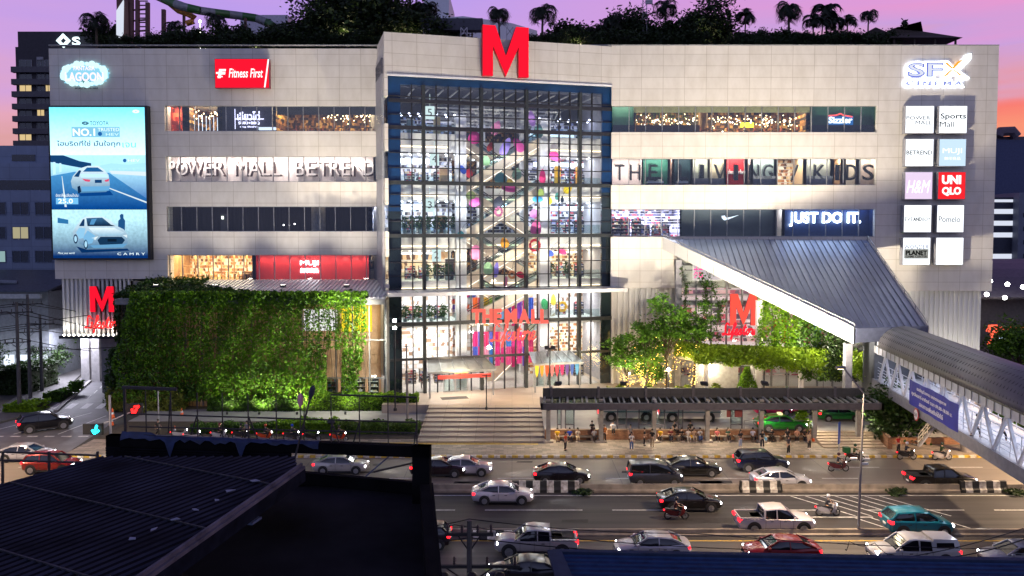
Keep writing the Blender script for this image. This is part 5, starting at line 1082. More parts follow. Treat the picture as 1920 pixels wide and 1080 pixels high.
mb=MB(); mb.box(xa, xb, PY, PY+6, .40, .46); mb.build('floor', M('wood_floor'), pv)
mb=MB(); mb.box(xb-.2, xb, PY+.2, PY+6, .4, zt); mb.box(xa, xa+.2, PY+.2, PY+6, .4, zt); mb.build('side_wall', M('eave_grey'), pv)
pf=MB(); pf.box(xa, xb, PY+.05, PY+.08, .46, zt-.5); w=pf.build('window', GLASS('window_glass'), pv)
mb=MB()
for k in range(17): x=xa+(xb-xa)*k/16; mb.box(x-.07, x+.07, PY-.02, PY+.14, .46, zt)
for z in (3.6, 8): mb.box(xa, xb, PY-.01, PY+.13, z, z+.14)
mb.build('frame', M('main_grey', (.2, .2, .2), .5), w)
lamp('ceiling_light', 'AREA', (xb-5, PY+3, zt-.8), 420, (1, .78, .5), pv, size=9, sizey=3); lamp('ceiling_light', 'AREA', (xa+10, PY+3, zt-.8), 80, (1, .8, .6), pv, size=14, sizey=3); lamp('low_light', 'AREA', (xb-4, PY+3, 3.4), 160, (1, .9, .8), pv, size=7, sizey=2)
mb=MB(); p0, p1=P(640, 622, PY+1.5), P(697, 573, PY+1.5); mb.box(p0[0], p1[0], PY+1.5, PY+1.6, p0[2], p1[2]); mb.build('yellow_lightbox', EM('lightbox_yellow', (1, .72, .03), 1.5), pv)
mb=MB(); p0, p1=P(570, 620, PY+1.5), P(632, 580, PY+1.5); mb.box(p0[0], p1[0], PY+1.5, PY+1.6, p0[2], p1[2]); mb.build('white_lightbox', EM('lightbox_white', (1, .92, .9), 1.2), pv)
for k in range(4):
 x=P(618+k*26, 740, PY)[0]; shelf(x, PY+1.6, .46, 1.2, 3.0, '%s tall shelf from the left in the ivy pavilion window'%ordn[k], 'shelves in the pavilion window', gm)
# ================================================================ SLOPING CANOPY ROOF
cn=thing('sloping_canopy', 'big sloping grey metal canopy roof with a white fascia on the right wing', 'canopy', (30, 90, 1.2))
Ac, Bc, Cc, Dc=Vector((18.99, FY-.06, 19.5)), Vector((44.4, FY-.06, 19.35)), Vector(P(1738, 613, 82)), Vector(P(1603, 617, 82))
metalroof=M('standing_seam_metal', (.27, .29, .37), .34, metal=.3, var=.12, scale=.35)
mb=MB(); mb.slab([tuple(p) for p in (Ac, Dc, Cc, Bc)], (0, 0, -.3)); mb.build('roof_sheet', metalroof, cn)
mb=MB(); dr=Cc-Bc; k=0
while True:
 x0=Bc.x-.1-k*.72
 if x0<Ac.x+.3: break
 p0=Vector((x0, Bc.y, Bc.z+(Ac.z-Bc.z)*(Bc.x-x0)/(Bc.x-Ac.x)))
 den=dr.x*(Dc.y-Ac.y)-dr.y*(Dc.x-Ac.x); t=((Ac.x-p0.x)*(Dc.y-Ac.y)-(Ac.y-p0.y)*(Dc.x-Ac.x))/den
 t=min(1, max(0, t)) if t>0 else 1
 p1=p0+dr*t; w=Vector((.035, 0, 0)); mb.slab([tuple(p0-w), tuple(p1-w), tuple(p1+w), tuple(p0+w)], (0, 0, .12)); k+=1
mb.build('roof_seam', M('seam_dark', (.2, .21, .26), .4, metal=.4), cn)
fas=M('fascia_white', (.46, .45, .43), .5, var=.06, scale=.5)
mb=MB(); nl=Vector((Dc.y-Ac.y, -(Dc.x-Ac.x), 0)).normalized(); nl=-nl if nl.x>0 else nl
mb.slab([tuple(Ac+Vector((0, 0, .25))), tuple(Dc+Vector((0, 0, .25))), tuple(Dc-Vector((0, 0, 1.5))), tuple(Ac-Vector((0, 0, 1.3)))], tuple(nl*.3)); mb.build('side_fascia', fas, cn)
mb=MB()
for k in range(1, 13): p=Ac.lerp(Dc, k/13)+nl*.31; mb.bar(tuple(p+Vector((0, 0, .2))), tuple(p-Vector((0, 0, 1.35))), .05)
mb.build('fascia_joint', M('joint_grey', (.3, .29, .27), .6), cn)
mb=MB(); mb.slab([tuple(Dc+Vector((0, 0, .1))), tuple(Cc+Vector((0, 0, .1))), tuple(Cc-Vector((0, 0, 1.2))), tuple(Dc-Vector((0, 0, 1.4)))], (0, -.25, 0)); mb.build('front_fascia', M('fascia_blue_grey', (.09, .10, .15), .5), cn)
mb=MB(); up=Vector((0, 0, .55)); pr=nl*.1
mb.tube([tuple(Ac+up+pr), tuple(Dc+up+pr)], .05, 6); mb.tube([tuple(Bc+up), tuple(Cc+up)], .05, 6)
for k in range(9): p=Ac.lerp(Dc, k/8)+pr; mb.tube([tuple(p), tuple(p+up)], .05, 6)
for k in range(7): p=Bc.lerp(Cc, k/6); mb.tube([tuple(p), tuple(p+up)], .05, 6)
mb.build('guard_rail', M('rail_grey', (.32, .31, .3), .4, metal=.5), cn)
mb=MB(); mb.slab([tuple(Bc), tuple(Cc), tuple(Cc-Vector((0, 0, 1.1))), tuple(Bc-Vector((0, 0, 1.1)))], (.25, 0, 0)); mb.build('right_fascia', M('fascia_beige', (.5, .46, .38), .5), cn)
colw=M('column_white'); mb=MB()
for u, v0, Y in ((1272, 484, 98.6), (1424, 560, 95.2), (1590, 640, 82.6)):
 p=P(u, v0, Y)
 mb=MB(); mb.box(p[0]-.35, p[0]+.35, Y-.35, Y+.35, 1.2, p[2]-.2); mb.build('column', colw if u==1424 else M('column_grey'), cn)
gh=thing('glass_hall', 'lit glass hall with coloured displays under the sloping canopy', 'building', (30, 98.6, 1.2))
hx0, hx1=P(1276, 600, 98.6)[0], 43.6; GY=98.6
mb=MB(); mb.box(hx0, hx1, 106, 106.2, 1.2, 19); mb.build('back_wall', CLUTTER('goods_hall', ['f0dcdc', 'e8a8b0', 'f4e8e4', 'c86070', '806878', 'f0d0c8', 'f8f0ee', '584858', 'e8c0c0', 'd0a0a8'], .55, .8), gh)
mb=MB(); mb.box(hx0, hx1, GY, 106, 1.15, 1.24); mb.box(hx0, hx1, GY+1, 106, 5.4, 5.8); mb.box(hx0, hx1, GY+1.5, 106, 11.2, 11.8); mb.build('floor', bal, gh)
mb=MB(); mb.box(hx1, hx1+.2, GY, 106, 1.2, 19); mb.box(hx0-.2, hx0, GY, 106, 1.2, 19); mb.build('side_wall', whitep, gh)
lamp('ceiling_light', 'AREA', (30, 103, 16.5), 900, (1, .82, .85), gh, size=22, sizey=3); lamp('ceiling_light', 'AREA', (30, 103, 11), 900, (1, .84, .84), gh, size=22, sizey=3); lamp('ceiling_light', 'AREA', (30, 102.5, 5.2), 200, (1, .85, .7), gh, size=22, sizey=3)
pf=MB(); pf.box(hx0, hx1, GY, GY+.04, 1.24, 18.5); w=pf.build('window', GLASS('window_glass'), gh); mb=MB()
for k in range(13): x=hx0+(hx1-hx0)*k/12; mb.box(x-.09, x+.09, GY-.12, GY+.16, 1.24, 18.5)
for z in (5.6, 9.0, 12.6, 15.6): mb.box(hx0, hx1, GY-.1, GY+.14, z, z+.16)
mb.build('frame', M('main_grey'), w)
em_sign(1369, 1419, 551, 610, 96.8, 'red letter M hanging before the glass hall under the sloping canopy', .35, EM('coral_m', (1, .09, .06), 1.25))
script_word('Lifestore', 1354, 1420, 606, 634, 96.7, EM('red_script', (.9, .02, .04), 1.2), 'red handwritten word under the hanging letter by the glass hall', .12)
t, fy=box_sign('panel_sign', 'pale panel sign with pink square characters at the top of the glass hall', 1299, 1353, 491, 526, .2, EM('panel_pale', (.75, .66, .68), .8), whitep, Y=98.3, gap=.1)
for tx, u, v in (('ユニ', 1309, 500), ('クロ', 1309, 515)): on(t, fy, tx, u, v, 17, 13, EM('neon_pink', (1, .06, .3), 1.4), offset=.02)
cols8=['d84020', 'f0a020', '7a3aa0', 'e03070', '3060c0', 'f0e0d8', 'c02050', 'e86020']
for k in range(8):
 x=hx0+12+k*1.35; mb=MB(); mb.box(x, x+.9, GY+2.2, GY+2.35, 5.9+(k%2)*.4, 9.4+(k%3)*.6); tag(mb.build('display_stand', M('disp_'+cols8[k], cols8[k], .6, var=.1)), '%s upright display stand, %s from the left inside the glass hall'%(hue(cols8[k]), ordn[k]), 'stand', 'display stands in the glass hall')
tr_=thing('planter_balcony', 'white edged balcony carrying a long bright hedge before the glass hall', 'balcony', (30, 94, 1.2))
edge=[(20.5, 97), (23, 93.6), (28, 91.6), (33, 89.6), (37.5, 86), (39.5, 83)]
mb=MB(); ps=[(x, y, 4.9) for x, y in edge]+[(41, 98, 4.9), (20.5, 98.2, 4.9)]; mb.slab(ps, (0, 0, .5)); mb.build('slab', whitep, tr_)
mb=MB()
for (x, y), (x2, y2) in zip(edge[:-1], edge[1:]): d=Vector((y2-y, x-x2, 0)).normalized()*-.5; mb.slab([(x, y, 5.4), (x2, y2, 5.4), (x2, y2, 6.0), (x, y, 6.0)], tuple(d if d.y>0 else -d))
mb.build('planter', M('planter_grey', (.3, .3, .29), .6), tr_)
for x, y in ((23.2, 95), (28.5, 94), (33.5, 92), (38, 88)): mb=MB(); mb.lathe([(.3, 1.2), (.3, 4.9)], (x, y, 0), 14); mb.build('column', colw, tr_)
lamp('terrace_light', 'AREA', (29, 94.5, 4.8), 240, (1, .8, .55), tr_, size=9, sizey=2); lamp('terrace_light', 'AREA', (36.5, 90, 4.8), 260, (1, .8, .55), tr_, size=4, sizey=3)
mb=MB(); mb.box(22, 27.5, 96.5, 96.7, 1.2, 4.9); mb.build('cafe_wall', M('cafe_wall', (.36, .33, .31), .6), tr_)
band_sign('cafe_sign', 'small white blue glowing sign behind the plaza trees', 'table', 1312, 674, 30, 8, 95.8, EM('cafe_glow', (.85, .92, 1), 3), offset=.02)
for k in range(7):
 place(use(tb2), (23.5+k*2.3, 91.2-k*.75+(k%2), 1.2), 0, 'terrace cafe table, %s from the left under the planter balcony'%ordn[k], 'tables on the plaza terrace')
 for sg in (-1, 1): place(use(ch2), (23.5+k*2.3+sg*.75, 91.2-k*.75+(k%2), 1.2), -sg*R(90), 'terrace chair %s of the %s terrace table under the planter balcony'%('left' if sg<0 else 'right', ordn[k]), 'chairs on the plaza terrace')
# ================================================================ entrance porches, posts
def porch(u0, u1, v, name, label):
 d0=-2.6; s0_, s1_=As(u0, d0), As(u1, d0); z=Az((u0+u1)/2, v, d0); t=thing(name, label, 'canopy', A((s0_+s1_)/2, d0, 1.2))
 mb=MB()
 vs=[A(s0_, d0, z), A(s1_, d0, z), A(s1_-.5, CW, z+.9), A(s0_+.5, CW, z+.9)]; mb.slab(vs, (0, 0, .14)); mb.build('roof', M('porch_roof', (.42, .44, .42), .25, metal=.3, var=.1), t)
 mb=MB()
 for k in range(6): a=k/5; mb.bar(Vector(vs[0]).lerp(Vector(vs[1]), a)+Vector((0, 0, .16)), Vector(vs[3]).lerp(Vector(vs[2]), a)+Vector((0, 0, .16)), .08)
 mb.bar(Vector(vs[0]), Vector(vs[1]), .2); mb.build('rib', steel, t)
 mb=MB()
 for s in (s0_+.3, s1_-.3): mb.bar(A(s, d0+.2, 1.2), A(s, d0+.2, z), .16)
 mb.build('post', steel, t); lamp('porch_light', 'AREA', A((s0_+s1_)/2, d0+1.6, z-.1), 330, (1, .93, .85), t, size=s1_-s0_-1, sizey=1.5); return t, s0_, s1_, z
t, a_, b_, z_=porch(800, 930, 697, 'entrance_porch', 'flat glass entrance porch with an orange lamp at the left doors')
mb=MB(); ab(mb, (a_+b_)/2-.8, (a_+b_)/2+.8, -2.2, -1.8, z_-.25, z_-.05); mb.build('orange_lamp', EM('orange_lamp', (1, .3, .03), 5), t)
mb=MB(); ab(mb, a_+1.2, b_-.6, -2.5, -2.4, z_-.8, z_-.35); mb.build('red_valance', M('valance_red', (.5, .05, .04), .6, emit=(.5, .05, .03), es=.3), t)
t, a_, b_, z_=porch(1000, 1094, 682, 'entrance_porch', 'flat glass entrance porch hung with coloured pennants at the right doors')
for k in range(9):
 cpen=['f0d030', 'f0a030', 'e06030', 'f08080', 'e85060', 'c83070', '7050a0', '4060b0', '60a8d8'][k]; s=a_+.5+k*(b_-a_-1.2)/8
 mb=MB(); mb.slab([A(s-.25, -2.5, z_-.1), A(s+.25, -2.5, z_-.1), A(s+.2, -2.5, z_-1.0), A(s, -2.5, z_-1.6), A(s-.2, -2.5, z_-1.0)], (0, -.03, 0)); tag(mb.build('pennant', M('pennant_'+cpen, cpen, .7, var=.05)), '%s pennant, %s from the left under the right entrance porch'%(hue(cpen), ordn[k]), 'pennant', 'pennants under the right entrance porch')
for i, (u0, u1) in enumerate(((830, 852), (853, 876), (1000, 1022), (1024, 1046))):
 d=CW-.2; a, b_=As(u0, d), As(u1, d); dz=3.7; t=thing('glass_door', '%s glass entrance door leaf from the left with a steel frame'%ordn[i], 'door', A(a, d, 1.22), 'glass entrance doors'); mb=MB()
 ab(mb, a, a+.1, d, d+.08, 1.22, dz); ab(mb, b_-.1, b_, d, d+.08, 1.22, dz); ab(mb, a+.1, b_-.1, d, d+.08, dz-.1, dz); ab(mb, a+.1, b_-.1, d, d+.08, 1.22, 1.34); mb.build('frame', steel, t)
 mb=MB(); ab(mb, a+.1, b_-.1, d+.03, d+.05, 1.34, dz-.1); mb.build('pane', GLASS('balustrade_glass'), t); mb=MB(); s=b_-.25 if i%2==0 else a+.25; mb.bar(A(s, d-.06, 1.9), A(s, d-.06, 2.8), .05); mb.build('handle', steel, t)
mb=MB(); p=A(As(848, -3.6), -3.6, 1.2); ab(mb, As(826, -3), As(876, -3), -3.6, -2.2, 1.201, 1.22); tag(mb.build('door_mat', M('mat_dark', (.06, .055, .05), .9)), 'dark door mat before the left entrance doors', 'mat')
def post(name, label, u, vb, vt, zb=None, y=None, heads=(), r=.09, mat=None):
 b=G(u, vb, 1.2 if zb is None else zb) if y is None else (P(u, vb, y)); ztop=P(u, vt, b[1])[2]; z0=b[2]
 t=thing(name, label, 'lamp', (b[0], b[1], z0)); mb=MB(); mb.tube([(0, 0, 0), (0, 0, ztop-z0)], r, 8); mb.lathe([(r*2.2, 0), (r*2.2, .25), (r, .35)], n=10); mb.build('post', mat or darkmetal, t, world=False)
 mb=MB(); mb.bar((-.5, 0, ztop-z0-.1), (.5, 0, ztop-z0-.1), .07); mb.build('cross_bar', mat or darkmetal, t, world=False)
 for i, (dx, ay, az) in enumerate(heads):
  mb=MB(); hm=Matrix.Translation((dx, 0, ztop-z0))@Matrix.Rotation(az, 4, 'Z')@Matrix.Rotation(ay, 4, 'X'); mb.box(-.28, .28, -.10, .10, -.2, .2, 0, hm); h=mb.build('lamp_head', mat or darkmetal, t, world=False)
  mb=MB(); mb.box(-.24, .24, .102, .12, -.16, .16, 0, hm); mb.build('lens', EM('flood_lens', (1, .95, .82), 30), h, world=False)
 return t, b, ztop
# ================================================================ FOOTBRIDGE
br=thing('footbridge', 'covered white truss footbridge with a grey barrel roof crossing the road', 'bridge', (37, 66, 0))
def bx_(side, Y): return 37.2-.14*(80-Y)+(4.6 if side else 0)
bw0, bw1=82.0, 40.0
zD, zDk, zE, zF, zRd=4.75, 5.3, 8.75, 8.05, 10.9
white_st=M('bridge_white', (.55, .56, .62), .45, var=.1, metal=.1); roof_b=M('barrel_roof', (.15, .14, .15), .45, metal=.2, var=.18, scale=.5)
mb=MB(); secs=[]
for Y in (bw0-1.5, bw1):
 c=(bx_(0, Y)+bx_(1, Y))/2; w=2.45; secs.append([(c-w*math.cos(math.pi*k/14), Y, zE+2.1*math.sin(math.pi*k/14)) for k in range(15)])
mb.loft(secs, closed=False, caps=False); o=mb.build('barrel_roof', roof_b, br, 50); so=o.modifiers.new('t', 'SOLIDIFY'); so.thickness=.1
mb=MB(); Y=bw0-1.6
while Y>bw1:
 c=(bx_(0, Y)+bx_(1, Y))/2
 mb.tube([(c-2.5*math.cos(math.pi*k/12), Y, zE+.02+2.13*math.sin(math.pi*k/12)) for k in range(13)], .07, 4); Y-=.5
mb.build('roof_seam', M('roof_seam_dark', (.03, .028, .03), .6), br)
mb=MB()
for sd in (0, 1):
 o_=-.15 if sd==0 else .05
 mb.slab([(bx_(sd, bw0)+o_, bw0, zF), (bx_(sd, bw1)+o_, bw1, zF), (bx_(sd, bw1)+o_, bw1, zE), (bx_(sd, bw0)+o_, bw0, zE)], (.1, 0, 0))
mb.build('fascia_panel', white_st, br)
mb=MB()
for k in range(34): Y=bw0-.5-k*1.2; mb.bar((bx_(0, Y)-.2, Y, zF+.05), (bx_(0, Y)-.2, Y, zE+.02), .05)
mb.build('fascia_joint', M('joint_grey'), br)
mb=MB()
for sd in (0, 1): mb.tube([(bx_(sd, bw0)-.2+.4*sd, bw0-1, zE+.08), (bx_(sd, bw1)-.2+.4*sd, bw1, zE+.08)], .12, 6)
mb.build('gutter', M('gutter_dark', (.05, .05, .055), .5), br)
mb=MB(); mb.slab([(bx_(0, bw0)-.1, bw0, zD), (bx_(1, bw0)+.1, bw0, zD), (bx_(1, bw1)+.1, bw1, zD), (bx_(0, bw1)-.1, bw1, zD)], (0, 0, zDk-zD)); mb.build('deck', M('bridge_deck', (.35, .35, .38), .6, var=.1), br)
mb=MB()
for sd in (0, 1): o_=-.3 if sd==0 else .1; mb.slab([(bx_(sd, bw0)+o_, bw0, zD-.35), (bx_(sd, bw1)+o_, bw1, zD-.35), (bx_(sd, bw1)+o_, bw1, zDk+.05), (bx_(sd, bw0)+o_, bw0, zDk+.05)], (.2, 0, 0))
mb.build('edge_girder', M('girder_grey', (.24, .24, .27), .5, var=.15), br)
for sd in (0, 1):
 mb=MB(); Y=bw0-1.5; k=0
 while Y>bw1+2:
  mb.bar((bx_(sd, Y), Y, zDk), (bx_(sd, Y-1.8), Y-1.8, zF+.1), .2); mb.bar((bx_(sd, Y-1.8), Y-1.8, zF+.1), (bx_(sd, Y-3.6), Y-3.6, zDk), .2); Y-=3.6
 mb.build('truss', white_st, br)
 mb=MB(); o_=.25 if sd==0 else -.25
 for h in (.3, .6, .9, 1.2, 1.75): mb.tube([(bx_(sd, bw0)+o_, bw0, zDk+h), (bx_(sd, bw1)+o_, bw1, zDk+h)], .03, 5)
 Y=bw0
 while Y>bw1: mb.tube([(bx_(sd, Y)+o_, Y, zDk), (bx_(sd, Y)+o_, Y, zDk+1.75)], .035, 5); Y-=1.5
 mb.build('railing', white_st, br)
mb=MB()
for k in range(9): Y=79.5-k*4.4; c=(bx_(0, Y)+bx_(1, Y))/2; mb.box(c-.12, c+.12, Y-.7, Y+.7, zF+.35, zF+.42)
mb.build('tube_light', EM('bridge_tube', (.78, .84, 1), 12), br)
for k in range(4): Y=77.5-k*9; lamp('bridge_light', 'AREA', ((bx_(0, Y)+bx_(1, Y))/2, Y, zF+.3), 330, (.75, .82, 1), br, size=1.4, sizey=7)
mb=MB()
for (x, y) in ((42.0, 73.2), (33.3, 44.6)): mb.lathe([(.45, 0), (.45, zD-.3), (.9, zD)], (x, y, 0), 14)
mb.box(37, 42.6, 72.8, 73.6, zD-.75, zD-.36); mb.build('pier', M('pier_concrete', (.25, .22, .2), .7), br)
pb=Vector(P(1646, 640, 82)); mb=MB(); mb.box(pb.x-.4, pb.x+5.2, 81.8, 84.5, 1.2, 9.4); mb.build('landing_wall', M('landing_dark', (.055, .06, .075), .6), br)
mb=MB(); mb.box(bx_(0, 81)-.05, bx_(1, 81), 80.6, 81.2, zF-.1, zE+.5); mb.build('portal_frame', white_st, br)
ba, bb_=0, 0
def fx(u):
 k=ray(u, 740); k=k[0]/k[1]; return (37.2-11.2)/(k-.14)
Ya, Yb=fx(1713), fx(1806)
t=thing('bridge_banner', 'royal blue cloth banner with white lettering hung on the bridge rail', 'banner', (bx_(0, (Ya+Yb)/2)-.4, (Ya+Yb)/2, 5.3)); mb=MB(); n=14
secs=[[(bx_(0, Ya+(Yb-Ya)*k/n)-.36-.05*math.sin(k*1.7), Ya+(Yb-Ya)*k/n, z) for z in (7.35-.05*math.sin(k*.6), 5.15)] for k in range(n+1)]
mb.loft(secs, closed=False, caps=False); o=mb.build('cloth', M('banner_blue', (.02, .025, .33), .6, var=.15, scale=1), t); so=o.modifiers.new('t', 'SOLIDIFY'); so.thickness=.02
ang=math.atan2(-1, -.14)
for i, (tx, z, w) in enumerate((('ขอเชิญร่วมงาน มหกรรมสุขภาพ', 6.85, .62), ('ทุกวันเสาร์-อาทิตย์ เวลา 09.00-18.00 น.', 6.25, .85), ('สอบถามเพิ่มเติมได้ที่นี่', 5.7, .5))):
 Ym=(Ya+Yb)/2; text('lettering', tx, 1, (bx_(0, Ym)-.47, Ym, z), M('banner_white', (.75, .76, .85), .6, var=0), t, rz=ang, fit=((Ya-Yb)*w, .42), depth=.02, offset=.008)
Ys=fx(1729); t=thing('height_sign', 'round white height limit sign with a red rim under the bridge edge', 'sign', (bx_(0, Ys)-.45, Ys, 4.6)); mb=MB(); mb.cyl((0, 0, 0), (-.99, .14, 0), .55, .04, 24); mb.build('rim', M('sign_red', (.5, .03, .03), .5, var=0), t, world=False); mb=MB(); mb.cyl((-.041, .006, 0), (-.99, .14, 0), .44, .02, 24); mb.build('disc', M('sign_white', (.75, .75, .75), .5, var=0), t, world=False)
text('lettering', '5.0', 1, (bx_(0, Ys)-.53, Ys+.01, 4.6), ink, t, rz=ang, fit=(.5, .3), depth=.01)
stt=thing('bridge_stairs', 'open steel staircase with pale railings descending under the footbridge', 'stairs', (37, 77, 0)); s0_, s1_=Vector((37.7, 76.3, .2)), Vector((42.6, 79.0, 4.2)); mb=MB(); dd=Vector((s1_.y-s0_.y, s0_.x-s1_.x, 0)).normalized()*1.6
for k in range(16): p=s0_.lerp(s1_, k/15); mb.slab([tuple(p), tuple(p+dd), tuple(p+dd+Vector((.26, .2, 0))), tuple(p+Vector((.26, .2, 0)))], (0, 0, .06))
mb.build('steps', M('step_steel', (.2, .19, .18), .6), stt)
for nm, o_ in (('stringer', Vector((0, 0, 0))), ('stringer', dd)): mb=MB(); mb.bar(s0_+o_-Vector((0, 0, .15)), s1_+o_-Vector((0, 0, .15)), .22); mb.build(nm, M('girder_grey'), stt)
for o_ in (Vector((0, 0, 0)), dd):
 mb=MB()
 for h in (.35, .7, 1.05): mb.tube([s0_+o_+Vector((0, 0, h)), s1_+o_+Vector((0, 0, h))], .035, 5)
 for k in range(9): p=s0_.lerp(s1_, k/8)+o_; mb.tube([p, p+Vector((0, 0, 1.05))], .035, 5)
 mb.build('railing', M('rail_pale', (.5, .47, .42), .5), stt)
# ================================================================ BUS SHELTER
bs=thing('bus_shelter', 'long dark steel bus shelter with a slatted glass roof on grey columns', 'shelter', (18, 76.6, .15))
cols_u=(1028, 1127, 1226, 1326, 1427, 1527, 1609); CYs=76.5
xs_=[P(u, 800, CYs)[0] for u in cols_u]; zB=P(1300, 768, 75.4)[2]; zBt=P(1300, 756, 75.4)[2]
sx0, sx1=P(1014, 760, 75.4)[0], P(1656, 765, 75.4)[0]
shm=M('shelter_steel', (.075, .07, .085), .45, metal=.3, var=.2); pan=GRID('shelter_panel', (.028, .028, .034), (.012, .012, .015), 1.3, .9, .05, .6, 'xz', .15)
mb=MB(); mb.box(sx0, sx1, 75.3, 75.55, zB, zBt); mb.build('front_beam', shm, bs)
zP0, zP1=P(1300, 746, 78.2)[2], P(1300, 728, 78.2)[2]
mb=MB(); mb.box(sx0+.3, sx1-.6, 78.1, 78.4, zP0-.1, zP1); mb.build('rear_panel', pan, bs)
mb=MB()
for k in range(7): a=sx0+1.0+k*(sx1-sx0)/7; mb.box(a, a+.25, 78.0, 78.45, zP0-.1, zP1+.15)
mb.build('panel_post', shm, bs)
mb=MB(); mb.slab([(sx0+.1, 75.6, zBt-.1), (sx1-.1, 75.6, zBt-.1), (sx1-.1, 78.05, zP0), (sx0+.1, 78.05, zP0)], (0, 0, .03)); mb.build('roof_glass', GLASS('shelter_glass', (.35, .42, .40), .16, .1), bs)
mb=MB(); rs=random.Random(5)
for k in range(46): x=sx0+.3+k*(sx1-sx0-.6)/45+rs.uniform(-.15, .15); mb.bar((x, 75.55, zBt), (x+.15, 78.05, zP0+.08), .12 if k%3 else .2)
mb.build('roof_bar', M('bar_grey', (.28, .28, .27), .45, metal=.3), bs)
mb=MB(); mb.box(sx0, sx0+.2, 75.3, 78.4, zB, zBt); mb.box(sx1-.2, sx1, 75.3, 78.4, zB, zBt); mb.build('end_beam', shm, bs)
for x in xs_:
 mb=MB(); mb.box(x-.2, x+.2, CYs-.2, CYs+.2, .15, zBt+.15); mb.build('column', M('shelter_column', (.32, .3, .27), .4, metal=.4), bs)
 mb=MB(); mb.box(x-.5, x+.5, CYs-.45, CYs+.45, .15, .32); mb.build('column_base', M('base_concrete', (.36, .31, .25), .7), bs)
 mb=MB(); mb.bar((x, CYs, zB-.3), (x, 75.5, zB+.1), .16); mb.bar((x, CYs, zB-.3), (x, 78.1, zP0), .16); mb.build('bracket', shm, bs)
 mb=MB(); mb.box(x+.25, x+.55, CYs-.15, CYs+.15, zB-.2, zB-.12); mb.build('downlight', EM('shelter_lamp', (1, .82, .55), 40), bs)
 lamp('shelter_light', 'SPOT', (x+.4, CYs-.1, zB-.25), 700, (1, .82, .58), bs, aim=(x+.3, CYs-.4, 0), size=.15, spot=150, blend=.7)
for i, (ua, ub) in enumerate(((1045, 1052), (1060, 1076), (1158, 1174), (1198, 1246), (1272, 1280), (1370, 1391))):
 xa_, xb_=P(ua, 800, 77.75)[0], P(ub, 800, 77.75)[0]; t=thing('wind_screen', '%s dark framed glass screen from the left behind the bus shelter columns'%ordn[i], 'screen', (xa_, 77.75, 1.0), 'glass screens of the bus stop'); mb=MB()
 for x in (xa_, xb_): mb.box(x-.05, x+.05, 77.7, 77.8, 1.0, 4.1)
 mb.box(xa_+.05, xb_-.05, 77.7, 77.8, 4.0, 4.1); mb.box(xa_+.05, xb_-.05, 77.7, 77.8, 1.5, 1.6); mb.build('frame', shm, t); mb=MB(); mb.box(xa_+.05, xb_-.05, 77.74, 77.76, 1.6, 4.0); mb.build('pane', GLASS('balustrade_glass'), t)
mb=MB(); seatm=M('bench_stone', (.2, .16, .12), .6, var=.15)
for i, (ua, ub) in enumerate(((1046, 1122), (1236, 1262), (1264, 1320), (1334, 1364), (1376, 1420), (1432, 1462), (1466, 1518))):
 xa_, xb_=P(ua, 835, 76.9)[0], P(ub, 835, 76.9)[0]; t=thing('stone_bench', '%s low stone bench from the left along the brick wall of the bus stop'%ordn[i], 'bench', ((xa_+xb_)/2, 76.95, .15), 'benches along the bus stop'); w=(xb_-xa_)/2
 mb=MB(); mb.box(-w, w, -.25, .3, .38, .48); mb.build('seat', seatm, t, world=False, bevel=.02)
 for sg in (-1, 1): mb=MB(); mb.box(sg*w*.7-.15, sg*w*.7+.15, -.18, .28, 0, .38); mb.build('leg', conc, t, world=False)
t=thing('wall_railing', 'low steel railing on the brick wall behind the right benches', 'railing', (23, 77.5, 1.16)); mb=MB(); x0_, x1_=P(1395, 810, 77.5)[0], P(1518, 810, 77.5)[0]
mb.tube([(x0_, 77.5, 2.0), (x1_, 77.5, 2.0)], .04, 5)
mb.build('rail', M('rail_grey'), t)
for k in range(5): mb=MB(); x=x0_+(x1_-x0_)*k/4; mb.tube([(x, 77.5, 1.16), (x, 77.5, 2.0)], .04, 5); mb.build('baluster', M('rail_grey'), t)
b=G(1573, 845, .15); t=thing('bus_stop_sign', 'upright blue bus stop sign board on two thin legs by the corner steps', 'sign', b); mb=MB(); mb.box(-.38, .38, -.05, .05, .7, 2.7); mb.build('board', M('board_blue', (.02, .06, .3), .5), t, world=False)
for sg in (-.3, .3): mb=MB(); mb.bar((sg, 0, 0), (sg, 0, .7), .06); mb.build('leg', steel, t, world=False)
t.rotation_euler=(0, 0, R(60))
for i, u in enumerate((1366, 1381, 1388)):
 x=P(u, 770, 76.4)[0]; mb=MB(); mb.box(x-.18, x+.18, 76.35, 76.4, zB-.95, zB-.02); tag(mb.build('hanging_notice', M('notice_maroon', (.18, .03, .03), .6)), '%s maroon notice board hanging under the shelter roof'%('left', 'middle', 'right')[i], 'sign', 'notices under the shelter roof')
post('plaza_post', 'dark lamp post with pale twin floodlights in front of the right porch', 1031, 742, 652, heads=((-.35, R(-35), 0), (.35, R(-35), 0)))
post('plaza_post', 'dark lamp post with square floodlights before the planter hedge', 1432, 742, 662, heads=((-.4, R(-35), 0), (.4, R(-35), 0)))
post('plaza_post', 'tall dark post with a bracket in front of the left glass entrance', 763, 748, 648, heads=())
post('thin_post', 'thin dark post standing on the plaza before the middle doors', 912, 768, 702, r=.06)
post('thin_post', 'grey post at the left end of the entrance stairs', 764, 800, 700, zb=.3, r=.13, mat=M('post_grey', (.25, .22, .18), .6))
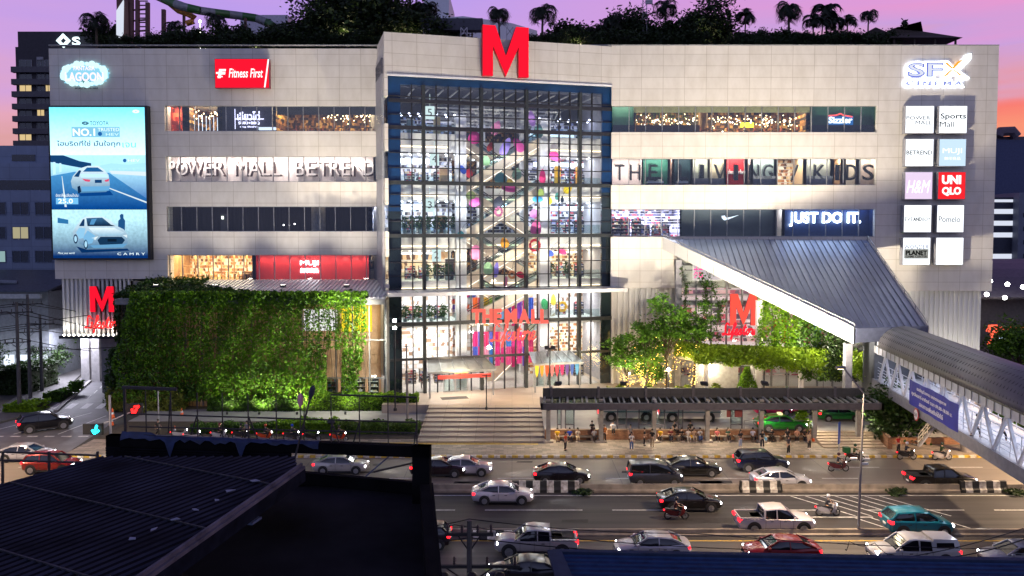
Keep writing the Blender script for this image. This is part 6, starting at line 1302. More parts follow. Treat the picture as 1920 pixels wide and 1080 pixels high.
# ================================================================ PLANTS
rng=np.random.default_rng(21)
bark=M('bark_brown', (.09, .065, .045), .9, var=.3, bump=.4)
leaf_dark=LEAF('leaf_dark', '0c1608', '2c4416', .5, .25); leaf_mid=LEAF('leaf_mid', '1c340a', '4c7418', .5, .35); leaf_bright=LEAF('leaf_bright', '2c5208', '7ca41c', .5, .4); leaf_yel=LEAF('leaf_lime', '4c7010', '9cba2c', .7, .4); leaf_ivy=LEAF('leaf_ivy', '1c3c06', '6a9c18', .22, .35)
def ivy_points():
 pts=[]
 def dens(u, v):
  d=1.0
  if 690<u: return 0
  if 612<u<641 and v>655: return .0
  if u>560 and 578<v<655: d=.48+.25*math.sin(u*.35)
  elif 430<u<560 and 585<v<680: d=.68
  elif 300<u<420 and 585<v<690: d=.62+.25*math.sin(u*.23)
  if v>690: d=1.1
  if u<330: d=max(d, .95)
  return d
 n=0
 while len(pts)<38000:
  u=rng.uniform(205, 696); v=rng.uniform(546, 752)
  lim=222+5*math.sin(v*.09)+10*max(0, min(1, (640-v)/30))+(18*max(0, (575-v)/30) if v<575 else 0)-(8 if v>645 else 0)
  if u<lim: continue
  if u>690-6*abs(math.sin(v*.2))-(22*max(0, (v-640)/110) if u>670 else 0): continue
  g=math.sin(u*.41+2*math.sin(v*.03))*.5+math.sin(u*1.13+v*.05)*.5
  if rng.random()>dens(u, v)*(1+.55*g): continue
  y=PY-.55-abs(rng.normal())*(.28+.25*(v>700)+(.3 if u<300 else 0))-.35*(1+math.sin(u*.09+v*.05))*.5
  pts.append(P(u, v, y))
 return pts
iv=thing('ivy_curtain', 'thick curtain of ivy hanging over the pavilion front left of the entrance', 'plant', (-30, PY-.7, .4))
link('hanging_foliage', leaf_mesh('hanging_foliage', ivy_points(), .20, leaf_ivy, rng, droop=.9, aspect=1.7), iv)
pts=[]
while len(pts)<14000:
 t=rng.random(); x=xa+(xb-xa-2)*t; f=rng.random()**1.6; lim=1.0 if t<.26 else max(.10, .62-(t-.26)*1.6)+.05*math.sin(x*3)
 if f>lim: continue
 pts.append((x, PY-.8+(FY-PY)*f, zt+.3+(zr-zt)*f+abs(rng.normal())*.22))
link('roof_foliage', leaf_mesh('roof_foliage', pts, .22, LEAF('leaf_roof_ivy', '0c1a06', '38580f', .3, .3), rng, up=.6), iv)
pts=[]
while len(pts)<9000:
 y=rng.uniform(PY-.6, FY-1); z=rng.uniform(.3, zt+.8); b_=(.7 if z<7 else .1)+.3*math.sin(y*.9+z*.7); pts.append((xa-(.3 if z<7 else -.5)-max(0, b_)*rng.random()**.5-abs(rng.normal())*.25, y, z))
link('side_foliage', leaf_mesh('side_foliage', pts, .24, LEAF('leaf_side_ivy', '0c1a06', '34550f', .3, .3), rng, droop=.6), iv)
mb=MB(); rq=random.Random(2)
for k in range(70):
 x=xa+.4+(xb-xa-2.6)*k/69; z1=zt; ph=rq.uniform(0, 6)
 mb.tube([(x+.15*math.sin(ph+q), PY-.45-.1*math.sin(q*2+ph), .5+(z1-.5)*q/7) for q in range(8)], .035, 4)
mb.build('stem', bark, iv)
def hedge(label, x0, x1, y0, y1, z0, h, mat, n, name='hedge', size=.17, wav=.12, grp='clipped hedges'):
 t=thing(name, label, 'hedge', ((x0+x1)/2, (y0+y1)/2, z0), grp); p=[]
 for _ in range(n):
  x=rng.uniform(x0, x1); top=h+wav*math.sin(x*1.7)+wav*.6*math.sin(x*4.1+1)
  f=rng.random()
  if f<.5: q=(x, y0+abs(rng.normal())*.12, z0+rng.random()*top)
  elif f<.92: q=(x, rng.uniform(y0, y1), z0+top-abs(rng.normal())*.1)
  else : q=(x0 if rng.random()<.5 else x1, rng.uniform(y0, y1), z0+rng.random()*top)
  p.append((q[0]+rng.normal()*.05, q[1], q[2]+rng.normal()*.06))
 link('foliage', leaf_mesh('foliage', p, size, mat, rng, up=.3), t)
 mb=MB(); mb.box(x0+.1, x1-.1, y0+.12, y1-.1, z0, z0+h-.2); mb.build('twigs', M('twig_dark', (.025, .035, .012), .9, var=.4, scale=6), t); return t
hg=lambda u, v, z=.3: G(u, v, z)[0]
hedge('low clipped hedge along the ivy foot, middle stretch', hg(388, 770, .42), hg(555, 770, .42), 89.0, 90.2, .3, 1.25, leaf_mid, 5200)
hedge('bright tall clipped hedge left of the entrance stairs', hg(558, 768, .42), hg(783, 765, .42), 89.2, 90.6, .3, 1.75, leaf_bright, 8000)
hedge('leafy hedge at the corner of the side street below the ivy', -45.6, -37.2, 89.2, 91, .3, 2.2, LEAF('leaf_flower', '24400c', '90963c', 1.2, .35), 5200, size=.26, wav=.3)
hedge('long shaggy low planting between the driveway and the kerb, left stretch', hg(352, 815), hg(505, 815), 79.4, 81.2, .19, .75, leaf_mid, 4200, size=.15)
hedge('brighter shaggy planting between the driveway and the kerb, middle stretch', hg(508, 815), hg(622, 815), 79.4, 81.6, .19, 1.1, leaf_bright, 4600, size=.15)
hedge('shaggy planting between the driveway and the kerb beside the stairs', hg(625, 815), hg(782, 815), 79.2, 81.2, .19, .9, LEAF('leaf_shag', '20380c', '5c7c20', .6, .35), 5200, size=.15)
hedge('leafy bed below the plaza trees before the glass hall', 10.8, 23.5, 89.0, 90.4, 1.2, 1.35, LEAF('leaf_bed', '2c460c', '8c9830', 1.2, .4), 6500, size=.18, wav=.4)
hedge('small low bed right of the terrace behind the shelter roof', 25, 36, 87.4, 88.2, 1.2, .4, leaf_mid, 2200, size=.15)
t=thing('planter_hedge', 'long bright hedge spilling over the curved planter balcony', 'hedge', (30, 91, 5.5)); p=[]
while len(p)<15000:
 i=rng.integers(0, len(edge)-1); f=rng.random(); a, b_=Vector(edge[i]), Vector(edge[i+1])
 if rng.random()>(b_-a).length/5: continue
 q=a.lerp(b_, f); k=(i+f)/(len(edge)-1); hgt=1.15+.5*k; drop=.7+1.0*k*rng.random()+.3*math.sin(q.x*2)
 p.append((q.x-.35+rng.normal()*.28, q.y-.4+rng.normal()*.3, 6.0+rng.uniform(-drop, hgt)))
link('foliage', leaf_mesh('foliage', p, .22, leaf_yel, rng, droop=.4), t)
def climber(label, strands, y, mat, per=150, size=.2, spread=.35):
 u0=strands[0]; t=thing('climbing_vine', label, 'plant', P(u0[0], u0[2], y), 'climbing vines on the glass hall'); p=[]; mb=MB()
 for u, v0, v1 in strands:
  n=int(per*(v1-v0)/100)
  for _ in range(n):
   v=rng.uniform(v0, v1); c=P(u+6*math.sin(v*.05+u), v, y); p.append((c[0]+rng.normal()*spread, y-.1-abs(rng.normal())*.25, c[2]+rng.normal()*.1))
  mb.tube([P(u+6*math.sin(v*.05+u), v, y) for v in np.linspace(v0, v1, 7)], .04, 4)
 link('foliage', leaf_mesh('foliage', p, size, mat, rng, droop=.5), t); mb.build('stem', bark, t)
climber('thin vine on the frame at the left end of the glass hall', [(1281, 500, 600), (1290, 530, 600)], 98.2, leaf_mid, 130, .17, .22)
climber('vine strands left of the hanging letter', [(1318, 510, 640), (1328, 505, 640), (1342, 530, 600), (1350, 560, 640)], 98.0, leaf_mid, 260, .18, .26)
climber('bright green curtain of vines right of the hanging letter', [(1430+k*8, 556+k*3, 690) for k in range(9)], 94.6, leaf_bright, 330, .22, .4)
climber('mid green curtain of vines below the canopy fascia', [(1505+k*8, 586+k*4.5, 712) for k in range(10)], 90.5, leaf_mid, 300, .22, .42)
climber('dark curtain of vines by the right end column', [(1560+k*7, 620+k*2, 714) for k in range(6)], 86.5, leaf_dark, 330, .22, .42)
def tree_parts(name, seed, H, trunk_h, rx, rz_, nclump, leaves, mat, size, tr=.2, lean=0., open_=1.0):
 rr=np.random.default_rng(seed); mb=MB(); top=(lean, 0, trunk_h)
 mb.tube([(0, 0, 0), (lean*.3, .05, trunk_h*.4), (lean*.7, 0, trunk_h*.8), top], [tr*1.3, tr, tr*.85, tr*.7], 8)
 P_=[]; cz=trunk_h+(H-trunk_h)*.5
 for k in range(nclump):
  th=rr.uniform(0, 6.283); ph=rr.uniform(-1, 1); rad=rr.random()**.45
  c=np.array([lean+rx*rad*math.cos(th)*math.sqrt(1-ph*ph*.8), rx*rad*math.sin(th)*math.sqrt(1-ph*ph*.8), cz+rz_*rad*ph])
  mid=(lean*.9+(c[0]-lean)*.45, c[1]*.45, trunk_h*.8+(c[2]-trunk_h*.8)*.5)
  mb.tube([(lean*.7, 0, trunk_h*.75), mid, tuple(c)], [tr*.45, tr*.28, tr*.1], 5)
  s=rx*.34*rr.uniform(.6, 1.2)*open_; m=int(leaves/nclump*rr.uniform(.6, 1.4)); P_.append(c+rr.normal(size=(m, 3))*np.array([s, s, s*.6]))
 return mb.mesh('trunk', bark), leaf_mesh('crown', np.concatenate(P_), size, mat, rr, droop=.2)
def add_tree(name, label, loc, parts, rz=0, s=1., group=None):
 t=thing(name, label, 'tree', loc, group, rz); t.scale=(s, s, s)
 for nm, me in zip(('trunk', 'crown'), parts): o=bpy.data.objects.new(nm, me); COL.objects.link(o); o.parent=t
 return t
def palm_parts(seed, H, nf, fl, mat, tr=.13, droop=1.0, up=.6, wid=.32):
 rr=random.Random(seed); mb=MB(); mb.tube([(0, 0, 0), (.1, 0, H*.35), (.05, .05, H*.7), (0, 0, H)], [tr*1.4, tr, tr*.9, tr*.8], 8); fr_=MB()
 for k in range(nf):
  th=2*math.pi*k/nf+rr.uniform(-.25, .25); e0=up*rr.uniform(.3, 1.5); L_=fl*rr.uniform(.8, 1.1); pts=[]; x=z=0; a=e0; n=9
  for q in range(n+1):
   pts.append(Vector((math.cos(th)*x, math.sin(th)*x, H+z))); x+=L_/n*math.cos(a); z+=L_/n*math.sin(a); a-=droop*.28*(1+q*.12)
  fr_.tube(pts, [.035*(1-q/(n+2))+.006 for q in range(n+1)], 4)
  sd=Vector((-math.sin(th), math.cos(th), 0))
  for q in range(1, n+1):
   for j in (0, .5):
    p=pts[q-1].lerp(pts[q], j+.25); d=(pts[q]-pts[q-1]).normalized(); w=wid*math.sin(math.pi*(q+j)/(n+1.6))*2.2+.1
    for sg in (-1, 1):
     tip=p+sd*sg*w*.8+d*w*.55-Vector((0, 0, w*.45)); b=d*.07; fr_.add([p-b, p+b, tip], [(0, 1, 2)])
 return mb.mesh('trunk', bark), fr_.mesh('crown', mat)
leaf_roof=LEAF('leaf_roof', '080e05', '2c4016', .4, .3); leaf_palm=LEAF('leaf_palm', '060a05', '202c14', .4, .2)
bigs=[tree_parts('t', 40+k, 8.5, 2.2, 3.6, 2.9, 26, 5200, leaf_roof, .3, .22) for k in range(3)]
smalls=[tree_parts('t', 60+k, 4.6, 1.0, 1.9, 1.7, 16, 2600, leaf_roof, .24, .12) for k in range(3)]
RZ=42.6
def roof_tree(u, vt, kind, label, Y=106, i=0, H=None, name='roof_tree', grp='trees of the roof garden'):
 ztop=P(u, vt, Y)[2]; base=P(u, 90, Y); h0=8.5 if kind is bigs else 4.6
 add_tree(name, label, (base[0], Y, RZ), kind[i%3], (i*1.7)%6, (ztop-RZ)/h0, grp)
BT=[(405, 62, 's'), (440, 45, 's'), (480, 55, 's'), (520, 48, 's'), (555, 38, 's'), (590, 18, 'b'), (640, -20, 'b'), (690, -30, 'b'), (735, -12, 'b'), (770, 8, 'b'), (820, 30, 's'), (855, 58, 's'), (1065, 38, 's'), (1095, 44, 's'), (1188, 18, 'b'), (1290, 28, 'b'), (1330, 8, 'b'), (1350, 40, 's'), (1250, 35, 's'), (385, 60, 's'), (350, 55, 's'), (310, 62, 's'), (210, 45, 's'), (618, 40, 's'), (665, 20, 's')]
place_w={405: 'just right of the water slide bend', 440: 'under the green slide tube', 480: 'right of the slide tube end'}
marks=[(260, 'by the slide towers'), (420, 'above the red gym sign'), (500, 'right of the gym sign'), (600, 'above the ribbon windows of the left wing'), (700, 'left of the atrium head'), (800, 'above the left corner of the atrium'), (900, 'left of the big letter'), (1120, 'right of the big letter'), (1220, 'beside the antenna mast'), (1300, 'right of the antenna mast'), (1400, 'before the lone palm'), (1500, 'under the big drooping palm'), (1600, 'under the palm cluster'), (1700, 'beside the thatched roofs')]
def mark(u):
 for lim, tx in marks:
  if u<lim: return tx
 return marks[-1][1]
for i, (u, v, k) in enumerate(BT): roof_tree(u, v, bigs if k=='b' else smalls, '%s dark roof tree %s, %s'%('tall' if k=='b' else 'low', mark(u), ['crown to the sky', 'rounded crown', 'ragged crown', 'broad crown', 'narrow crown', 'loose crown', 'dense crown'][i%7]), 105+(i*37%5), i)
for i in range(26):
 u=1372+i*11.5; roof_tree(u, 68-(i*29%13), smalls, 'dark round roof bush %s, %s in the row'%(mark(u), 'bush %d'%(i+1)), 103.5+(i%3), i, name='roof_bush', grp='bushes along the roof edge')
for i, u in enumerate((230, 270, 300, 330, 360, 395, 430, 465, 500, 535, 570, 605, 640, 675, 705)): roof_tree(u, 66-(i*31%14), smalls, 'dark roof edge shrub %s, %s'%(mark(u), ['low and round', 'ragged', 'spreading', 'pointed', 'dense'][i%5]), 103.2, i+1, name='roof_bush', grp='bushes along the roof edge')
for i, u in enumerate((1010, 1040, 1110, 1140, 1165, 1205, 1232, 1262, 1310)): roof_tree(u, 64-(i*31%12), smalls, 'dark shrub on the right roof edge %s, %s'%(mark(u), ['low and round', 'ragged', 'spreading', 'pointed', 'dense', 'leaning', 'small', 'bushy', 'wide'][i]), 103.4, i+1, name='roof_bush', grp='bushes along the roof edge')
pal_a=[palm_parts(70+k, 5.0, 16, 2.6, leaf_palm, droop=1.15, up=1.0, wid=.4) for k in range(2)]; pal_b=[palm_parts(80+k, 5.0, 9, 1.5, leaf_palm, .08, droop=.9, up=1.0, wid=.26) for k in range(2)]
def roof_palm(u, vt, kind, label, Y, i, hk, s):
 ztop=P(u, vt, Y)[2]; x=P(u, 80, Y)[0]; add_tree('roof_palm', label, (x, Y, ztop-hk*s), kind[i%2], i*2.1, s, 'palms of the roof garden')
 return x
for i, (u, v, kd, s, lab) in enumerate([(180, 24, 'a', 1.0, 'bushy palm behind the top left corner sign'), (330, 40, 'a', .8, 'palm under the water slide tube'), (405, 25, 'a', .75, 'palm right of the slide loop'), (935, 12, 'a', .85, 'drooping palm just left of the big letter'), (1018, 8, 'a', 1.0, 'big drooping palm just right of the big letter'), (1148, 25, 'a', .95, 'bushy palm midway between letter and mast'), (1160, 40, 'a', .8, 'shorter palm behind the bushy one'), (1248, 0, 'a', .9, 'tall palm right of the antenna mast'), (1392, 60, 'a', .6, 'low palm at the end of the tree clump'), (1478, 2, 'a', 1.0, 'big drooping palm on the right wing'), (1398, 10, 'b', 1.1, 'lone slender palm right of the dark trees'), (1548, -6, 'b', 1.6, 'tallest slender palm of the cluster'), (1524, 18, 'b', 1.1, 'slender palm left of the tallest one'), (1542, 22, 'b', 1.0, 'slender palm before the tallest one'), (1566, 24, 'b', 1.0, 'slender palm right of the tallest one'), (1588, 22, 'b', 1.1, 'second slender palm right of the tallest one'), (1628, 18, 'a', .62, 'drooping slim palm left of the thatched roofs'), (885, 28, 'b', 1.0, 'small palm before the pale curved building'), (800, 5, 'a', .9, 'palm at the left end of the pale curved building')]):
 roof_palm(u, v, pal_a if kd=='a' else pal_b, lab, 104.5+(i%4), i, 5.9 if kd=='a' else 6.0, s*1.25)
leaf_tree=LEAF('leaf_tree', '1c360a', '5c8c1c', .5, .4)
def plaza_tree(label, u, vb, vt, w, seed, mat, nl=5000, trunk=.42, lights=60):
 b=G(u, vb, 1.2); H=P(u, vt, b[1])[2]-1.2; parts=tree_parts('t', seed, H, H*trunk, w/2, H*.30, 30, int(nl*.8), mat, .22, .14, .3, .62)
 t=add_tree('plaza_tree', label, b, parts, seed, 1., 'trees of the plaza'); r2=random.Random(seed)
 mb=MB()
 for k in range(lights):
  f=r2.random(); th=r2.uniform(0, 6.28); rad=.2+f*w*.35; z=H*(.12+f*.5)*r2.uniform(.5, 1.1); mb.ball((rad*math.cos(th), rad*math.sin(th), z), .032, 0, 5, 3)
 tag(mb.build('fairy_light', EM('fairy_glow', (1, .58, .12), 12), t, world=False), kind='stuff')
 lamp('fairy_light_glow', 'POINT', (b[0], b[1]-.8, 1.2+H*.42), 260, (1, .66, .2), t, size=.8)
 return t
plaza_tree('bushy plaza tree with fairy lights right beside the atrium glass', 1178, 738, 620, 4.6, 91, leaf_tree, 3000, .38, 110)
plaza_tree('tall layered plaza tree with fairy lights before the ribbed wall', 1250, 738, 552, 5.2, 92, leaf_tree, 4600, .46, 110)
plaza_tree('slim plaza tree with fairy lights left of the glass hall', 1300, 736, 575, 4.2, 93, leaf_tree, 2600, .5, 90)
plaza_tree('low bushy tree with fairy lights behind the plaza lamp', 1215, 738, 660, 3.6, 94, leaf_tree, 2200, .3, 140)
plaza_tree('darker tree filling the gap between the two plaza trees', 1212, 742, 600, 3.6, 95, leaf_tree, 2600, .45, 80)
t=thing('cone_shrub', 'clipped cone shaped shrub on the terrace before the cafe', 'plant', G(1401, 738, 1.2)); p=[]
for _ in range(2600): z=rng.random()**1.2; th=rng.uniform(0, 6.283); r_=(1.15*(1-z)**.7+.1)*(.85+.2*rng.random()); p.append((r_*math.cos(th), r_*math.sin(th), .2+z*3.1))
link('foliage', leaf_mesh('foliage', p, .17, leaf_bright, rng), t, world=False); mb=MB(); mb.tube([(0, 0, 0), (0, 0, 2.5)], .08, 6); mb.build('stem', bark, t, world=False)
def bush(label, loc, r, h, mat, n, name='bush', cat='bush', grp=None, size=.24):
 t=thing(name, label, cat, loc, grp); c=rng.normal(size=(14, 3))*np.array([r*.45, r*.45, h*.22])+np.array([0, 0, h*.55]); idx=rng.integers(0, 14, n)
 p=c[idx]+rng.normal(size=(n, 3))*np.array([r*.3, r*.3, h*.16]); p[:, 2]=np.clip(p[:, 2], .05, None)
 link('foliage', leaf_mesh('foliage', p, size, mat, rng), t, world=False); mb=MB()
 for k in range(5): mb.tube([(0, 0, 0), tuple(c[k]*np.array([.5, .5, .6])), tuple(c[k])], [.08, .05, .02], 5)
 mb.build('stem', bark, t, world=False); return t
bush('big dark shrub between the corner steps and the bridge stairs', (P(1672, 810, 77.5)[0], 77.6, .2), 2.3, 4.6, LEAF('leaf_deep', '0c1806', '2c4a12', .5, .3), 6500)
bush('low dark shrub under the bridge stairs', (43.8, 78.6, .3), 1.6, 2.0, leaf_dark, 2400); bush('dark planting right of the bridge stairs', (47, 77.4, .3), 2.2, 2.4, leaf_mid, 3600); bush('planting behind the brick planter under the bridge', (51.5, 77.4, .3), 2.4, 2.2, leaf_dark, 3600)
bush('leafy plant beside the green taxi on the brick wall', (P(1505, 815, 77.9)[0], 77.95, .95), .7, 2.1, leaf_bright, 1100, size=.15)
bush('green plant behind the helmeted rider under the bridge', (P(1722, 770, 80)[0], 80.5, .6), 1.0, 1.8, leaf_bright, 1200)
add_tree('street_tree', 'street tree strung with small lights before the market sign', (P(1912, 700, 103)[0], 103, .2), tree_parts('t', 77, 9, 3, 3.2, 2.8, 22, 5200, leaf_mid, .26), 0, 1.0)
for i, (x, y, s, lab) in enumerate(((-70, 104, .75, 'dark tree beside the side street pavement'), (-66, 96, .7, 'dark street tree at the far left edge'), (-75, 112, .9, 'dark tree before the market shed'), (-66.5, 118, .8, 'tree at the far end of the side street'), (-64.5, 111, .6, 'small tree behind the hedge of the side street'))):
 add_tree('street_tree', lab, (x, y, .1), tree_parts('t', 100+i, 8.5, 2.5, 3.2, 2.8, 20, 3600, leaf_dark if i!=3 else leaf_mid, .3), i, s, 'trees along the side street')
hedge('tall dark clipped hedge along the side street', -64.5, -60.5, 99, 106, .1, 3.2, leaf_dark, 5200, size=.24)
hedge('low bright bed at the side street corner', -57.2, -53.6, 89, 92, .1, .9, leaf_bright, 2000, size=.2); hedge('low bed by the zebra crossing kerb', -56.2, -54.2, 95, 98, .1, 1.0, leaf_mid, 1400, size=.2)
bush('young shrub in a white planter on the side street kerb', (-54.6, 99.5, .4), .6, 1.2, leaf_mid, 800)
for i, (u, Y) in enumerate(((1090, 61.7), (1680, 61.7), (1905, 61.7))): bush('tuft of weeds at the foot of the median, %s'%('left of centre', 'under the footbridge', 'at the right edge')[i], (P(u, 930, Y)[0], Y-.1, 0), .6, .4, leaf_dark, 260, 'weed_tuft', 'weeds', 'weeds along the median', .16)
# ================================================================ ROOF TOP THINGS
thm=M('thatch_dark', (.045, .032, .028), .95, var=.35, scale=4, bump=.5)
def thatch(label, ul, ur, ue0, ue1, vr0, vr1, ve, Y):
 t=thing('thatched_pavilion', label, 'pavilion', (P((ue0+ue1)/2, ve, Y)[0], Y, RZ)); z0=P(0, ve, Y)[2]; a, b_=P(ul, vr0, Y), P(ur, vr1, Y); c, d=P(ue0, ve, Y)[0], P(ue1, ve, Y)[0]
 mb=MB(); pts=[(c, Y-3.4, z0), (d, Y-3.4, z0), (d, Y+3.4, z0), (c, Y+3.4, z0)]
 hip=(b_[0]+.3, Y, b_[2]-(b_[2]-z0)*.45); lo=(a[0]-.5, Y, a[2]-(a[2]-z0)*.35)
 mb.add(pts+[tuple(a), tuple(b_), hip, lo], [(0, 1, 6, 5, 4, 7), (1, 2, 6), (2, 3, 7, 4, 5, 6), (3, 0, 7), (0, 3, 2, 1)]); mb.build('roof', thm, t)
 mb=MB()
 for x in np.linspace(c+.6, d-.6, 4):
  for y in (Y-2.8, Y+2.8): mb.bar((x, y, RZ), (x, y, z0+.1), .2)
 mb.build('post', M('post_dark', (.05, .035, .028), .8), t); return t
thatch('smaller dark thatched roof behind the palms on the roof garden', 1606, 1642, 1565, 1668, 70, 51, 83, 106); thatch('larger dark thatched roof with a cut ridge at the right roof end', 1672, 1727, 1648, 1778, 54, 40, 82, 105.5)
bush('small bare plant on the ridge of the larger thatched roof', (P(1695, 52, 105.5)[0], 105.5, P(1695, 52, 105.5)[2]), .5, .9, leaf_roof, 120, size=.25)
stl=M('tower_maroon', (.10, .035, .03), .6)
t=thing('slide_tower', 'dark maroon steel tower of the water slide with a tall white light board', 'tower', P(262, 88, 107)); mb=MB(); Y=107
for u, v0 in ((236, -30), (247, -30), (258, 0), (277, 5), (307, 18)): mb.bar(P(u, 92, Y), P(u, v0, Y), .45)
for v in (20, 40, 60): mb.bar(P(236, v, Y), P(277, v-3, Y), .2)
for v in range(2, 60, 8): mb.bar(P(262, v, Y+1), P(277, v, Y+1), .14)
mb.build('frame', stl, t); mb=MB(); mb.slab([P(218, 80, 105.5), P(230, 60, 106.5), P(231, 0, 106.5), P(218, 20, 105.5)], (.1, .2, 0)); mb.build('light_board', EM('board_white', (.8, .86, 1), .9), t); mb=MB(); mb.box(P(214, 0, 106)[0], P(236, 0, 106)[0], 106.6, 107, P(0, 90, 106)[2], P(0, -30, 106)[2]); mb.build('board_back', stl, t)
t=thing('water_slide', 'winding green and white water slide tube with an orange flume on the roof', 'slide', P(400, 60, 108)); path=[P(u, v, Y) for u, v, Y in ((285, -12, 108), (315, 2, 107), (345, 13, 106), (375, 20, 106.5), (410, 25, 108), (445, 29, 110), (480, 34, 111), (505, 44, 111), (520, 55, 110))]
cs=[M('slide_white', (.22, .22, .24), .4), M('slide_green', (.04, .12, .03), .4)]; sm=[]
for i in range(len(path)-1):
 for s_ in range(4): sm.append(Vector(path[i]).lerp(Vector(path[i+1]), s_/4))
for i in range(0, len(sm)-3, 3): mb=MB(); mb.tube(sm[i:i+4], .55, 10); mb.build('tube', cs[(i//3)%2], t, 50)
mb=MB(); mb.tube([P(u, v, 107.5) for u, v in ((318, 6), (335, 20), (352, 26), (364, 33), (362, 40), (350, 44))], .4, 10); mb.build('flume', M('slide_orange', (.5, .2, .03), .3), t, 50)
mb=MB()
for u, v in ((345, 16), (410, 28), (460, 34)): mb.bar(P(u, v, 107.5), P(u, 92, 107.5), .3)
mb.build('support', stl, t)
t=thing('antenna_mast', 'thin pale antenna mast with crossbars among the roof trees', 'mast', P(1211, 88, 105)); mb=MB(); a, b_=P(1209, 88, 105), P(1209, -8, 105)
for dx in (-.25, .25): mb.bar((a[0]+dx, 105, a[2]), (b_[0]+dx, 105, b_[2]), .09)
k=a[2]
while k<b_[2]: mb.bar((a[0]-.25, 105, k), (a[0]+.25, 105, k+.5), .06); k+=.5
mb.build('lattice', M('mast_grey', (.4, .38, .42), .5), t); mb=MB()
for v in (6, 2): c=P(1216, v, 105); mb.box(c[0]-.4, c[0]+.5, 104.8, 105.1, c[2]-.12, c[2]+.12)
mb.build('antenna', M('mast_grey'), t)
t=thing('screen_hoarding', 'dark low roof structure with white lattice legs behind the big letter', 'structure', P(860, 62, 104)); mb=MB(); mb.box(P(790, 50, 104)[0], P(905, 50, 104)[0], 104, 105.5, P(0, 56, 104)[2], P(0, 34, 104)[2]); mb.build('deck', M('hoarding_dark', (.05, .05, .07), .7), t); mb=MB()
for u in (800, 870, 956): a=P(u, 66, 104); mb.bar((a[0]-.4, 104, a[2]), (a[0]+.4, 104, a[2]+1), .1); mb.bar((a[0]+.4, 104, a[2]), (a[0]-.4, 104, a[2]+1), .1); mb.bar((a[0]-.4, 104, a[2]-1), (a[0]-.4, 104, a[2]+1), .1); mb.bar((a[0]+.4, 104, a[2]-1), (a[0]+.4, 104, a[2]+1), .1)
mb.build('lattice', M('mast_grey'), t)
for u, v in ((1145, 77), (386, 76), (375, 40)):
 mb=MB(); c=P(u, v, 104.2); mb.ball((0, 0, 0), .16, 0, 8, 6); mb.tube([(0, 0, 0), (0, 0, RZ-c[2])], .04, 5); o=mb.build('garden_lamp', EM('garden_lamp_glow', (1, .92, .8), 12), None); o.location=c; tag(o, 'small bright garden lamp %s'%{1145: 'in the roof trees right of the big letter', 386: 'in the roof shrubs above the gym sign', 375: 'near the slide bend'}[u], 'lamp')
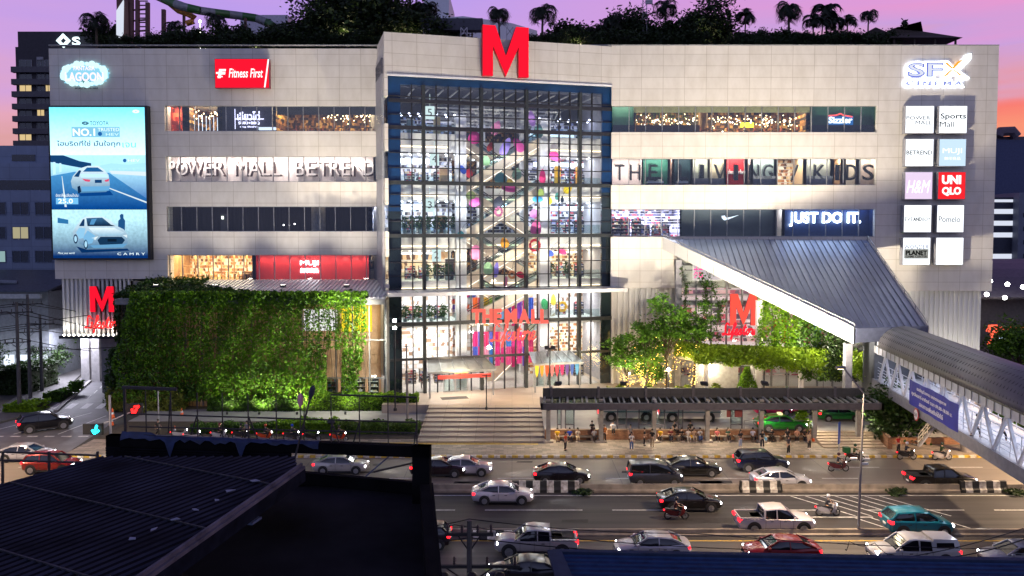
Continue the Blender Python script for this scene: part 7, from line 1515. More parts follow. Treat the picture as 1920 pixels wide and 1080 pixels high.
# ================================================================ VEHICLES
tyre_m=M('tyre_rubber', (.015, .015, .015), .8, var=.1); rim_m=M('rim_alloy', (.4, .4, .42), .3, metal=.8, var=.1); cglass=M('car_glass', (.008, .009, .012), .05, var=.3, coat=.8); trim_m=M('car_trim', (.018, .018, .02), .5, var=.1)
head_e=EM('head_lamp', (.95, .97, 1), 22); tail_e=EM('tail_lamp', (1, .012, .02), 5); head_off=M('head_lamp_off', (.5, .5, .52), .15, coat=.6, var=.05); plate_m=M('plate_white', (.6, .6, .58), .5, var=.05); amber_e=EM('amber_lamp', (1, .35, .02), 3)
CARS={'sedan': ([(-2.35, .66, .45, .80, .93), (-2.2, .82, .28, .86, 1.0), (-1.6, .89, .2, .88, 1.03), (-.6, .9, .18, .87, .97), (.9, .9, .18, .86, .96), (1.6, .88, .2, .80, .90), (2.1, .82, .24, .70, .78), (2.35, .6, .38, .56, .63)], [(-1.95, 1.0, .74, 1.02, .62), (-1.1, .98, .80, 1.38, .60), (-.2, .95, .82, 1.46, .60), (.35, .95, .82, 1.42, .60), (1.25, .93, .76, .96, .66)], (-1.38, 1.42, .32)), 'suv': ([(-2.2, .72, .5, .95, 1.05), (-2.1, .86, .34, 1.0, 1.12), (-1.5, .92, .26, 1.0, 1.1), (0, .92, .25, .98, 1.06), (.9, .92, .25, .97, 1.05), (1.6, .9, .27, .92, 1.02), (2.05, .85, .3, .82, .92), (2.25, .66, .42, .66, .74)], [(-2.1, 1.08, .78, 1.2, .70), (-1.7, 1.08, .82, 1.6, .66), (-.4, 1.05, .84, 1.7, .66), (.4, 1.04, .84, 1.64, .66), (1.25, 1.02, .8, 1.06, .7)], (-1.32, 1.38, .37)), 'hatch': ([(-1.95, .68, .45, .85, .95), (-1.85, .8, .28, .9, 1.0), (-1.2, .85, .2, .9, 1.0), (.7, .85, .2, .88, .98), (1.4, .84, .22, .82, .92), (1.8, .78, .26, .72, .8), (2.0, .6, .4, .6, .66)], [(-1.85, .98, .7, 1.1, .62), (-1.4, .98, .76, 1.42, .6), (-.2, .96, .78, 1.5, .6), (.4, .96, .78, 1.44, .6), (1.2, .94, .74, .98, .64)], (-1.2, 1.25, .31)), 'pickup': ([(-2.65, .8, .5, .95, 1.0), (-2.6, .88, .42, 1.02, 1.06), (-1.7, .91, .35, 1.04, 1.08), (-.95, .91, .32, 1.04, 1.08), (.6, .91, .32, 1.02, 1.08), (1.7, .9, .34, 1.0, 1.1), (2.35, .86, .36, .92, 1.0), (2.6, .68, .5, .74, .82)], [(-.95, 1.06, .84, 1.06, .72), (-.85, 1.06, .84, 1.68, .68), (.1, 1.06, .84, 1.76, .68), (.55, 1.06, .84, 1.7, .68), (1.35, 1.06, .8, 1.1, .72)], (-1.65, 1.7, .4)), 'van': ([(-2.2, .8, .5, 1.0, 1.1), (-2.1, .88, .3, 1.02, 1.15), (0, .9, .25, 1.02, 1.15), (1.4, .9, .25, 1.0, 1.1), (1.9, .86, .28, .9, 1.0), (2.2, .7, .4, .7, .78)], [(-2.15, 1.12, .82, 1.25, .76), (-2.0, 1.12, .84, 1.78, .72), (0, 1.1, .85, 1.86, .72), (.8, 1.1, .85, 1.78, .72), (1.6, 1.05, .82, 1.1, .74)], (-1.35, 1.4, .33))}
paint_cache={}
def paint(c, rough=.28):
 if c not in paint_cache: paint_cache[c]=M('paint_'+c, c, rough, metal=.25, var=.04, scale=1, coat=.7)
 return paint_cache[c]
def smooth_st(st, k=3):
 out=[]
 for a, b in zip(st[:-1], st[1:]):
  for q in range(k): f=q/k; out.append(tuple(x+(y-x)*f for x, y in zip(a, b)))
 return out+[st[-1]]
def car(kind, colr, label, loc, heading, lights=True, cat=None, grp='vehicles on the road', canopy=False, s=1.0, extra=None):
 st, cab, (wr, wf, rad)=CARS[kind]; pm=paint(colr); t=thing({'sedan': 'sedan_car', 'suv': 'suv_car', 'hatch': 'hatchback_car', 'pickup': 'pickup_truck', 'van': 'passenger_van'}[kind], label, cat or {'pickup': 'pickup', 'van': 'van'}.get(kind, 'car'), loc, grp, heading); t.scale=(s, s, s)
 mb=MB(); secs=[]
 for x, hw, zb, zs, zt in smooth_st(st): secs.append([(x, -hw*.86, zb), (x, -hw*.98, zb+.14), (x, -hw, (zb+zs)/2+.05), (x, -hw*.985, zs), (x, -hw*.88, zt-.015), (x, -hw*.45, zt+.02), (x, hw*.45, zt+.02), (x, hw*.88, zt-.015), (x, hw*.985, zs), (x, hw, (zb+zs)/2+.05), (x, hw*.98, zb+.14), (x, hw*.86, zb)])
 mb.loft(secs); body=mb.build('body', pm, t, 38, world=False)
 mb=MB(); secs=[[(x, -hb, zb-.05), (x, -(hb+hr)/2-.03, (zb+zr)/2), (x, -hr, zr-.03), (x, hr, zr-.03), (x, (hb+hr)/2+.03, (zb+zr)/2), (x, hb, zb-.05)] for x, zb, hb, zr, hr in cab]; mb.loft(secs); mb.build('window_glass', cglass, t, 30, world=False)
 mb=MB(); rf=[c for c in cab[1:-1]]; c0, c1=cab[0], cab[-1]; ext=[(rf[0][0]-.08, 0, 0, rf[0][3]-.05, rf[0][4])]+rf+[(rf[-1][0]+.08, 0, 0, rf[-1][3]-.05, rf[-1][4])]
 mb.loft([[(x, -hr-.05, zr-.07), (x, -hr, zr), (x, -hr*.5, zr+.03), (x, hr*.5, zr+.03), (x, hr, zr), (x, hr+.05, zr-.07)] for x, _, _, zr, hr in ext]); mb.build('roof', pm, t, 40, world=False)
 mb=MB()
 for sg in (-1, 1):
  mb.bar((c1[0], sg*c1[2], c1[1]), (rf[-1][0]+.04, sg*(rf[-1][4]+.02), rf[-1][3]-.04), .09); mb.bar((c0[0], sg*c0[2], c0[1]), (rf[0][0]-.04, sg*(rf[0][4]+.02), rf[0][3]-.04), .12)
  mx=(rf[0][0]+rf[-1][0])/2+.05; i=rf[1]; mb.bar((mx, sg*(i[2]+.02), i[1]-.03), (mx, sg*(i[4]+.05), i[3]-.05), .07)
 mb.build('pillar', pm, t, world=False)
 W_=max(a[1] for a in st)
 for sg in (-1, 1):
  mb=MB()
  for x in ((rf[0][0]+.0, mx, rf[-1][0]+.65) if kind!='pickup' else (-.88, .1, 1.0)): mb.box(x-.008, x+.008, sg*W_-.006, sg*W_+.006, .36, st[3][3]-.02)
  mb.box(wr+rad+.12, wf-rad-.12, sg*W_*.97-.02, sg*W_*.97+.03, st[3][2]+.0, st[3][2]+.12)
  for x in (mx-.35, mx+.55): mb.box(x-.1, x+.1, sg*W_-.01, sg*W_+.025, st[3][3]-.14, st[3][3]-.1)
  mb.build('door_trim', trim_m, t, world=False)
 for x in (wr, wf):
  for sg in (-1, 1):
   mb=MB(); mb.cyl((x, sg*(W_-.06), rad+.03), (0, sg, 0), rad+.09, .075, 20); mb.build('wheel_arch', trim_m, t, world=False)
   mb=MB(); mb.cyl((x, sg*(W_-.16), rad), (0, sg, 0), rad, .20, 20); w=mb.build('wheel', tyre_m, t, 40, world=False)
   mb=MB(); mb.cyl((x, sg*(W_+.035), rad), (0, sg, 0), rad*.66, .02, 16)
   for k in range(5): a=k*1.2566; mb.bar((x, sg*(W_+.058), rad), (x+rad*.62*math.cos(a), sg*(W_+.058), rad+rad*.62*math.sin(a)), .05)
   mb.build('rim', rim_m, w, world=False)
 f_, r_=st[-2], st[1]
 for sg in (-1, 1):
  mb=MB(); mb.box(f_[0]-.14, f_[0]+.12, sg*f_[1]*.72-.19, sg*f_[1]*.72+.19, f_[3]-.13, f_[3]+.02); mb.build('headlight', head_e if lights else head_off, t, world=False, bevel=.03)
  mb=MB(); mb.box(r_[0]-.10, r_[0]+.12, sg*r_[1]*.74-.22, sg*r_[1]*.74+.21, r_[3]-.14, r_[3]+.05); mb.build('taillight', tail_e if lights else M('tail_lamp_off', (.25, .01, .01), .2, coat=.5), t, world=False, bevel=.02)
  mb=MB(); mb.box(c1[0]-.35, c1[0]-.17, sg*(c1[2]+.16)-.08, sg*(c1[2]+.16)+.08, c1[1]+.02, c1[1]+.16); mb.build('mirror', pm, t, world=False, bevel=.03)
 mb=MB(); mb.box(st[-1][0]-.06, st[-1][0]+.02, -.45, .45, st[-1][2]+.02, st[-1][2]+.16); mb.build('grille', trim_m, t, world=False); mb=MB(); mb.box(st[0][0]-.03, st[0][0]+.02, -.2, .2, .55, .67); mb.box(st[-1][0]+.0, st[-1][0]+.04, -.2, .2, st[-1][2]-.02, st[-1][2]+.09); mb.build('number_plate', plate_m, t, world=False)
 if lights: lamp('head_beam', 'SPOT', (loc[0]+2.6*s*math.cos(heading), loc[1]+2.6*s*math.sin(heading), loc[2]+.75), 420, (.95, .97, 1), None, aim=(loc[0]+9*math.cos(heading), loc[1]+9*math.sin(heading), loc[2]-.2), size=.15, spot=62, blend=.7)
 if kind=='pickup':
  if canopy:
   mb=MB(); mb.loft([[(x, -.86, 1.05), (x, -.80, 1.3), (x, -.70, z), (x, .70, z), (x, .80, 1.3), (x, .86, 1.05)] for x, z in ((-2.58, 1.5), (-2.45, 1.72), (-.98, 1.76))]); mb.build('bed_canopy', pm, t, 40, world=False)
   for sg in (-1, 1): mb=MB(); mb.slab([(-2.25, sg*.815, 1.24), (-1.15, sg*.815, 1.24), (-1.15, sg*.765, 1.55), (-2.2, sg*.765, 1.55)], (0, sg*.02, 0)); mb.build('canopy_window', cglass, t, world=False)
  else :
   mb=MB(); mb.box(-2.5, -1.0, -.74, .74, 1.085, 1.10); mb.build('load_bed', M('bed_black', (.01, .01, .011), .7), t, world=False)
   mb=MB()
   for sg in (-1, 1): mb.box(-2.6, -1.0, sg*.82-.05, sg*.82+.05, 1.08, 1.16)
   mb.box(-2.62, -2.54, -.8, .8, 1.06, 1.16); mb.build('bed_rail', pm, t, world=False)
 if extra=='taxi':
  mb=MB(); mb.box(-.25, .1, -.3, .3, 1.47, 1.62); mb.build('roof_sign', EM('taxi_sign', (1, .85, .4), 1.5), t, world=False, bevel=.02)
 return t
def at(u, v, z=0.0): return G(u, v, z)
VE=[('sedan', '9a94a0', 'silver sedan on the far carriageway left of the striped median end', (872, 888), 0), ('sedan', '181418', 'dark sedan half hidden behind the striped median end', (1053, 902), 0), ('van', '383a44', 'dark grey people carrier beside the plain concrete median', (1228, 906), 0), ('sedan', '0c0c0e', 'black sedan passing beyond the grey people carrier', (1298, 889), 0), ('suv', '10142a', 'dark navy sport utility car close to the painted kerb', (1426, 880), 0), ('sedan', 'b4b4bc', 'pale silver sedan above the right striped median block', (1463, 912), 0), ('pickup', '15120f', 'black pickup with tan sheen nearing the footbridge', (1763, 914), 0), ('sedan', 'c4bcc0', 'white sedan on the near carriageway by the striped median end', (943, 940), 0), ('sedan', '120e10', 'black sedan on the near carriageway at the middle of the road', (1292, 953), 0), ('pickup', 'c8c0c4', 'white pickup on the near carriageway left of the hatched paint', (1452, 994), 0), ('hatch', '0c6c80', 'teal hatchback beside the hatched road paint', (1718, 998), 0), ('sedan', '241416', 'dark car at the edge of the black roof on the far carriageway', (822, 890), 0), ('sedan', 'a8a4a0', 'white car glimpsed through the gap under the roof beam', (640, 884), 0), ('suv', '8c1410', 'dark red car on the far left of the road', (98, 884), 0), ('sedan', 'a8a8b4', 'silver car beyond the red car at the far left', (50, 862), 0)]
for k, c, lab, (u, v), h in VE: car(k, c, lab, at(u, v), h, s=1.0 if k!='hatch' else 1.12)
car('suv', '08080c', 'black sport utility car turning into the side street', at(84, 806), R(38), s=1.12)
for k, c, lab, (u, v), cn_ in [('pickup', 'b0aaa8', 'silver double cab pickup queuing at the near side', (1004, 1036), 0), ('sedan', 'b8b2b4', 'silver sedan queuing between the silver pickup and the red sedan', (1222, 1042), 0), ('sedan', '7c0c0c', 'red sedan queuing on the near side road', (1464, 1049), 0), ('pickup', 'c4c4c4', 'white pickup with a covered bed queuing on the near side', (1708, 1055), 1), ('sedan', 'a4a8b4', 'pale silver sedan cut by the right picture edge', (1912, 1060), 0), ('sedan', '141216', 'dark car under the utility pole, roof catching the light', (985, 1090), 0), ('hatch', '1c1012', 'dark car behind the black wall left of the utility pole', (790, 1022), 0)]:
 car(k, c, lab, at(u, v), R(180), canopy=bool(cn_), grp='cars queuing on the near side')
tx=car('sedan', '0c7018', 'bright green taxi with a roof sign behind the bus stop', at(1463, 806, 1.0), 0, grp='cars on the service road', extra='taxi', s=1.06)
car('hatch', 'd8205c', 'pink taxi waiting beyond the green one', (P(1445, 770, 85)[0], 84.6, 1.0), 0, grp='cars on the service road', extra='taxi'); car('hatch', 'c01850', 'deeper pink car right of the pink taxi', (P(1490, 770, 85)[0], 85.0, 1.0), R(180), grp='cars on the service road')
car('sedan', '1c7a30', 'green and yellow taxi behind the corner steps', (P(1572, 790, 82)[0], 82, 1.0), 0, grp='cars on the service road', extra='taxi')
mb=MB(); mb.loft([[(x, -.66, 1.36), (x, -.62, 1.50), (x, .62, 1.50), (x, .66, 1.36)] for x in (-1.1, .42)]); o=mb.build('yellow_roof', paint('d8d810'), bpy.data.objects[[o.name for o in bpy.data.objects if o.get('label')=='green and yellow taxi behind the corner steps'][0]], world=False)
def coach(label, u0, u1, Y):
 x0, x1=P(u0, 780, Y)[0], P(u1, 780, Y)[0]; Ln=x1-x0; t=thing('coach_bus', label, 'bus', ((x0+x1)/2, Y, 1.0), 'coaches on the service road'); h=Ln/2; pm=paint('d0ccc4')
 mb=MB(); mb.loft([[(x, -w, .35), (x, -w-.03, 1.2), (x, -w, 2.7), (x, -w+.2, 3.1), (x, w-.2, 3.1), (x, w, 2.7), (x, w+.03, 1.2), (x, w, .35)] for x, w in ((-h, 1.1), (-h+.2, 1.22), (h-.3, 1.22), (h, 1.08))]); mb.build('body', pm, t, 40, world=False)
 for k in range(6):
  for sg in (-1, 1): a=-h+.5+k*(Ln-.8)/6; mb=MB(); mb.box(a, a+(Ln-.8)/6-.1, sg*1.24-.02, sg*1.24+.02, 1.55, 2.55); mb.build('window', cglass, t, world=False)
 mb=MB(); mb.box(-h+.1, h-.1, -1.27, -1.25, .98, 1.08); mb.build('stripe', M('stripe_teal', (.03, .16, .16), .4), t, world=False)
 for x in (-h*.58, h*.62):
  for sg in (-1, 1):
   mb=MB(); mb.cyl((x, sg*1.12, .48), (0, sg, 0), .58, .14, 20); mb.build('wheel_arch', trim_m, t, world=False); mb=MB(); mb.cyl((x, sg*1.08, .45), (0, sg, 0), .45, .22, 20); w=mb.build('wheel', tyre_m, t, 40, world=False); mb=MB(); mb.cyl((x, sg*1.3, .45), (0, sg, 0), .27, .02, 14); mb.build('rim', rim_m, w, world=False)
 for sg in (-1, 1): mb=MB(); mb.box(h-.06, h+.04, sg*.8-.15, sg*.8+.15, .7, .9); mb.build('headlight', head_e, t, world=False); mb=MB(); mb.box(-h-.04, -h+.06, sg*.9-.1, sg*.9+.1, .8, 1.2); mb.build('taillight', tail_e, t, world=False)
 mb=MB(); mb.box(h-.1, h+.03, -1.0, 1.0, 1.4, 2.7); mb.build('windscreen', cglass, t, world=False)
coach('white coach with a teal stripe behind the left half of the bus stop', 1120, 1229, 82.4); coach('white coach standing in front of the striped one, right part', 1232, 1346, 82.2)
def bike(label, loc, rz, col_, box=None, grp='motorcycles'):
 t=thing('motorcycle', label, 'motorcycle', loc, grp, rz); pm=paint(col_)
 for x in (-.6, .62):
  mb=MB(); mb.tube([(x+.25*math.cos(k*math.pi/9), 0, .29+.25*math.sin(k*math.pi/9)) for k in range(19)], .05, 6); w=mb.build('wheel', tyre_m, t, world=False); mb=MB(); mb.cyl((x, -.03, .29), (0, 1, 0), .17, .06, 12); mb.build('rim', rim_m, w, world=False)
 mb=MB(); mb.loft([[(x, -w, z0), (x, -w, z1), (x, w, z1), (x, w, z0)] for x, w, z0, z1 in ((-.85, .06, .6, .72), (-.5, .16, .38, .76), (0, .15, .28, .6), (.3, .12, .3, .6), (.48, .17, .38, .98), (.6, .1, .6, 1.0))]); mb.build('body', pm, t, 50, world=False)
 mb=MB(); mb.loft([[(x, -w, z-.08), (x, -w, z), (x, w, z), (x, w, z-.08)] for x, w, z in ((-.8, .1, .84), (-.3, .15, .80), (.12, .12, .76))]); mb.build('seat', trim_m, t, world=False)
 mb=MB(); mb.tube([(.35, -.33, 1.06), (.46, 0, 1.02), (.35, .33, 1.06)], .025, 6); mb.tube([(.5, 0, .95), (.62, .09, .3)], .03, 6); mb.tube([(.5, 0, .95), (.62, -.09, .3)], .03, 6); mb.build('handlebar', trim_m, t, world=False)
 mb=MB(); mb.ball((.6, 0, .86), .085, 0, 8, 6); mb.build('headlight', head_e, t, world=False); mb=MB(); mb.box(-.92, -.85, -.07, .07, .66, .74); mb.build('taillight', tail_e, t, world=False); mb=MB(); mb.tube([(-.75, -.16, .32), (.05, -.15, .26)], .045, 6); mb.build('exhaust', rim_m, t, world=False)
 if box: mb=MB(); mb.box(-1.05, -.5, -.26, .26, .86, 1.34); mb.build('delivery_box', M('box_'+box, box, .6, var=.08), t, world=False, bevel=.03)
 return t
RIDERS=[]
for lab, u, v, z, rz, c, bx, sh, hel in [('motorcycle with a green delivery box at the kerb by the lamp mast', 1603, 866, 0, 0, '301010', '0c4a20', '3a4a2a', '0c3a1c'), ('dark motorcycle waiting at the kerb before the bridge stairs', 1700, 862, 0, 0, '14141c', None, '1c2030', 'd8d8e0'), ('white scooter at the kerb under the footbridge', 1766, 863, 0, 0, 'b0a8a8', None, '28401c', '1a2a14'), ('motorcycle alone in the far lane right of the pale silver sedan', 1572, 884, 0, 0, '502028', None, '2a2830', '402024'), ('motorcycle with a bright headlamp left of the hatched paint', 1552, 968, 0, 0, 'b4b4c0', None, '303038', 'e0e0e8'), ('red motorcycle under the black sedan in the near lane', 1268, 974, 0, 0, '601018', None, '401418', '181818'), ('white scooter parked at the left end of the kerb row', 338, 822, .02, R(20), 'c0c0c0', None, None, None), ('white motorcycle second in the kerb row on the left', 362, 826, .02, R(20), 'b8b0b0', None, None, None), ('motorcycle with a seated rider left of the low planting', 412, 824, .02, 0, 'a8a8b0', None, '30181c', '702018'), ('dark motorcycle with a rider before the low planting', 452, 824, .02, 0, '1c1c20', None, '202024', '141418'), ('motorcycle with an orange front before the low planting', 498, 826, .02, 0, 'c04010', None, '26262c', 'c04818'), ('motorcycle with a blue helmeted rider in the kerb row', 548, 826, .02, 0, '2a2a30', None, '2c2c34', '2050c0'), ('black motorcycle at the right part of the kerb row', 585, 827, .02, 0, '101012', None, None, None), ('orange motorcycle at the right end of the kerb row', 636, 828, .02, 0, 'd04010', None, '3a3a40', '181818')]:
 b=at(u, v, z); bike(lab, b, rz, c, bx)
 if sh: RIDERS.append((b, rz, sh, hel, lab))
b=at(1706, 792, .6); bike('motorcycle with a yellow helmeted rider beyond the dark shrub', (b[0], 79.6, .5), R(-70), 'b8b8c0'); RIDERS.append(((b[0], 79.6, .5), R(-70), '202c3c', 'd8c020', 'beyond the dark shrub'))
def signal(label, u, v, Y, colr, pts):
 c=P(u, v, Y); t=thing('traffic_light', label, 'traffic light', c); mb=MB(); mb.box(-.55, .55, 0, .35, -.55, .55); mb.box(-1.25, -.58, .02, .3, -.5, .5); mb.build('housing', trim_m, t, world=False); mb=MB()
 for a, b_ in pts: mb.bar((a[0], -.03, a[1]), (b_[0], -.03, b_[1]), .16)
 mb.build('arrow', EM('arrow_'+colr, colr, 7), t, world=False); mb=MB(); mb.box(-.6, .6, -.25, .0, .5, .56); mb.build('hood', trim_m, t, world=False); return t
signal('traffic light with a glowing cyan down arrow at the junction', 180, 805, 74, '20e8ff', [((.1, .4), (-.1, -.4)), ((-.1, -.4), (-.35, -.05)), ((-.1, -.4), (.3, -.1))]); signal('traffic light with a glowing red arrow near the ivy corner', 255, 768, 75.5, 'ff1818', [((-.3, -.35), (.3, .35)), ((.3, .35), (-.15, .3)), ((-.3, -.35), (-.35, .1)), ((-.1, -.35), (.1, .1))])
t=thing('signal_mast', 'pale signal mast with a red and white foot beside the crossing', 'mast', (P(205, 800, 75)[0], 75.2, 0)); mb=MB(); mb.tube([(0, 0, 0), (0, 0, P(0, 742, 75)[2])], .11, 8); mb.build('pole', M('mast_pale', (.4, .4, .4), .5), t, world=False); mb=MB(); x0_, x1_=P(165, 800, 75)[0]-t.location[0], P(262, 770, 75)[0]-t.location[0]; mb.tube([(x0_, -.4, P(0, 806, 75)[2]), (0, 0, P(0, 790, 75)[2]), (x1_, .6, P(0, 766, 75)[2])], .07, 6); mb.build('arm', M('mast_pale'), t, world=False)
def cone(label, u, v, z, s=1.):
 t=thing('traffic_cone', label, 'cone', at(u, v, z), 'orange cones'); t.scale=(s, s, s); mb=MB(); mb.lathe([(.17, .04), (.1, .4), (.04, .75), (.02, .76)], n=12); mb.build('cone_body', M('cone_orange', (.75, .12, .02), .5, var=.05), t, world=False); mb=MB(); mb.box(-.2, .2, -.2, .2, 0, .04); mb.build('base', trim_m, t, world=False); mb=MB(); mb.lathe([(.125, .3), (.095, .45)], n=12); mb.build('band', plate_m, t, world=False)
cone('orange cone on the driveway left of the hedge', 341, 779, .25, 1.1); cone('orange cone by the red signal at the ivy corner', 266, 776, .25, 1.1); cone('upper orange cone beside the signal mast', 211, 784, 0, 1.5); cone('lower orange cone beside the signal mast', 209, 798, 0, 1.5); cone('small orange cone behind the parked scooters', 328, 812, .1, 1.)
# ================================================================ PEOPLE
skin_m=M('skin_tan', (.40, .24, .16), .55, var=.08); hair_m=M('hair_black', (.012, .009, .008), .5, var=.2); shoe_m=M('shoe_dark', (.04, .035, .035), .6); shoe_w=M('shoe_white', (.55, .55, .55), .6)
def skinned(name, verts, edges, root=0, sub=1):
 me=bpy.data.meshes.new(name); me.from_pydata([v[:3] for v in verts], edges, []); o=bpy.data.objects.new(name, me); COL.objects.link(o)
 sk=o.modifiers.new('s', 'SKIN'); sk.use_smooth_shade=True; sk.branch_smoothing=.6
 for i, v in enumerate(verts): d=me.skin_vertices[0].data[i]; d.radius=(v[3], v[3]*(v[4] if len(v)>4 else 1)); d.use_root=i==root
 s_=o.modifiers.new('u', 'SUBSURF'); s_.levels=sub; s_.render_levels=sub
 dg=bpy.context.evaluated_depsgraph_get(); r=bpy.data.meshes.new_from_object(o.evaluated_get(dg)); bpy.data.objects.remove(o); return r
POSE={'stand': dict(hip=.92, lean=0, knee=[(.10, -.02, .50), (.11, -.02, .50)], ank=[(.11, .03, .08), (.13, .0, .08)], elb=[(.25, .04, 1.12), (.25, .04, 1.12)], wri=[(.26, -.06, .86), (.26, -.06, .86)]), 'phone': dict(hip=.92, lean=-.02, knee=[(.10, -.03, .50), (.10, .0, .50)], ank=[(.11, .02, .08), (.12, .03, .08)], elb=[(.24, .0, 1.10), (.25, .04, 1.12)], wri=[(.08, -.24, 1.18), (.22, -.12, .92)]), 'walk': dict(hip=.90, lean=-.04, knee=[(.09, -.20, .52), (.09, .04, .48)], ank=[(.09, -.22, .10), (.10, .34, .14)], elb=[(.24, .12, 1.12), (.24, -.08, 1.12)], wri=[(.24, .1, .88), (.22, -.24, .98)]), 'sit': dict(hip=.50, lean=-.03, knee=[(.12, -.44, .50), (.13, -.44, .50)], ank=[(.12, -.42, .08), (.15, -.36, .08)], elb=[(.24, -.06, .70), (.24, -.06, .70)], wri=[(.12, -.30, .60), (.10, -.30, .58)]), 'sitphone': dict(hip=.50, lean=-.06, knee=[(.10, -.44, .52), (.11, -.44, .50)], ank=[(.10, -.40, .08), (.12, -.30, .08)], elb=[(.24, -.10, .72), (.23, -.10, .72)], wri=[(.06, -.34, .80), (.08, -.33, .76)]), 'ride': dict(hip=.84, lean=-.10, knee=[(.22, -.42, .74), (.22, -.42, .74)], ank=[(.22, -.24, .32), (.22, -.24, .32)], elb=[(.30, -.26, 1.12), (.30, -.26, 1.12)], wri=[(.32, -.52, 1.08), (.32, -.52, 1.08)])}
PM={}
def person_parts(pose):
 if pose in PM: return PM[pose]
 p=POSE[pose]; h=p['hip']; l=p['lean']; sh=h+.50; V=[(0, 0, h, .13, .85), (0, l*.5, h+.24, .115, .8), (0, l, h+.44, .14, .72), (0, l, h+.54, .05), (0, l*1.2-.01, h+.62, .062), (0, l*1.3-.025, h+.70, .092, 1.1), (0, l*1.3-.01, h+.79, .07)]; E=[(i, i+1) for i in range(6)]
 V+=[(0, l*1.3-.115, h+.68, .014)]; E.append((5, 7))
 legs=[]; arms=[]
 for k, sg in ((0, -1), (1, 1)):
  q=lambda a: (a[0]*sg, a[1], a[2]); i=len(V); kn, an=q(p['knee'][k]), q(p['ank'][k]); V+=[(sg*.09, 0, h-.04, .092), (*kn, .06), (kn[0]*.5+an[0]*.5, kn[1]*.5+an[1]*.5+.015, (kn[2]+an[2])/2+.04, .058), (*an, .04), (an[0], an[1]-.13, an[2]-.04, .035)]; E+=[(0, i), (i, i+1), (i+1, i+2), (i+2, i+3), (i+3, i+4)]; legs.append((i, kn, an))
  i=len(V); el, wr=q(p['elb'][k]), q(p['wri'][k]); d=(Vector(wr)-Vector(el)).normalized(); sd=d.cross(Vector((0, 0, 1))) if abs(d.z)<.8 else Vector((0, 1, 0)); sd.normalize(); hd=Vector(wr)+d*.08
  V+=[(sg*.17, l, sh-.04, .058), (*el, .042), (*wr, .028), (*hd, .03, .6)]; E+=[(2, i), (i, i+1), (i+1, i+2), (i+2, i+3)]
  for f, (o_, ln) in enumerate(((-.03, .07), (-.01, .085), (.01, .08), (.03, .06))): j=len(V); V+=[tuple(hd+sd*o_+d*.03)+(.008, ), tuple(hd+sd*o_+d*ln-Vector((0, 0, .012)))+(.007, )]; E+=[(i+3, j), (j, j+1)]
  j=len(V); tp=Vector(wr)+d*.045+sd*.045*-sg; V+=[tuple(tp)+(.009, ), tuple(tp+d*.035+Vector((0, -.01, 0)))+(.008, )]; E+=[(i+3, j), (j, j+1)]; arms.append((i, el, wr))
 body=skinned('body', V, E)
 S=[(0, 0, h-.02, .152, .88), (0, l*.5, h+.24, .138, .84), (0, l, h+.43, .162, .76), (0, l, h+.50, .085)]; F=[(0, 1), (1, 2), (2, 3)]
 for i, el, wr in arms: j=len(S); S+=[V[i][:3]+(.075, ), tuple(Vector(V[i][:3]).lerp(Vector(el), .75))+(.064, )]; F+=[(2, j), (j, j+1)]
 shirt=skinned('shirt', S, F)
 T=[(0, 0, h+.03, .148, .88)]; F=[]
 T.append((0, 0, h-.06, .13, .9)); F.append((0, 1))
 for i, kn, an in legs: j=len(T); T+=[V[i][:3]+(.108, ), (*kn, .078), (an[0], an[1], an[2]+.06, .06)]; F+=[(1, j), (j, j+1), (j+1, j+2)]
 trou=skinned('trousers', T, F)
 mb=MB()
 for i, kn, an in legs: mb.ball((an[0], an[1]-.06, an[2]-.03), .06, 0, 10, 6, (.85, 2.1, .8))
 shoes=mb.mesh('shoes', shoe_m, 60)
 hz_=h+.76; mb=MB(); mb.ball((0, l*1.3+.015, hz_), .115, 0, 12, 8, (.86, 1, .92)); hair=mb.mesh('hair', hair_m, 60)
 mb=MB(); mb.ball((0, l*1.3+.015, hz_), .115, 0, 12, 8, (.88, 1, .95)); mb.ball((0, l*1.3+.075, hz_-.16), .1, 0, 10, 8, (1, .6, 1.7)); lhair=mb.mesh('hair', hair_m, 60)
 mb=MB(); mb.ball((0, l*1.3+.0, hz_-.01), .145, 0, 14, 8, (.92, 1.05, 1)); helm=mb.mesh('helmet', hair_m, 60)
 mb=MB()
 for sg in (-1, 1): mb.ball((sg*.034, l*1.3-.108, h+.715), .011, 0, 6, 4); mb.ball((sg*.094, l*1.3-.02, h+.70), .022, 0, 6, 4, (.5, 1, 1.4))
 mb.box(-.022, .022, l*1.3-.122, l*1.3-.108, h+.645, h+.652); face=mb.mesh('face_features', M('face_dark', (.12, .06, .045), .5, var=0), 60)
 PM[pose]=(body, shirt, trou, shoes, hair, lhair, helm, face); return PM[pose]
def ob(name, me, t, mat=None):
 o=bpy.data.objects.new(name, me); COL.objects.link(o); o.parent=t
 if len(me.materials)==0: me.materials.append(skin_m)
 if mat is not None: o.material_slots[0].link='OBJECT'; o.material_slots[0].material=mat
 return o
def cl(c): return M('cloth_'+c, c, .8, var=.12, scale=6)
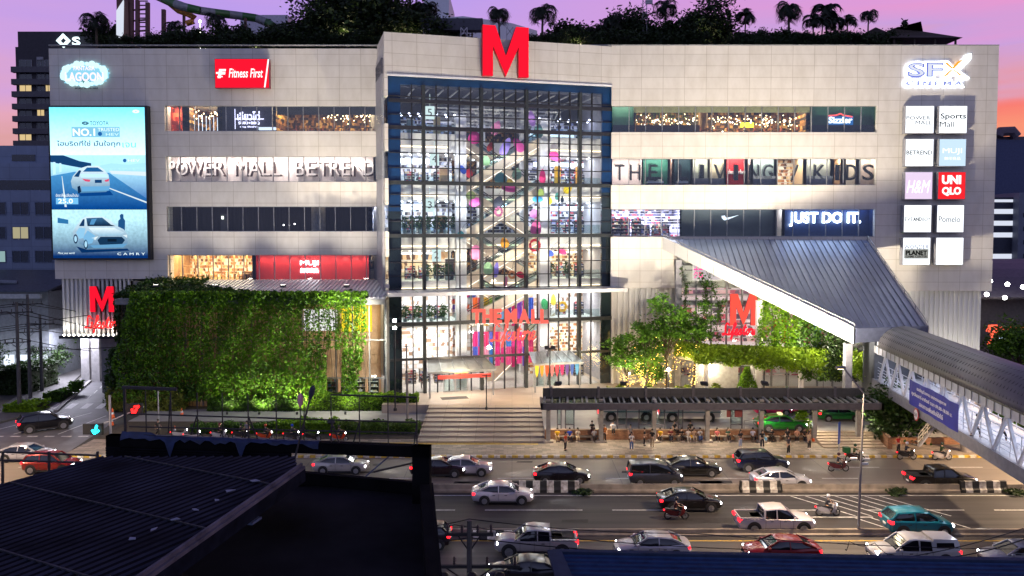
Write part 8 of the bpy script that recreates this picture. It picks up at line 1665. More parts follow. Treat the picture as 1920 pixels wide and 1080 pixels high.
def person(label, loc, pose, shirt, trous, rz=0, long=False, helmet=None, bag=None, s=1.0, grp=None):
 b, sh, tr_, so_, ha, lh, he, fa=person_parts(pose); t=thing('person', label, 'person', loc, grp, rz); t.scale=(s, s, s)
 ob('body', b, t, skin_m); ob('shirt', sh, t, cl(shirt)); ob('trousers', tr_, t, cl(trous)); ob('shoes', so_, t, shoe_w if long else shoe_m); ob('face_features', fa, t)
 if helmet: ob('helmet', he, t, paint(helmet))
 else : ob('hair', lh if long else ha, t)
 if pose in ('phone', 'sitphone'):
  w=POSE[pose]['wri'][0]; mb=MB(); mb.box(-w[0]-.04, -w[0]+.04, w[1]-.11, w[1]-.095, w[2]+.02, w[2]+.17); o=mb.build('mobile_phone', M('phone_black', (.01, .01, .012), .2, var=0), None); o.parent=t
 if bag:
  h=POSE[pose]['hip']; bt=thing('shoulder_bag', '%s bag carried by %s'%(hue(bag), label.split(',')[0][:60]), 'bag', loc, None, rz); bt.scale=(s, s, s); mb=MB(); mb.box(.14, .36, -.34, -.16, h-.12, h+.16); mb.build('bag_body', cl(bag), bt, world=False, bevel=.03); mb=MB(); mb.tube([(.2, -.2, h+.14), (.14, -.16, h+.46), (.1, .1, h+.4)], .012, 4); mb.build('strap', cl(bag), bt, world=False); bt['label']='%s bag of the person %s'%(hue(bag), ' '.join(label.split('person ')[-1].split()[:10]))
 return t
BY, WY=76.82, 77.42
def bp(u, kind, v=None):
 if kind=='bench': return (P(u, 835, BY)[0], BY, .15+.0)
 if kind=='wall': return (P(u, 812, WY)[0], WY-.02, 1.16-.46)
 return G(u, v, .15)
PL=[(1045, 'bench', 0, 'sit', 'd0a010', 'a89060', 0, 0, None, 'person in a yellow shirt and khaki trousers seated at the far left bench'), (1060, 's', 845, 'phone', 'c03c10', '14161c', 1, 0, None, 'person in an orange red shirt standing at the kerb'), (1068, 'bench', 0, 'sit', '2040a0', '1c2030', 0, 0, None, 'person in a blue shirt seated behind the one in orange red'), (1083, 'bench', 0, 'sitphone', 'd8c8b0', 'c8b08c', 0, 1, None, 'person in cream clothes seated left of the second column'), (1114, 'bench', 0, 'sit', 'b8b4b0', '18181c', 0, 1, None, 'person in a white and black top seated left of the third column'), (1110, 'wall', 0, 'sitphone', '2a2628', '501018', 0, 0, None, 'person in dark shirt and maroon shorts sitting on the brick wall'), (1133, 's', 829, 'phone', 'b06008', '1c1a1c', 0, 0, None, 'person in an amber shirt standing against the brick wall'), (1149, 'wall', 0, 'sitphone', 'b8bcc8', '16161a', 0, 0, None, 'person in a white shirt sitting on the brick wall with a bag'), (1182, 's', 829, 'stand', '787470', '141418', .4, 0, None, 'person in a grey shirt with a backpack standing by the wall'), (1184, 's', 845, 'phone', 'c8c4c0', '3c5888', 0, 1, None, 'person in white top and blue jeans standing near the kerb'), (1208, 's', 836, 'phone', '121214', '101012', 1.2, 0, None, 'person all in black standing sideways with a drink'), (1223, 's', 838, 'stand', '161414', '8c7a60', 2.6, 0, None, 'person in black top and khaki trousers seen from behind'), (1238, 'bench', 0, 'sit', 'b89018', '181820', -.4, 1, None, 'person in a mustard top with a dark strap seated'), (1257, 'bench', 0, 'sitphone', '6c1018', '202838', 0, 0, None, 'person in a dark red shirt seated mid bench'), (1264, 'wall', 0, 'sit', '101012', '101012', .5, 0, None, 'person in black sitting low on the wall coping'), (1277, 'bench', 0, 'sitphone', '18161a', '1c1a1c', .2, 1, None, 'person in a black dress seated on the bench'), (1294, 'wall', 0, 'sit', '2c2a24', '3a3428', 0, 0, None, 'person in an olive shirt with arms spread on the wall'), (1290, 'bench', 0, 'sit', 'c8c0b8', 'b8b4b0', 0, 1, 'e8b020', 'person with a bright yellow bag on white trousers'), (1301, 'bench', 0, 'sit', 'b89878', 'c0b098', 0, 1, None, 'person in beige seated beside the yellow bag'), (1312, 'bench', 0, 'sitphone', 'c0bcb8', '40588c', 0, 0, None, 'person in white shirt and jeans at the bench end'), (1344, 'bench', 0, 'sit', 'c86868', '16161a', 0, 1, None, 'person in a pink top seated right of the fourth column'), (1364, 'bench', 0, 'sitphone', '305848', '14161a', .2, 1, None, 'person in a green top with a white bag seated'), (1388, 's', 840, 'phone', '1c1a1e', '8c94ac', .3, 1, None, 'person in a black top and pale jeans before the bench'), (1411, 'bench', 0, 'sit', 'b8b8c8', '1c1a18', 0, 0, None, 'person in a pale shirt hunched on the bench'), (1429, 's', 840, 'stand', '14141a', '1c1c22', 0, 1, '70b0d0', 'person in a dark blazer carrying a light blue bag'), (1446, 'bench', 0, 'sitphone', '101014', '121216', 0, 0, None, 'person dressed in black on the single bench'), (1478, 's', 852, 'stand', '34323a', '121216', .6, 1, None, 'person in dark grey standing at the kerb near the navy car'), (1476, 'bench', 0, 'sit', '1c181a', '141416', 0, 1, None, 'person in black seated behind the kerb stander'), (1494, 'bench', 0, 'sit', 'b08068', '2a2628', -.3, 1, None, 'person in a tan top seated with crossed legs'), (1508, 'bench', 0, 'sit', '201818', '141416', 0, 1, None, 'person in dark brown seated at the right bench end'), (1517, 's', 843, 'stand', 'c0a888', '141216', .5, 1, 'c85010', 'person with a beige scarf and an orange bag at the right end'), (1684, 's', 850, 'stand', 'a01010', '1c1a1c', .4, 0, None, 'person in a red shirt standing before the big shrub'), (296, 's', 818, 'walk', '2c2a28', '1c1a1a', 1.3, 0, None, 'person in dark clothes walking beside the left lamp pole'), (463, 's', 822, 'stand', '707078', '26262c', 0, 0, None, 'person in a grey shirt standing in the motorcycle row')]
for u, k, v, pose, s_, t_, rz, lg, bag, lab in PL:
 o=person(lab, bp(u, k, v), pose, s_, t_, rz, bool(lg), None, bag, 1.0, 'people waiting at the bus stop' if 1000<u<1600 else None)
for i, (b, rz, sh, hel, lab) in enumerate(RIDERS):
 person('%s helmeted rider on the %s'%(hue(hel), lab.replace('motorcycle with a seated rider', 'bike').replace(' with a rider', '').replace(' with a bright headlamp', '').replace(' with a green delivery box', '').replace('in the far lane ', '')), (b[0]-.12*math.cos(rz), b[1]-.12*math.sin(rz), b[2]-.02), 'ride', sh, '1c1c22', rz+R(90), False, hel, None, .97, 'riders on motorcycles')
for i, (x, y, z, po, s_, t_, rz, lab) in enumerate([(25.2, 90.9, 1.2, 'sit', '201c20', '18181c', .5, 'person in dark clothes seated left on the plaza terrace'), (26.3, 90.7, 1.2, 'sitphone', '2a2224', '1c1a1e', -.5, 'second dark dressed person on the plaza terrace'), (28.3, 90.0, 1.2, 'sit', 'c8c0bc', '28262a', -1, 'person in a white top seated beside the cone shrub'), (33.1, 90.2, 1.2, 'sit', '141214', '141214', 1.2, 'left of the two silhouettes at a terrace table'), (33.9, 90.1, 1.2, 'sit', '181416', '141214', -1.2, 'right of the two silhouettes at a terrace table'), (34.4, 58.6, 5.3, 'walk', 'd8c8a0', '3a3a40', 1.4, 'person in a cream shirt walking on the footbridge'), (35.6, 57.4, 5.3, 'walk', '2c2428', '1c1c20', 1.4, 'person in dark clothes walking on the footbridge'), (A(As(905, 3), 3, 1.22)[0], A(As(905, 3), 3, 1.22)[1], 1.22, 'walk', '302c34', '1c1c22', 0, 'person in grey walking inside the entrance hall'), (A(As(1030, 2), 2, 1.22)[0], A(As(1030, 2), 2, 1.22)[1], 1.22, 'stand', '703038', '1c1c22', .6, 'person in a plum top standing inside the right doors'), (A(As(790, 3), 3, 1.22)[0], A(As(790, 3), 3, 1.22)[1], 1.22, 'stand', '202430', '1c1c22', 0, 'person in navy standing behind the left entrance glass')]):
 person(lab, (x, y, z), po, s_, t_, rz, i%2==0)
# ================================================================ DARK ROOFS IN FRONT
Z0=14.0; g2=lambda u, v, z=Z0: Vector(G(u, v, z)); dsheet=M('roof_sheet_black', (.006, .006, .009), .8, var=.5, scale=1.2, spec=.05); dwall=M('wall_near_black', (.006, .006, .007), .9, var=.5, scale=1, spec=.05)  # sheet and wall: near-black base colours varied by noise
def clip_line(p, d, poly):
 t0, t1=-1e9, 1e9; n=len(poly); area=sum(poly[i].x*poly[(i+1)%n].y-poly[(i+1)%n].x*poly[i].y for i in range(n)); sg=1 if area>0 else -1
 for i in range(n):
  a, b=poly[i], poly[(i+1)%n]; ex, ey=(b.x-a.x)*sg, (b.y-a.y)*sg; nx, ny=-ey, ex; den=nx*d.x+ny*d.y; num=nx*(a.x-p.x)+ny*(a.y-p.y)
  if abs(den)<1e-9:
   if num>0: return None
  elif den>0: t0=max(t0, num/den)
  else : t1=min(t1, num/den)
 return (t0, t1) if t1>t0+.05 else None
def corr_roof(parent, poly, d, sp, mat, rmat, r, thick=.1, nm='corrugation'):
 mb=MB(); mb.slab([tuple(p) for p in poly], (0, 0, -thick)); mb.build('roof_sheet', mat, parent)
 d=d.normalized(); nrm=Vector((-d.y, d.x, 0)); c=sum(poly, Vector())/len(poly); mb=MB(); ext=max((p-c).length for p in poly); k=-int(ext/sp)
 while k*sp<ext:
  p=c+nrm*k*sp; q=clip_line(p, d, poly)
  if q:
   a, b=p+d*q[0], p+d*q[1]; w=nrm*r; mb.add([a-w, a+Vector((0, 0, r*.9)), a+w, b-w, b+Vector((0, 0, r*.9)), b+w], [(0, 1, 4, 3), (1, 2, 5, 4), (0, 2, 1), (3, 4, 5)])
  k+=1
 mb.build(nm, rmat, parent)
sh_=thing('shophouse_block', 'near black shophouse with a corrugated roof and a flat roof at the lower left', 'building', (-8, 18, 8))
poly=[g2(-160, 955), g2(0, 909), g2(187, 857), g2(552, 856), g2(558, 880), g2(240, 1100), g2(-160, 1100)]
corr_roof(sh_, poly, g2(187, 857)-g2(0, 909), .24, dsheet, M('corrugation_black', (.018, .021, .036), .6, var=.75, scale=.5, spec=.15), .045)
dr_=(g2(187, 857)-g2(0, 909)).normalized(); nr_=Vector((-dr_.y, dr_.x, 0)); mb=MB()
for q in (-3.2, -.4, 2.6, 5.4):
 p=sum(poly, Vector())/len(poly)+dr_*q; t_=clip_line(p, nr_, poly)
 if t_: mb.bar(p+nr_*(t_[0]+.1)+Vector((0, 0, .035)), p+nr_*(t_[1]-.1)+Vector((0, 0, .035)), .035)
mb.build('sheet_lap', M('lap_grey', (.02, .022, .03), .7, var=.6), sh_)
mb=MB(); a, b=g2(556, 878, 14.02), g2(236, 1100, 14.02); d=(b-a).normalized(); n=Vector((-d.y, d.x, 0))*.26; n=n if n.x>0 else -n
mb.slab([tuple(a), tuple(b), tuple(b+n), tuple(a+n)], (0, 0, .08)); mb.slab([tuple(a+n*.5), tuple(b+n*.5), tuple(b+n*.72), tuple(a+n*.72)], (0, 0, .16)); mb.build('verge_board', M('board_weathered', (.11, .10, .12), .8, var=.4, scale=2, spec=.1), sh_)
mb=MB(); mb.slab([tuple(a+n), tuple(b+n), tuple(b+n-Vector((0, 0, .35))), tuple(a+n-Vector((0, 0, .35)))], tuple(-n*.3)); mb.build('gable_wall', M('wall_dark_blue', (.008, .010, .018), .9, var=.5, spec=.05), sh_)  # gable in a very dark blue base colour varied by noise
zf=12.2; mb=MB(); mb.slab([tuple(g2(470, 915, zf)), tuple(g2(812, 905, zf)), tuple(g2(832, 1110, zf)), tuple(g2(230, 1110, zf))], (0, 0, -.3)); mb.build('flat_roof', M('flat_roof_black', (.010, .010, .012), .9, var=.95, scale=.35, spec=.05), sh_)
mb=MB(); e0, e1=g2(806, 908, 12.9), g2(828, 1110, 12.9); w=Vector((.3, 0, 0)); mb.slab([tuple(e0-w), tuple(e0), tuple(e1), tuple(e1-w)], (0, 0, -5)); mb.slab([tuple(g2(540, 884, 12.6)), tuple(g2(806, 908, 12.6)), tuple(g2(806, 904, 12.6)), tuple(g2(540, 880, 12.6))], (0, 0, -4)); mb.build('parapet', dwall, sh_)
bl, br_=g2(198, 817), g2(805, 838); dv=(br_-bl).normalized(); nb=Vector((-dv.y, dv.x, 0))*.3
mb=MB(); mb.slab([tuple(bl), tuple(br_), tuple(br_+nb), tuple(bl+nb)], (0, 0, -.35)); mb.slab([tuple(br_-dv*.55), tuple(br_), tuple(br_+nb), tuple(br_-dv*.55+nb)], (0, 0, -3)); m5=bl.lerp(br_, .58); mb.slab([tuple(bl), tuple(bl+dv*.5), tuple(bl+dv*.5+nb), tuple(bl+nb)], (0, 0, -1.2)); mb.build('roof_beam', dwall, sh_)
mb=MB(); mb.slab([tuple(bl+nb*.4), tuple(m5+nb*.4), tuple(m5+nb*.4-Vector((0, 0, .8))), tuple(bl+nb*.4-Vector((0, 0, .8)))], tuple(nb*.2))
for k in range(6): z=Vector((0, 0, -.4-k*.08)); mb.bar(bl+z, m5+z, .05)
mb.build('sheet_wall', dsheet, sh_)
for k in range(11): f=.05+.9*k/10
t=thing('steel_frame', 'rusty dark steel sign frame with thin uprights standing on the roof beam', 'frame', tuple(bl)); rust=M('frame_rust', (.03, .024, .024), .7, var=.4)
for u, vt in ((232, 729), (273, 733), (322, 735), (373, 736), (421, 737), (470, 738), (523, 740), (575, 742), (625, 740), (677, 742), (729, 744), (781, 745)):
 f=(u-198)/(805-198); p=bl.lerp(br_, f)+nb*.5; top=P(u, vt, p.y)[2]; mb=MB(); mb.bar(p, Vector((p.x, p.y, top)), .03 if u!=232 else .07); mb.build('upright', rust, t)
mb=MB()
def fp(u, v): f=(u-198)/607; p=bl.lerp(br_, f)+nb*.5; return Vector((p.x, p.y, P(u, v, p.y)[2]))
for (u0, v0), (u1, v1), w in (((228, 726), (334, 730), .09), ((625, 740), (781, 745), .045), ((240, 776), (781, 792), .04), ((240, 800), (781, 812), .035)): mb.bar(fp(u0, v0), fp(u1, v1), w)
for a, b in (((322, 735), (316, 812)), ((372, 780), (360, 815)), ((470, 780), (488, 825)), ((625, 788), (640, 832)), ((677, 790), (664, 835)), ((781, 790), (775, 838))): mb.bar(fp(*a), fp(*b), .035)
mb.build('rail', rust, t)
tarp=thing('blue_tarp', 'torn dark blue tarpaulin draped along the roof beam', 'tarpaulin', tuple(bl)); mb=MB(); rt=random.Random(6); secs=[]
for k in range(40): f=.05+.62*k/39; p=bl.lerp(br_, f)-nb*.1; hang=.02+.16*rt.random()**2+(.5 if k in (10, 24) else 0); secs.append([tuple(p+nb*.9+Vector((0, 0, .02))), tuple(p+nb*.3+Vector((0, 0, .03+.03*rt.random()+(.1 if k<7 else 0)))), tuple(p-nb*.05+Vector((0, 0, -.03))), tuple(p-nb*.1-Vector((0, 0, hang)))])
mb.loft(secs, closed=False, caps=False); o=mb.build('sheet', M('tarp_blue', (.010, .022, .075), .55, var=.5, scale=3), tarp); so=o.modifiers.new('t', 'SOLIDIFY'); so.thickness=.01
t=thing('side_railing', 'thin dark pipe railing at the far left roof edge', 'railing', (-16, 24, 13)); mb=MB(); rp=lambda u, v: Vector(P(u, v, 24))
for (u0, v0), (u1, v1) in (((-40, 846), (183, 854)), ((-40, 862), (183, 868))): mb.bar(rp(u0, v0), rp(u1, v1), .05)
mb.build('rail', rust, t)
for u in (5, 92, 183): mb=MB(); mb.bar(rp(u, 847), rp(u, 930 if u<150 else 885), .06); mb.build('post', rust, t)
for nm, lab, a, b, r, c in (('leaning_pole', 'pole with a dark furled flag leaning from the roof beam', (545, 890), (582, 745), .03, 'flag'), ('bamboo_stick', 'pale blue stick propped across the roof opening', (686, 893), (750, 838), .025, None), ('bamboo_stick', 'dark stick crossing low in the roof opening', (700, 885), (800, 862), .03, None), ('thin_rod', 'thin rod with a pink cloth tip above the roof frame', (563, 812), (563, 760), .015, 'pink')):
 pa, pb_=Vector(P(*a, 24.6)), Vector(P(*b, 25.0)); t=thing(nm, lab, 'pole', tuple(pa)); mb=MB(); mb.tube([pa, pb_], r, 6); mb.build('stick', M('stick_blue', (.09, .1, .17), .6) if 'pale' in lab else rust, t)
 if c: mb=MB(); d=(pb_-pa).normalized(); mb.tube([pb_-d*.05, pb_+d*.12, pb_+d*.3, pb_+d*.38], [.04, .09, .08, .03], 8); mb.build('cloth', M('cloth_pink_tip', (.6, .25, .3), .8) if c=='pink' else M('flag_dark', (.02, .02, .04), .8), t)
rd=random.Random(9);
for i in range(7):
 p=g2(250+i*38+rd.uniform(-9, 9), 1010-i*18, 14.08); mb=MB(); mb.slab([tuple(Vector((rd.uniform(-.06, .06), rd.uniform(-.06, .06), .0))+Vector((.09*math.cos(k*1.57), .09*math.sin(k*1.57), 0))) for k in range(4)], (0, 0, .02)); o=mb.build('litter_scrap', M('scrap_pale', (.2, .22, .3), .7), None); o.location=p; tag(o, 'pale scrap of litter on the corrugated roof beside the verge board', 'litter', 'scraps on the corrugated roof')
mb=MB(); p=g2(458, 978, 13.0); mb.slab([(-.35, -.2, 0), (.3, -.25, 0), (.4, .2, 0), (-.25, .25, 0)], (0, 0, .06)); o=mb.build('roof_slab', M('slab_blue', (.1, .14, .24), .6)); o.location=p; tag(o, 'blue grey slab lying beyond the weathered verge board', 'slab')
bl2=thing('blue_roof_house', 'near shophouse with a dark blue ribbed metal roof at the lower right', 'building', (10, 27, 6)); zb3=9.0; h2=lambda u, v: Vector(G(u, v, zb3))
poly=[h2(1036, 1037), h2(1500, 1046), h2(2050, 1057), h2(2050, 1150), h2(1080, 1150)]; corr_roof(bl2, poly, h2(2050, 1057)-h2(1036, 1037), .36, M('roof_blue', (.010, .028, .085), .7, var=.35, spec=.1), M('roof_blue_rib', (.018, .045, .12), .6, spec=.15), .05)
mb=MB(); mb.slab([tuple(h2(1026, 1037)), tuple(h2(1052, 1036)), tuple(h2(1100, 1150)), tuple(h2(1060, 1150))], (0, 0, .12)); mb.slab([tuple(h2(1036, 1034)), tuple(h2(2050, 1053)), tuple(h2(2050, 1059)), tuple(h2(1036, 1039))], (0, 0, .1)); mb.build('ridge_cap', M('ridge_blue', (.03, .045, .09), .7, spec=.1), bl2)
mb=MB(); q0, q1=h2(1040, 1040), h2(2050, 1150); mb.box(q0.x+.5, 40, 20, 28, 0, 8.7); mb.build('wall', dwall, bl2)
# ================================================================ POLES AND WIRES
def upole(label, x, y, h, arms, r=.15, name='utility_pole', rz=0):
 t=thing(name, label, 'pole', (x, y, 0), None, rz); mb=MB(); mb.tube([(0, 0, 0), (0, 0, h)], [r*1.2, r*.8], 8); mb.build('pole', M('pole_concrete', (.09, .085, .08), .8, var=.2), t, world=False)
 for z, w in arms:
  mb=MB(); mb.box(-w, w, -.06, .06, z-.06, z+.06); mb.bar((-w*.5, 0, z), (0, 0, z-.7), .05); mb.bar((w*.5, 0, z), (0, 0, z-.7), .05); mb.build('crossarm', M('arm_dark', (.03, .028, .028), .7), t, world=False)
  for q in (-.9, -.3, .35, .9): mb=MB(); mb.lathe([(.03, 0), (.07, .05), (.04, .1), (.07, .15), (.04, .2), (.07, .25), (.02, .34)], (q*w, 0, z+.06), 8); mb.build('insulator', M('insulator_dark', (.03, .02, .018), .3), t, world=False)
 return t
px, py=P(880, 1000, 31)[0], 31; ph=P(880, 976, 31)[2]
t=upole('utility pole with crossarms and transformers at the bottom centre', px, py, ph, ((ph-.55, .95), (P(0, 1062, 31)[2], 2.0)), .13); mb=MB()
for q in (-1.0, .1, 1.2): mb.lathe([(.08, 0), (.2, .08), (.2, .4), (.08, .48)], (q, -.2, P(0, 1062, 31)[2]-.62), 10)
mb.build('transformer', M('insulator_dark'), t, world=False)
wm=M('cable_black', (.006, .006, .007), .6, var=0)
def cable(label, pts, Y, r=.02):
 mb=MB(); sm=[]
 for (u0, v0, y0), (u1, v1, y1) in zip(pts[:-1], pts[1:]):
  a, b=Vector(P(u0, v0, y0)), Vector(P(u1, v1, y1))
  for k in range(8): f=k/8; sm.append(a.lerp(b, f)-Vector((0, 0, .16*4*f*(1-f))))
 sm.append(Vector(P(*pts[-1]))); mb.tube(sm, r, 5); return tag(mb.build('power_cable', wm), label, 'cable', 'cables along the near pavement')
cable('top cable running right from the pole head to the right edge', [(700, 990, 31), (880, 973, 31), (1300, 1000, 32), (1960, 1030, 33)], 31, .018); cable('second cable running from the upper crossarm past the silver pickup', [(700, 995, 31), (852, 984, 31), (1400, 1030, 32)], 31, .018); cable('thick cable below the upper crossarm', [(700, 1012, 31), (880, 1008, 31), (1350, 1040, 31)], 31, .024)
cable('steep cable from the right edge down to the insulators', [(1960, 976, 30), (1690, 1046, 29.5)], 30, .02); cable('lower steep cable from the right edge to the blue roof', [(1960, 996, 30), (1760, 1048, 29.5)], 30, .024); cable('thin cable drooping over the white pickup', [(1585, 1030, 30), (1592, 1014, 30), (1640, 1018, 30), (1690, 1046, 29.6)], 30, .014); cable('loose cable across the gap under the roof beam', [(270, 815, 25), (420, 800, 25.5), (560, 830, 25)], 25, .012)
t=thing('insulator_rack', 'rack of dark cable insulators above the covered pickup', 'rack', P(1648, 1060, 29.4)); mb=MB(); mb.box(-.9, .9, -.04, .04, 0, .08); mb.build('bar', M('arm_dark'), t, world=False)
for q in (-.8, -.55, -.3, .2, .45, .7): mb=MB(); mb.lathe([(.03, 0), (.08, .06), (.05, .12), (.08, .18), (.03, .3)], (q, 0, .08), 8); mb.build('insulator', M('insulator_dark'), t, world=False)
mb=MB(); mb.tube([(-.1, 0, 0), (-.1, .1, -P(1648, 1060, 29.4)[2])], .08, 6); mb.build('pole', M('arm_dark'), t, world=False)
for i, (u, vb, vt, lab) in enumerate(((37, 772, 566, 'front concrete utility pole in the tangle at the far left'), (57, 748, 552, 'middle concrete utility pole at the far left'), (79, 735, 590, 'rear concrete utility pole by the side street hedge'))):
 b=G(u, vb); h=P(u, vt, b[1])[2]; upole(lab, b[0], b[1], h, ((h-1.2, 1.6), (h-4.6, 1.3)), .2, rz=R(30))
 for k in range(3):
  mb=MB(); a=Vector((b[0]+(k-1)*1.2, b[1], h-1.1-(k%2)*3)); e_=Vector((b[0]-22, b[1]-10, h-1.5-(k%2)*3)); mb.tube([a.lerp(e_, q/8)-Vector((0, 0, 2.4*(q/8)*(1-q/8))) for q in range(9)], .05, 4); a2=a+Vector((4+k*3, 10+i*4, -1.5-k)); mb.tube([a, a.lerp(a2, .5)-Vector((0, 0, .8)), a2], .06, 4)
  tag(mb.build('power_cable', wm), 'tangled black cable off the %s utility pole at the far left, %s of three'%(('front', 'middle', 'rear')[i], ordn[k]), 'cable', 'cables at the far left')
b=G(1609, 1003); t=thing('street_lamp', 'tall thin street lamp with cameras standing at the kerb wall right of centre', 'street lamp', (b[0], b[1], 0)); zt_=P(1620, 738, b[1])[2]; xt=P(1620, 738, b[1])[0]-b[0]; mb=MB(); mb.tube([(0, 0, 0), (xt*.5, 0, zt_*.55), (xt, 0, zt_)], [.09, .07, .05], 8); mb.build('pole', M('lamp_pole_grey', (.2, .19, .2), .5, metal=.3), t, world=False); q=P(1582, 690, b[1]); mb=MB(); mb.tube([(xt, 0, zt_), (q[0]-b[0], 0, q[2])], .05, 6); mb.build('arm', M('lamp_pole_grey'), t, world=False)
mb=MB(); mb.box(q[0]-b[0]-.5, q[0]-b[0]+.1, -.14, .14, q[2]-.05, q[2]+.1); h=mb.build('lamp_head', M('lamp_pole_grey'), t, world=False); mb=MB(); mb.box(q[0]-b[0]-.42, q[0]-b[0]-.05, -.1, .1, q[2]-.075, q[2]-.055); mb.build('lens', EM('street_lens', (1, .72, .4), 12), h, world=False)
zc_=P(1612, 864, b[1])[2]
for dx, dz in ((.45, .05), (.35, -.25), (-.4, .1)): mb=MB(); mb.box(dx-.22, dx+.22, -.08, .08, zc_+dz, zc_+dz+.13); mb.build('camera', M('camera_white', (.6, .6, .62), .4), t, world=False, bevel=.02)
t=thing('lamp_pole', 'pale thin pole behind the roof frame at the left driveway', 'pole', at(298, 806, .1)); mb=MB(); mb.tube([(0, 0, 0), (0, 0, P(298, 735, t.location[1])[2])], .07, 8); mb.build('pole', M('mast_pale'), t, world=False); mb=MB(); mb.lathe([(.2, 0), (.2, .3), (.08, .4)], n=10); mb.build('base', conc, t, world=False)
# ================================================================ LAMPS THAT LIGHT THE PLACE
warm=(1, .80, .52)
def flood(label, x, y, z, aim, power, colr=(1, .88, .72), spot=110, pole=True, size=.35):
 t=thing('flood_light', label, 'floodlight', (x, y, z if pole is None else 0 if pole else z)); zz=z-t.location[2]; d=(Vector(aim)-Vector((x, y, z))).normalized()
 if pole: mb=MB(); mb.tube([(0, 0, 0), (0, 0, zz-.25)], .08, 8); mb.build('post', darkmetal, t, world=False)
 rot=d.to_track_quat('-Z', 'Y').to_matrix().to_4x4(); T=Matrix.Translation((0, 0, zz))@rot
 mb=MB(); mb.box(-.35, .35, -.25, .25, .0, .22, 0, T); mb.box(-.03, .03, -.04, .04, -.3, .0, 0, Matrix.Translation((0, 0, zz))); h=mb.build('lamp_head', darkmetal, t, world=False); mb=MB(); mb.box(-.3, .3, -.2, .2, -.02, -.002, 0, T); mb.build('lens', EM('flood_lens'), h, world=False)
 if power: lamp('flood_beam', 'SPOT', tuple(Vector((x, y, z))+d*.1), power, colr, t, aim=aim, size=size, spot=spot, blend=.9)
 return t
for i, (x, z, tx, p) in enumerate(((4.5, 5.6, -2, 44000), (11, 5.6, 14, 40000), (19, 5.6, 32, 48000), (25, 5.6, 50, 84000))):
 flood('floodlight on the shelter rear beam aimed at the facade, %s from the left'%ordn[i], x, 78.3, z, (tx, 100, 36), p, pole=False, spot=98)
flood('added fill floodlight on a short post in the kerb planting brightening the left wing', -18, 78.9, 1.6, (-19, 100, 38), 80000, spot=46)  # extra flood put in to lift the left wing, no such fixture stands there
for i, (x, p) in enumerate(((-19.5, 5200), (-27, 5600), (-35, 4200), (-42, 2200))): flood('added fill light hidden on the pavilion roof behind the ivy, %s from the right'%ordn[i], x, 94.2, 14.1, (x-.5, 100, 31), p, (1, .92, .82), 92, pole=None)  # unseen uplights added to brighten the lower bands of the left wing
for u, v, Y, p in ((640, 40, 101.5, 500), (760, 50, 101.5, 350), (470, 66, 102, 250), (1085, 66, 102, 350), (1330, 50, 102, 450), (1480, 70, 102, 200)):
 c=P(u, v, Y); lamp('garden_glow', 'POINT', (c[0], 104.0, c[2]-1), p*.5, (1, .85, .5), mall, size=.3)
yv=87.6; x_=P(740, 610, yv)[0]
t, b_, zt0=post('flood_post', 'slim post with two bright floodlights beside the ivy and the atrium corner', 741, 770, 596, y=yv)
for v, pw in ((601, 4800), (615, 3800)):
 c=P(740, v, yv); mb=MB(); mb.ball((0, 0, c[2]-t.location[2]), .2, 0, 10, 7, (1, .5, 1)); mb.build('lamp_lens', EM('flood_white', (.92, 1, .95), 60), t, world=False)
 lamp('flood_beam', 'SPOT', (c[0]-.4, c[1]-.6, c[2]), pw, (1, .96, .78), t, aim=(P(500, 680, PY)[0], PY, 5.0), size=.2, spot=140, blend=.6)
for i, (u, pw) in enumerate(((430, 500), (490, 1700), (560, 1700), (650, 600))):
 x=P(u, 740, 88.4)[0]; t=thing('garden_spot', '%s garden spotlight from the left hidden before the clipped hedge'%ordn[i], 'spotlight', (x, 87.6, .25), 'garden spotlights'); mb=MB(); mb.lathe([(.12, 0), (.14, .2), (.1, .3)], n=10); mb.build('housing', darkmetal, t, world=False); lamp('spot_beam', 'SPOT', (x, 87.6, .75), pw, (1, .95, .62), t, aim=(x+.3, PY+.2, 5), size=.12, spot=130, blend=.7)
t, b_, zt0=post('plaza_lamp', 'plaza lamp with a starlike glare among the fairy light trees', 1253, 742, 693, y=87.6)
mb=MB(); mb.ball((0, 0, zt0-t.location[2]), .17, 0, 10, 7); mb.build('globe', EM('plaza_globe', (1, .92, .72), 90), t, world=False); lamp('globe_light', 'POINT', (b_[0], 87.3, zt0+.1), 2600, (1, .86, .6), t, size=.2)
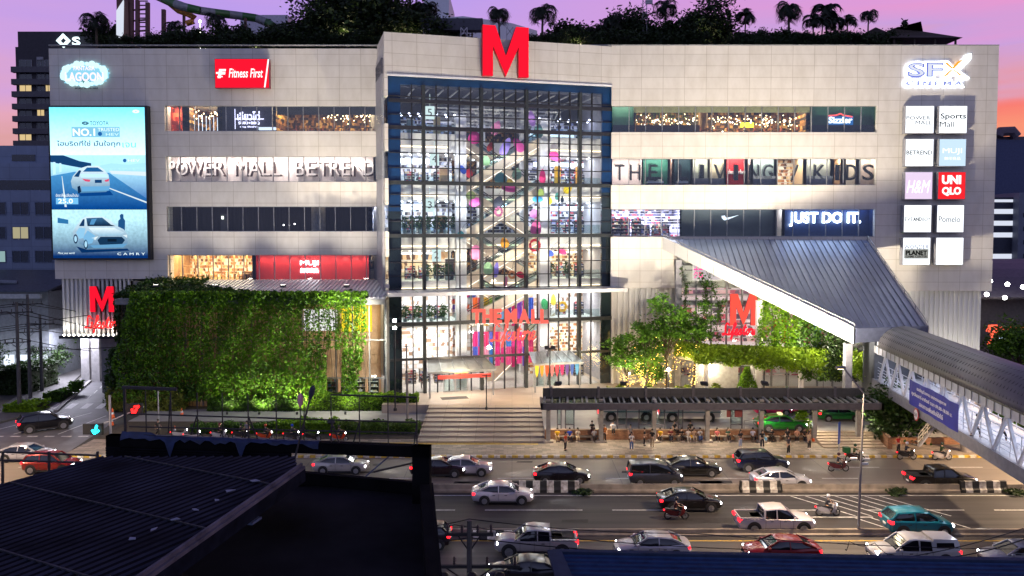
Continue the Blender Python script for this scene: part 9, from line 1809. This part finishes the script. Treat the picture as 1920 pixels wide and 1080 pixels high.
for i, (u, v, Y, p) in enumerate(((1180, 700, 92.5, 800), (1330, 690, 96.5, 900), (1480, 660, 91.4, 1900), (1545, 680, 88.6, 300))):
 c=P(u, v, Y); t=thing('vine_light', '%s small wall lamp from the left lighting the vines and trees'%ordn[i], 'lamp', c); mb=MB(); mb.ball((0, 0, 0), .1, 0, 8, 6); mb.build('bulb', EM('vine_bulb', (1, .95, .7), 12), t, world=False); mb=MB(); mb.tube([(0, .1, 0), (0, .1, 1.2-c[2])], .03, 5); mb.build('stem', darkmetal, t, world=False); lamp('bulb_light', 'POINT', (c[0], c[1]-.3, c[2]), p, (1, .95, .66), t, size=.15)
for i, (x, y) in enumerate(((-6, 92), (1, 91), (9, 91.5))): lamp('porch_glow', 'POINT', (x, y-1, 5.2), 1000, warm, mall, size=.3)
def street_lamp(label, x, y, h, power, dx=0, dy=1.6):
 t=thing('street_lamp', label, 'street lamp', (x, y, 0), 'street lamps'); mb=MB(); mb.tube([(0, 0, 0), (0, 0, h-.6), (dx*.5, dy*.5, h), (dx, dy, h+.1)], [.12, .08, .06, .05], 8); mb.build('pole', M('lamp_pole_grey'), t, world=False); mb=MB(); mb.box(dx-.25, dx+.25, dy-.15, dy+.4, h, h+.15); hd=mb.build('lamp_head', M('lamp_pole_grey'), t, world=False); mb=MB(); mb.box(dx-.2, dx+.2, dy-.1, dy+.35, h-.02, h-.003); mb.build('lens', EM('street_lens2', (1, .75, .42), 30), hd, world=False)
 lamp('lamp_light', 'SPOT', (x+dx, y+dy+.1, h-.1), power, (1, .70, .42), t, aim=(x+dx, y+dy+.1, 0), size=.25, spot=160, blend=.5)
street_lamp('street lamp on the median beyond the right picture edge', 47, 62.3, 10, 28000, 0, 1.4); street_lamp('street lamp on the median beyond the left picture edge', -47, 62.3, 10, 16000, 0, 1.4)
street_lamp('street lamp on the near pavement outside the right picture edge', 40, 43.5, 9, 12000, 0, 2.0); street_lamp('street lamp far right along the road', 70, 62.3, 10, 16000, 0, 1.4); street_lamp('street lamp on the side street left of the picture', -72, 93, 8, 1600, 1.6, 0)
lamp('lamp_light', 'SPOT', (q[0]-.3, b[1], q[2]-.12) if False else (P(1578, 692, 53.3)[0], 53.6, P(1578, 692, 53.3)[2]-.15), 14000, (1, .72, .45), None, aim=(P(1578, 692, 53.3)[0]-2, 60, 0), size=.2, spot=150, blend=.6)
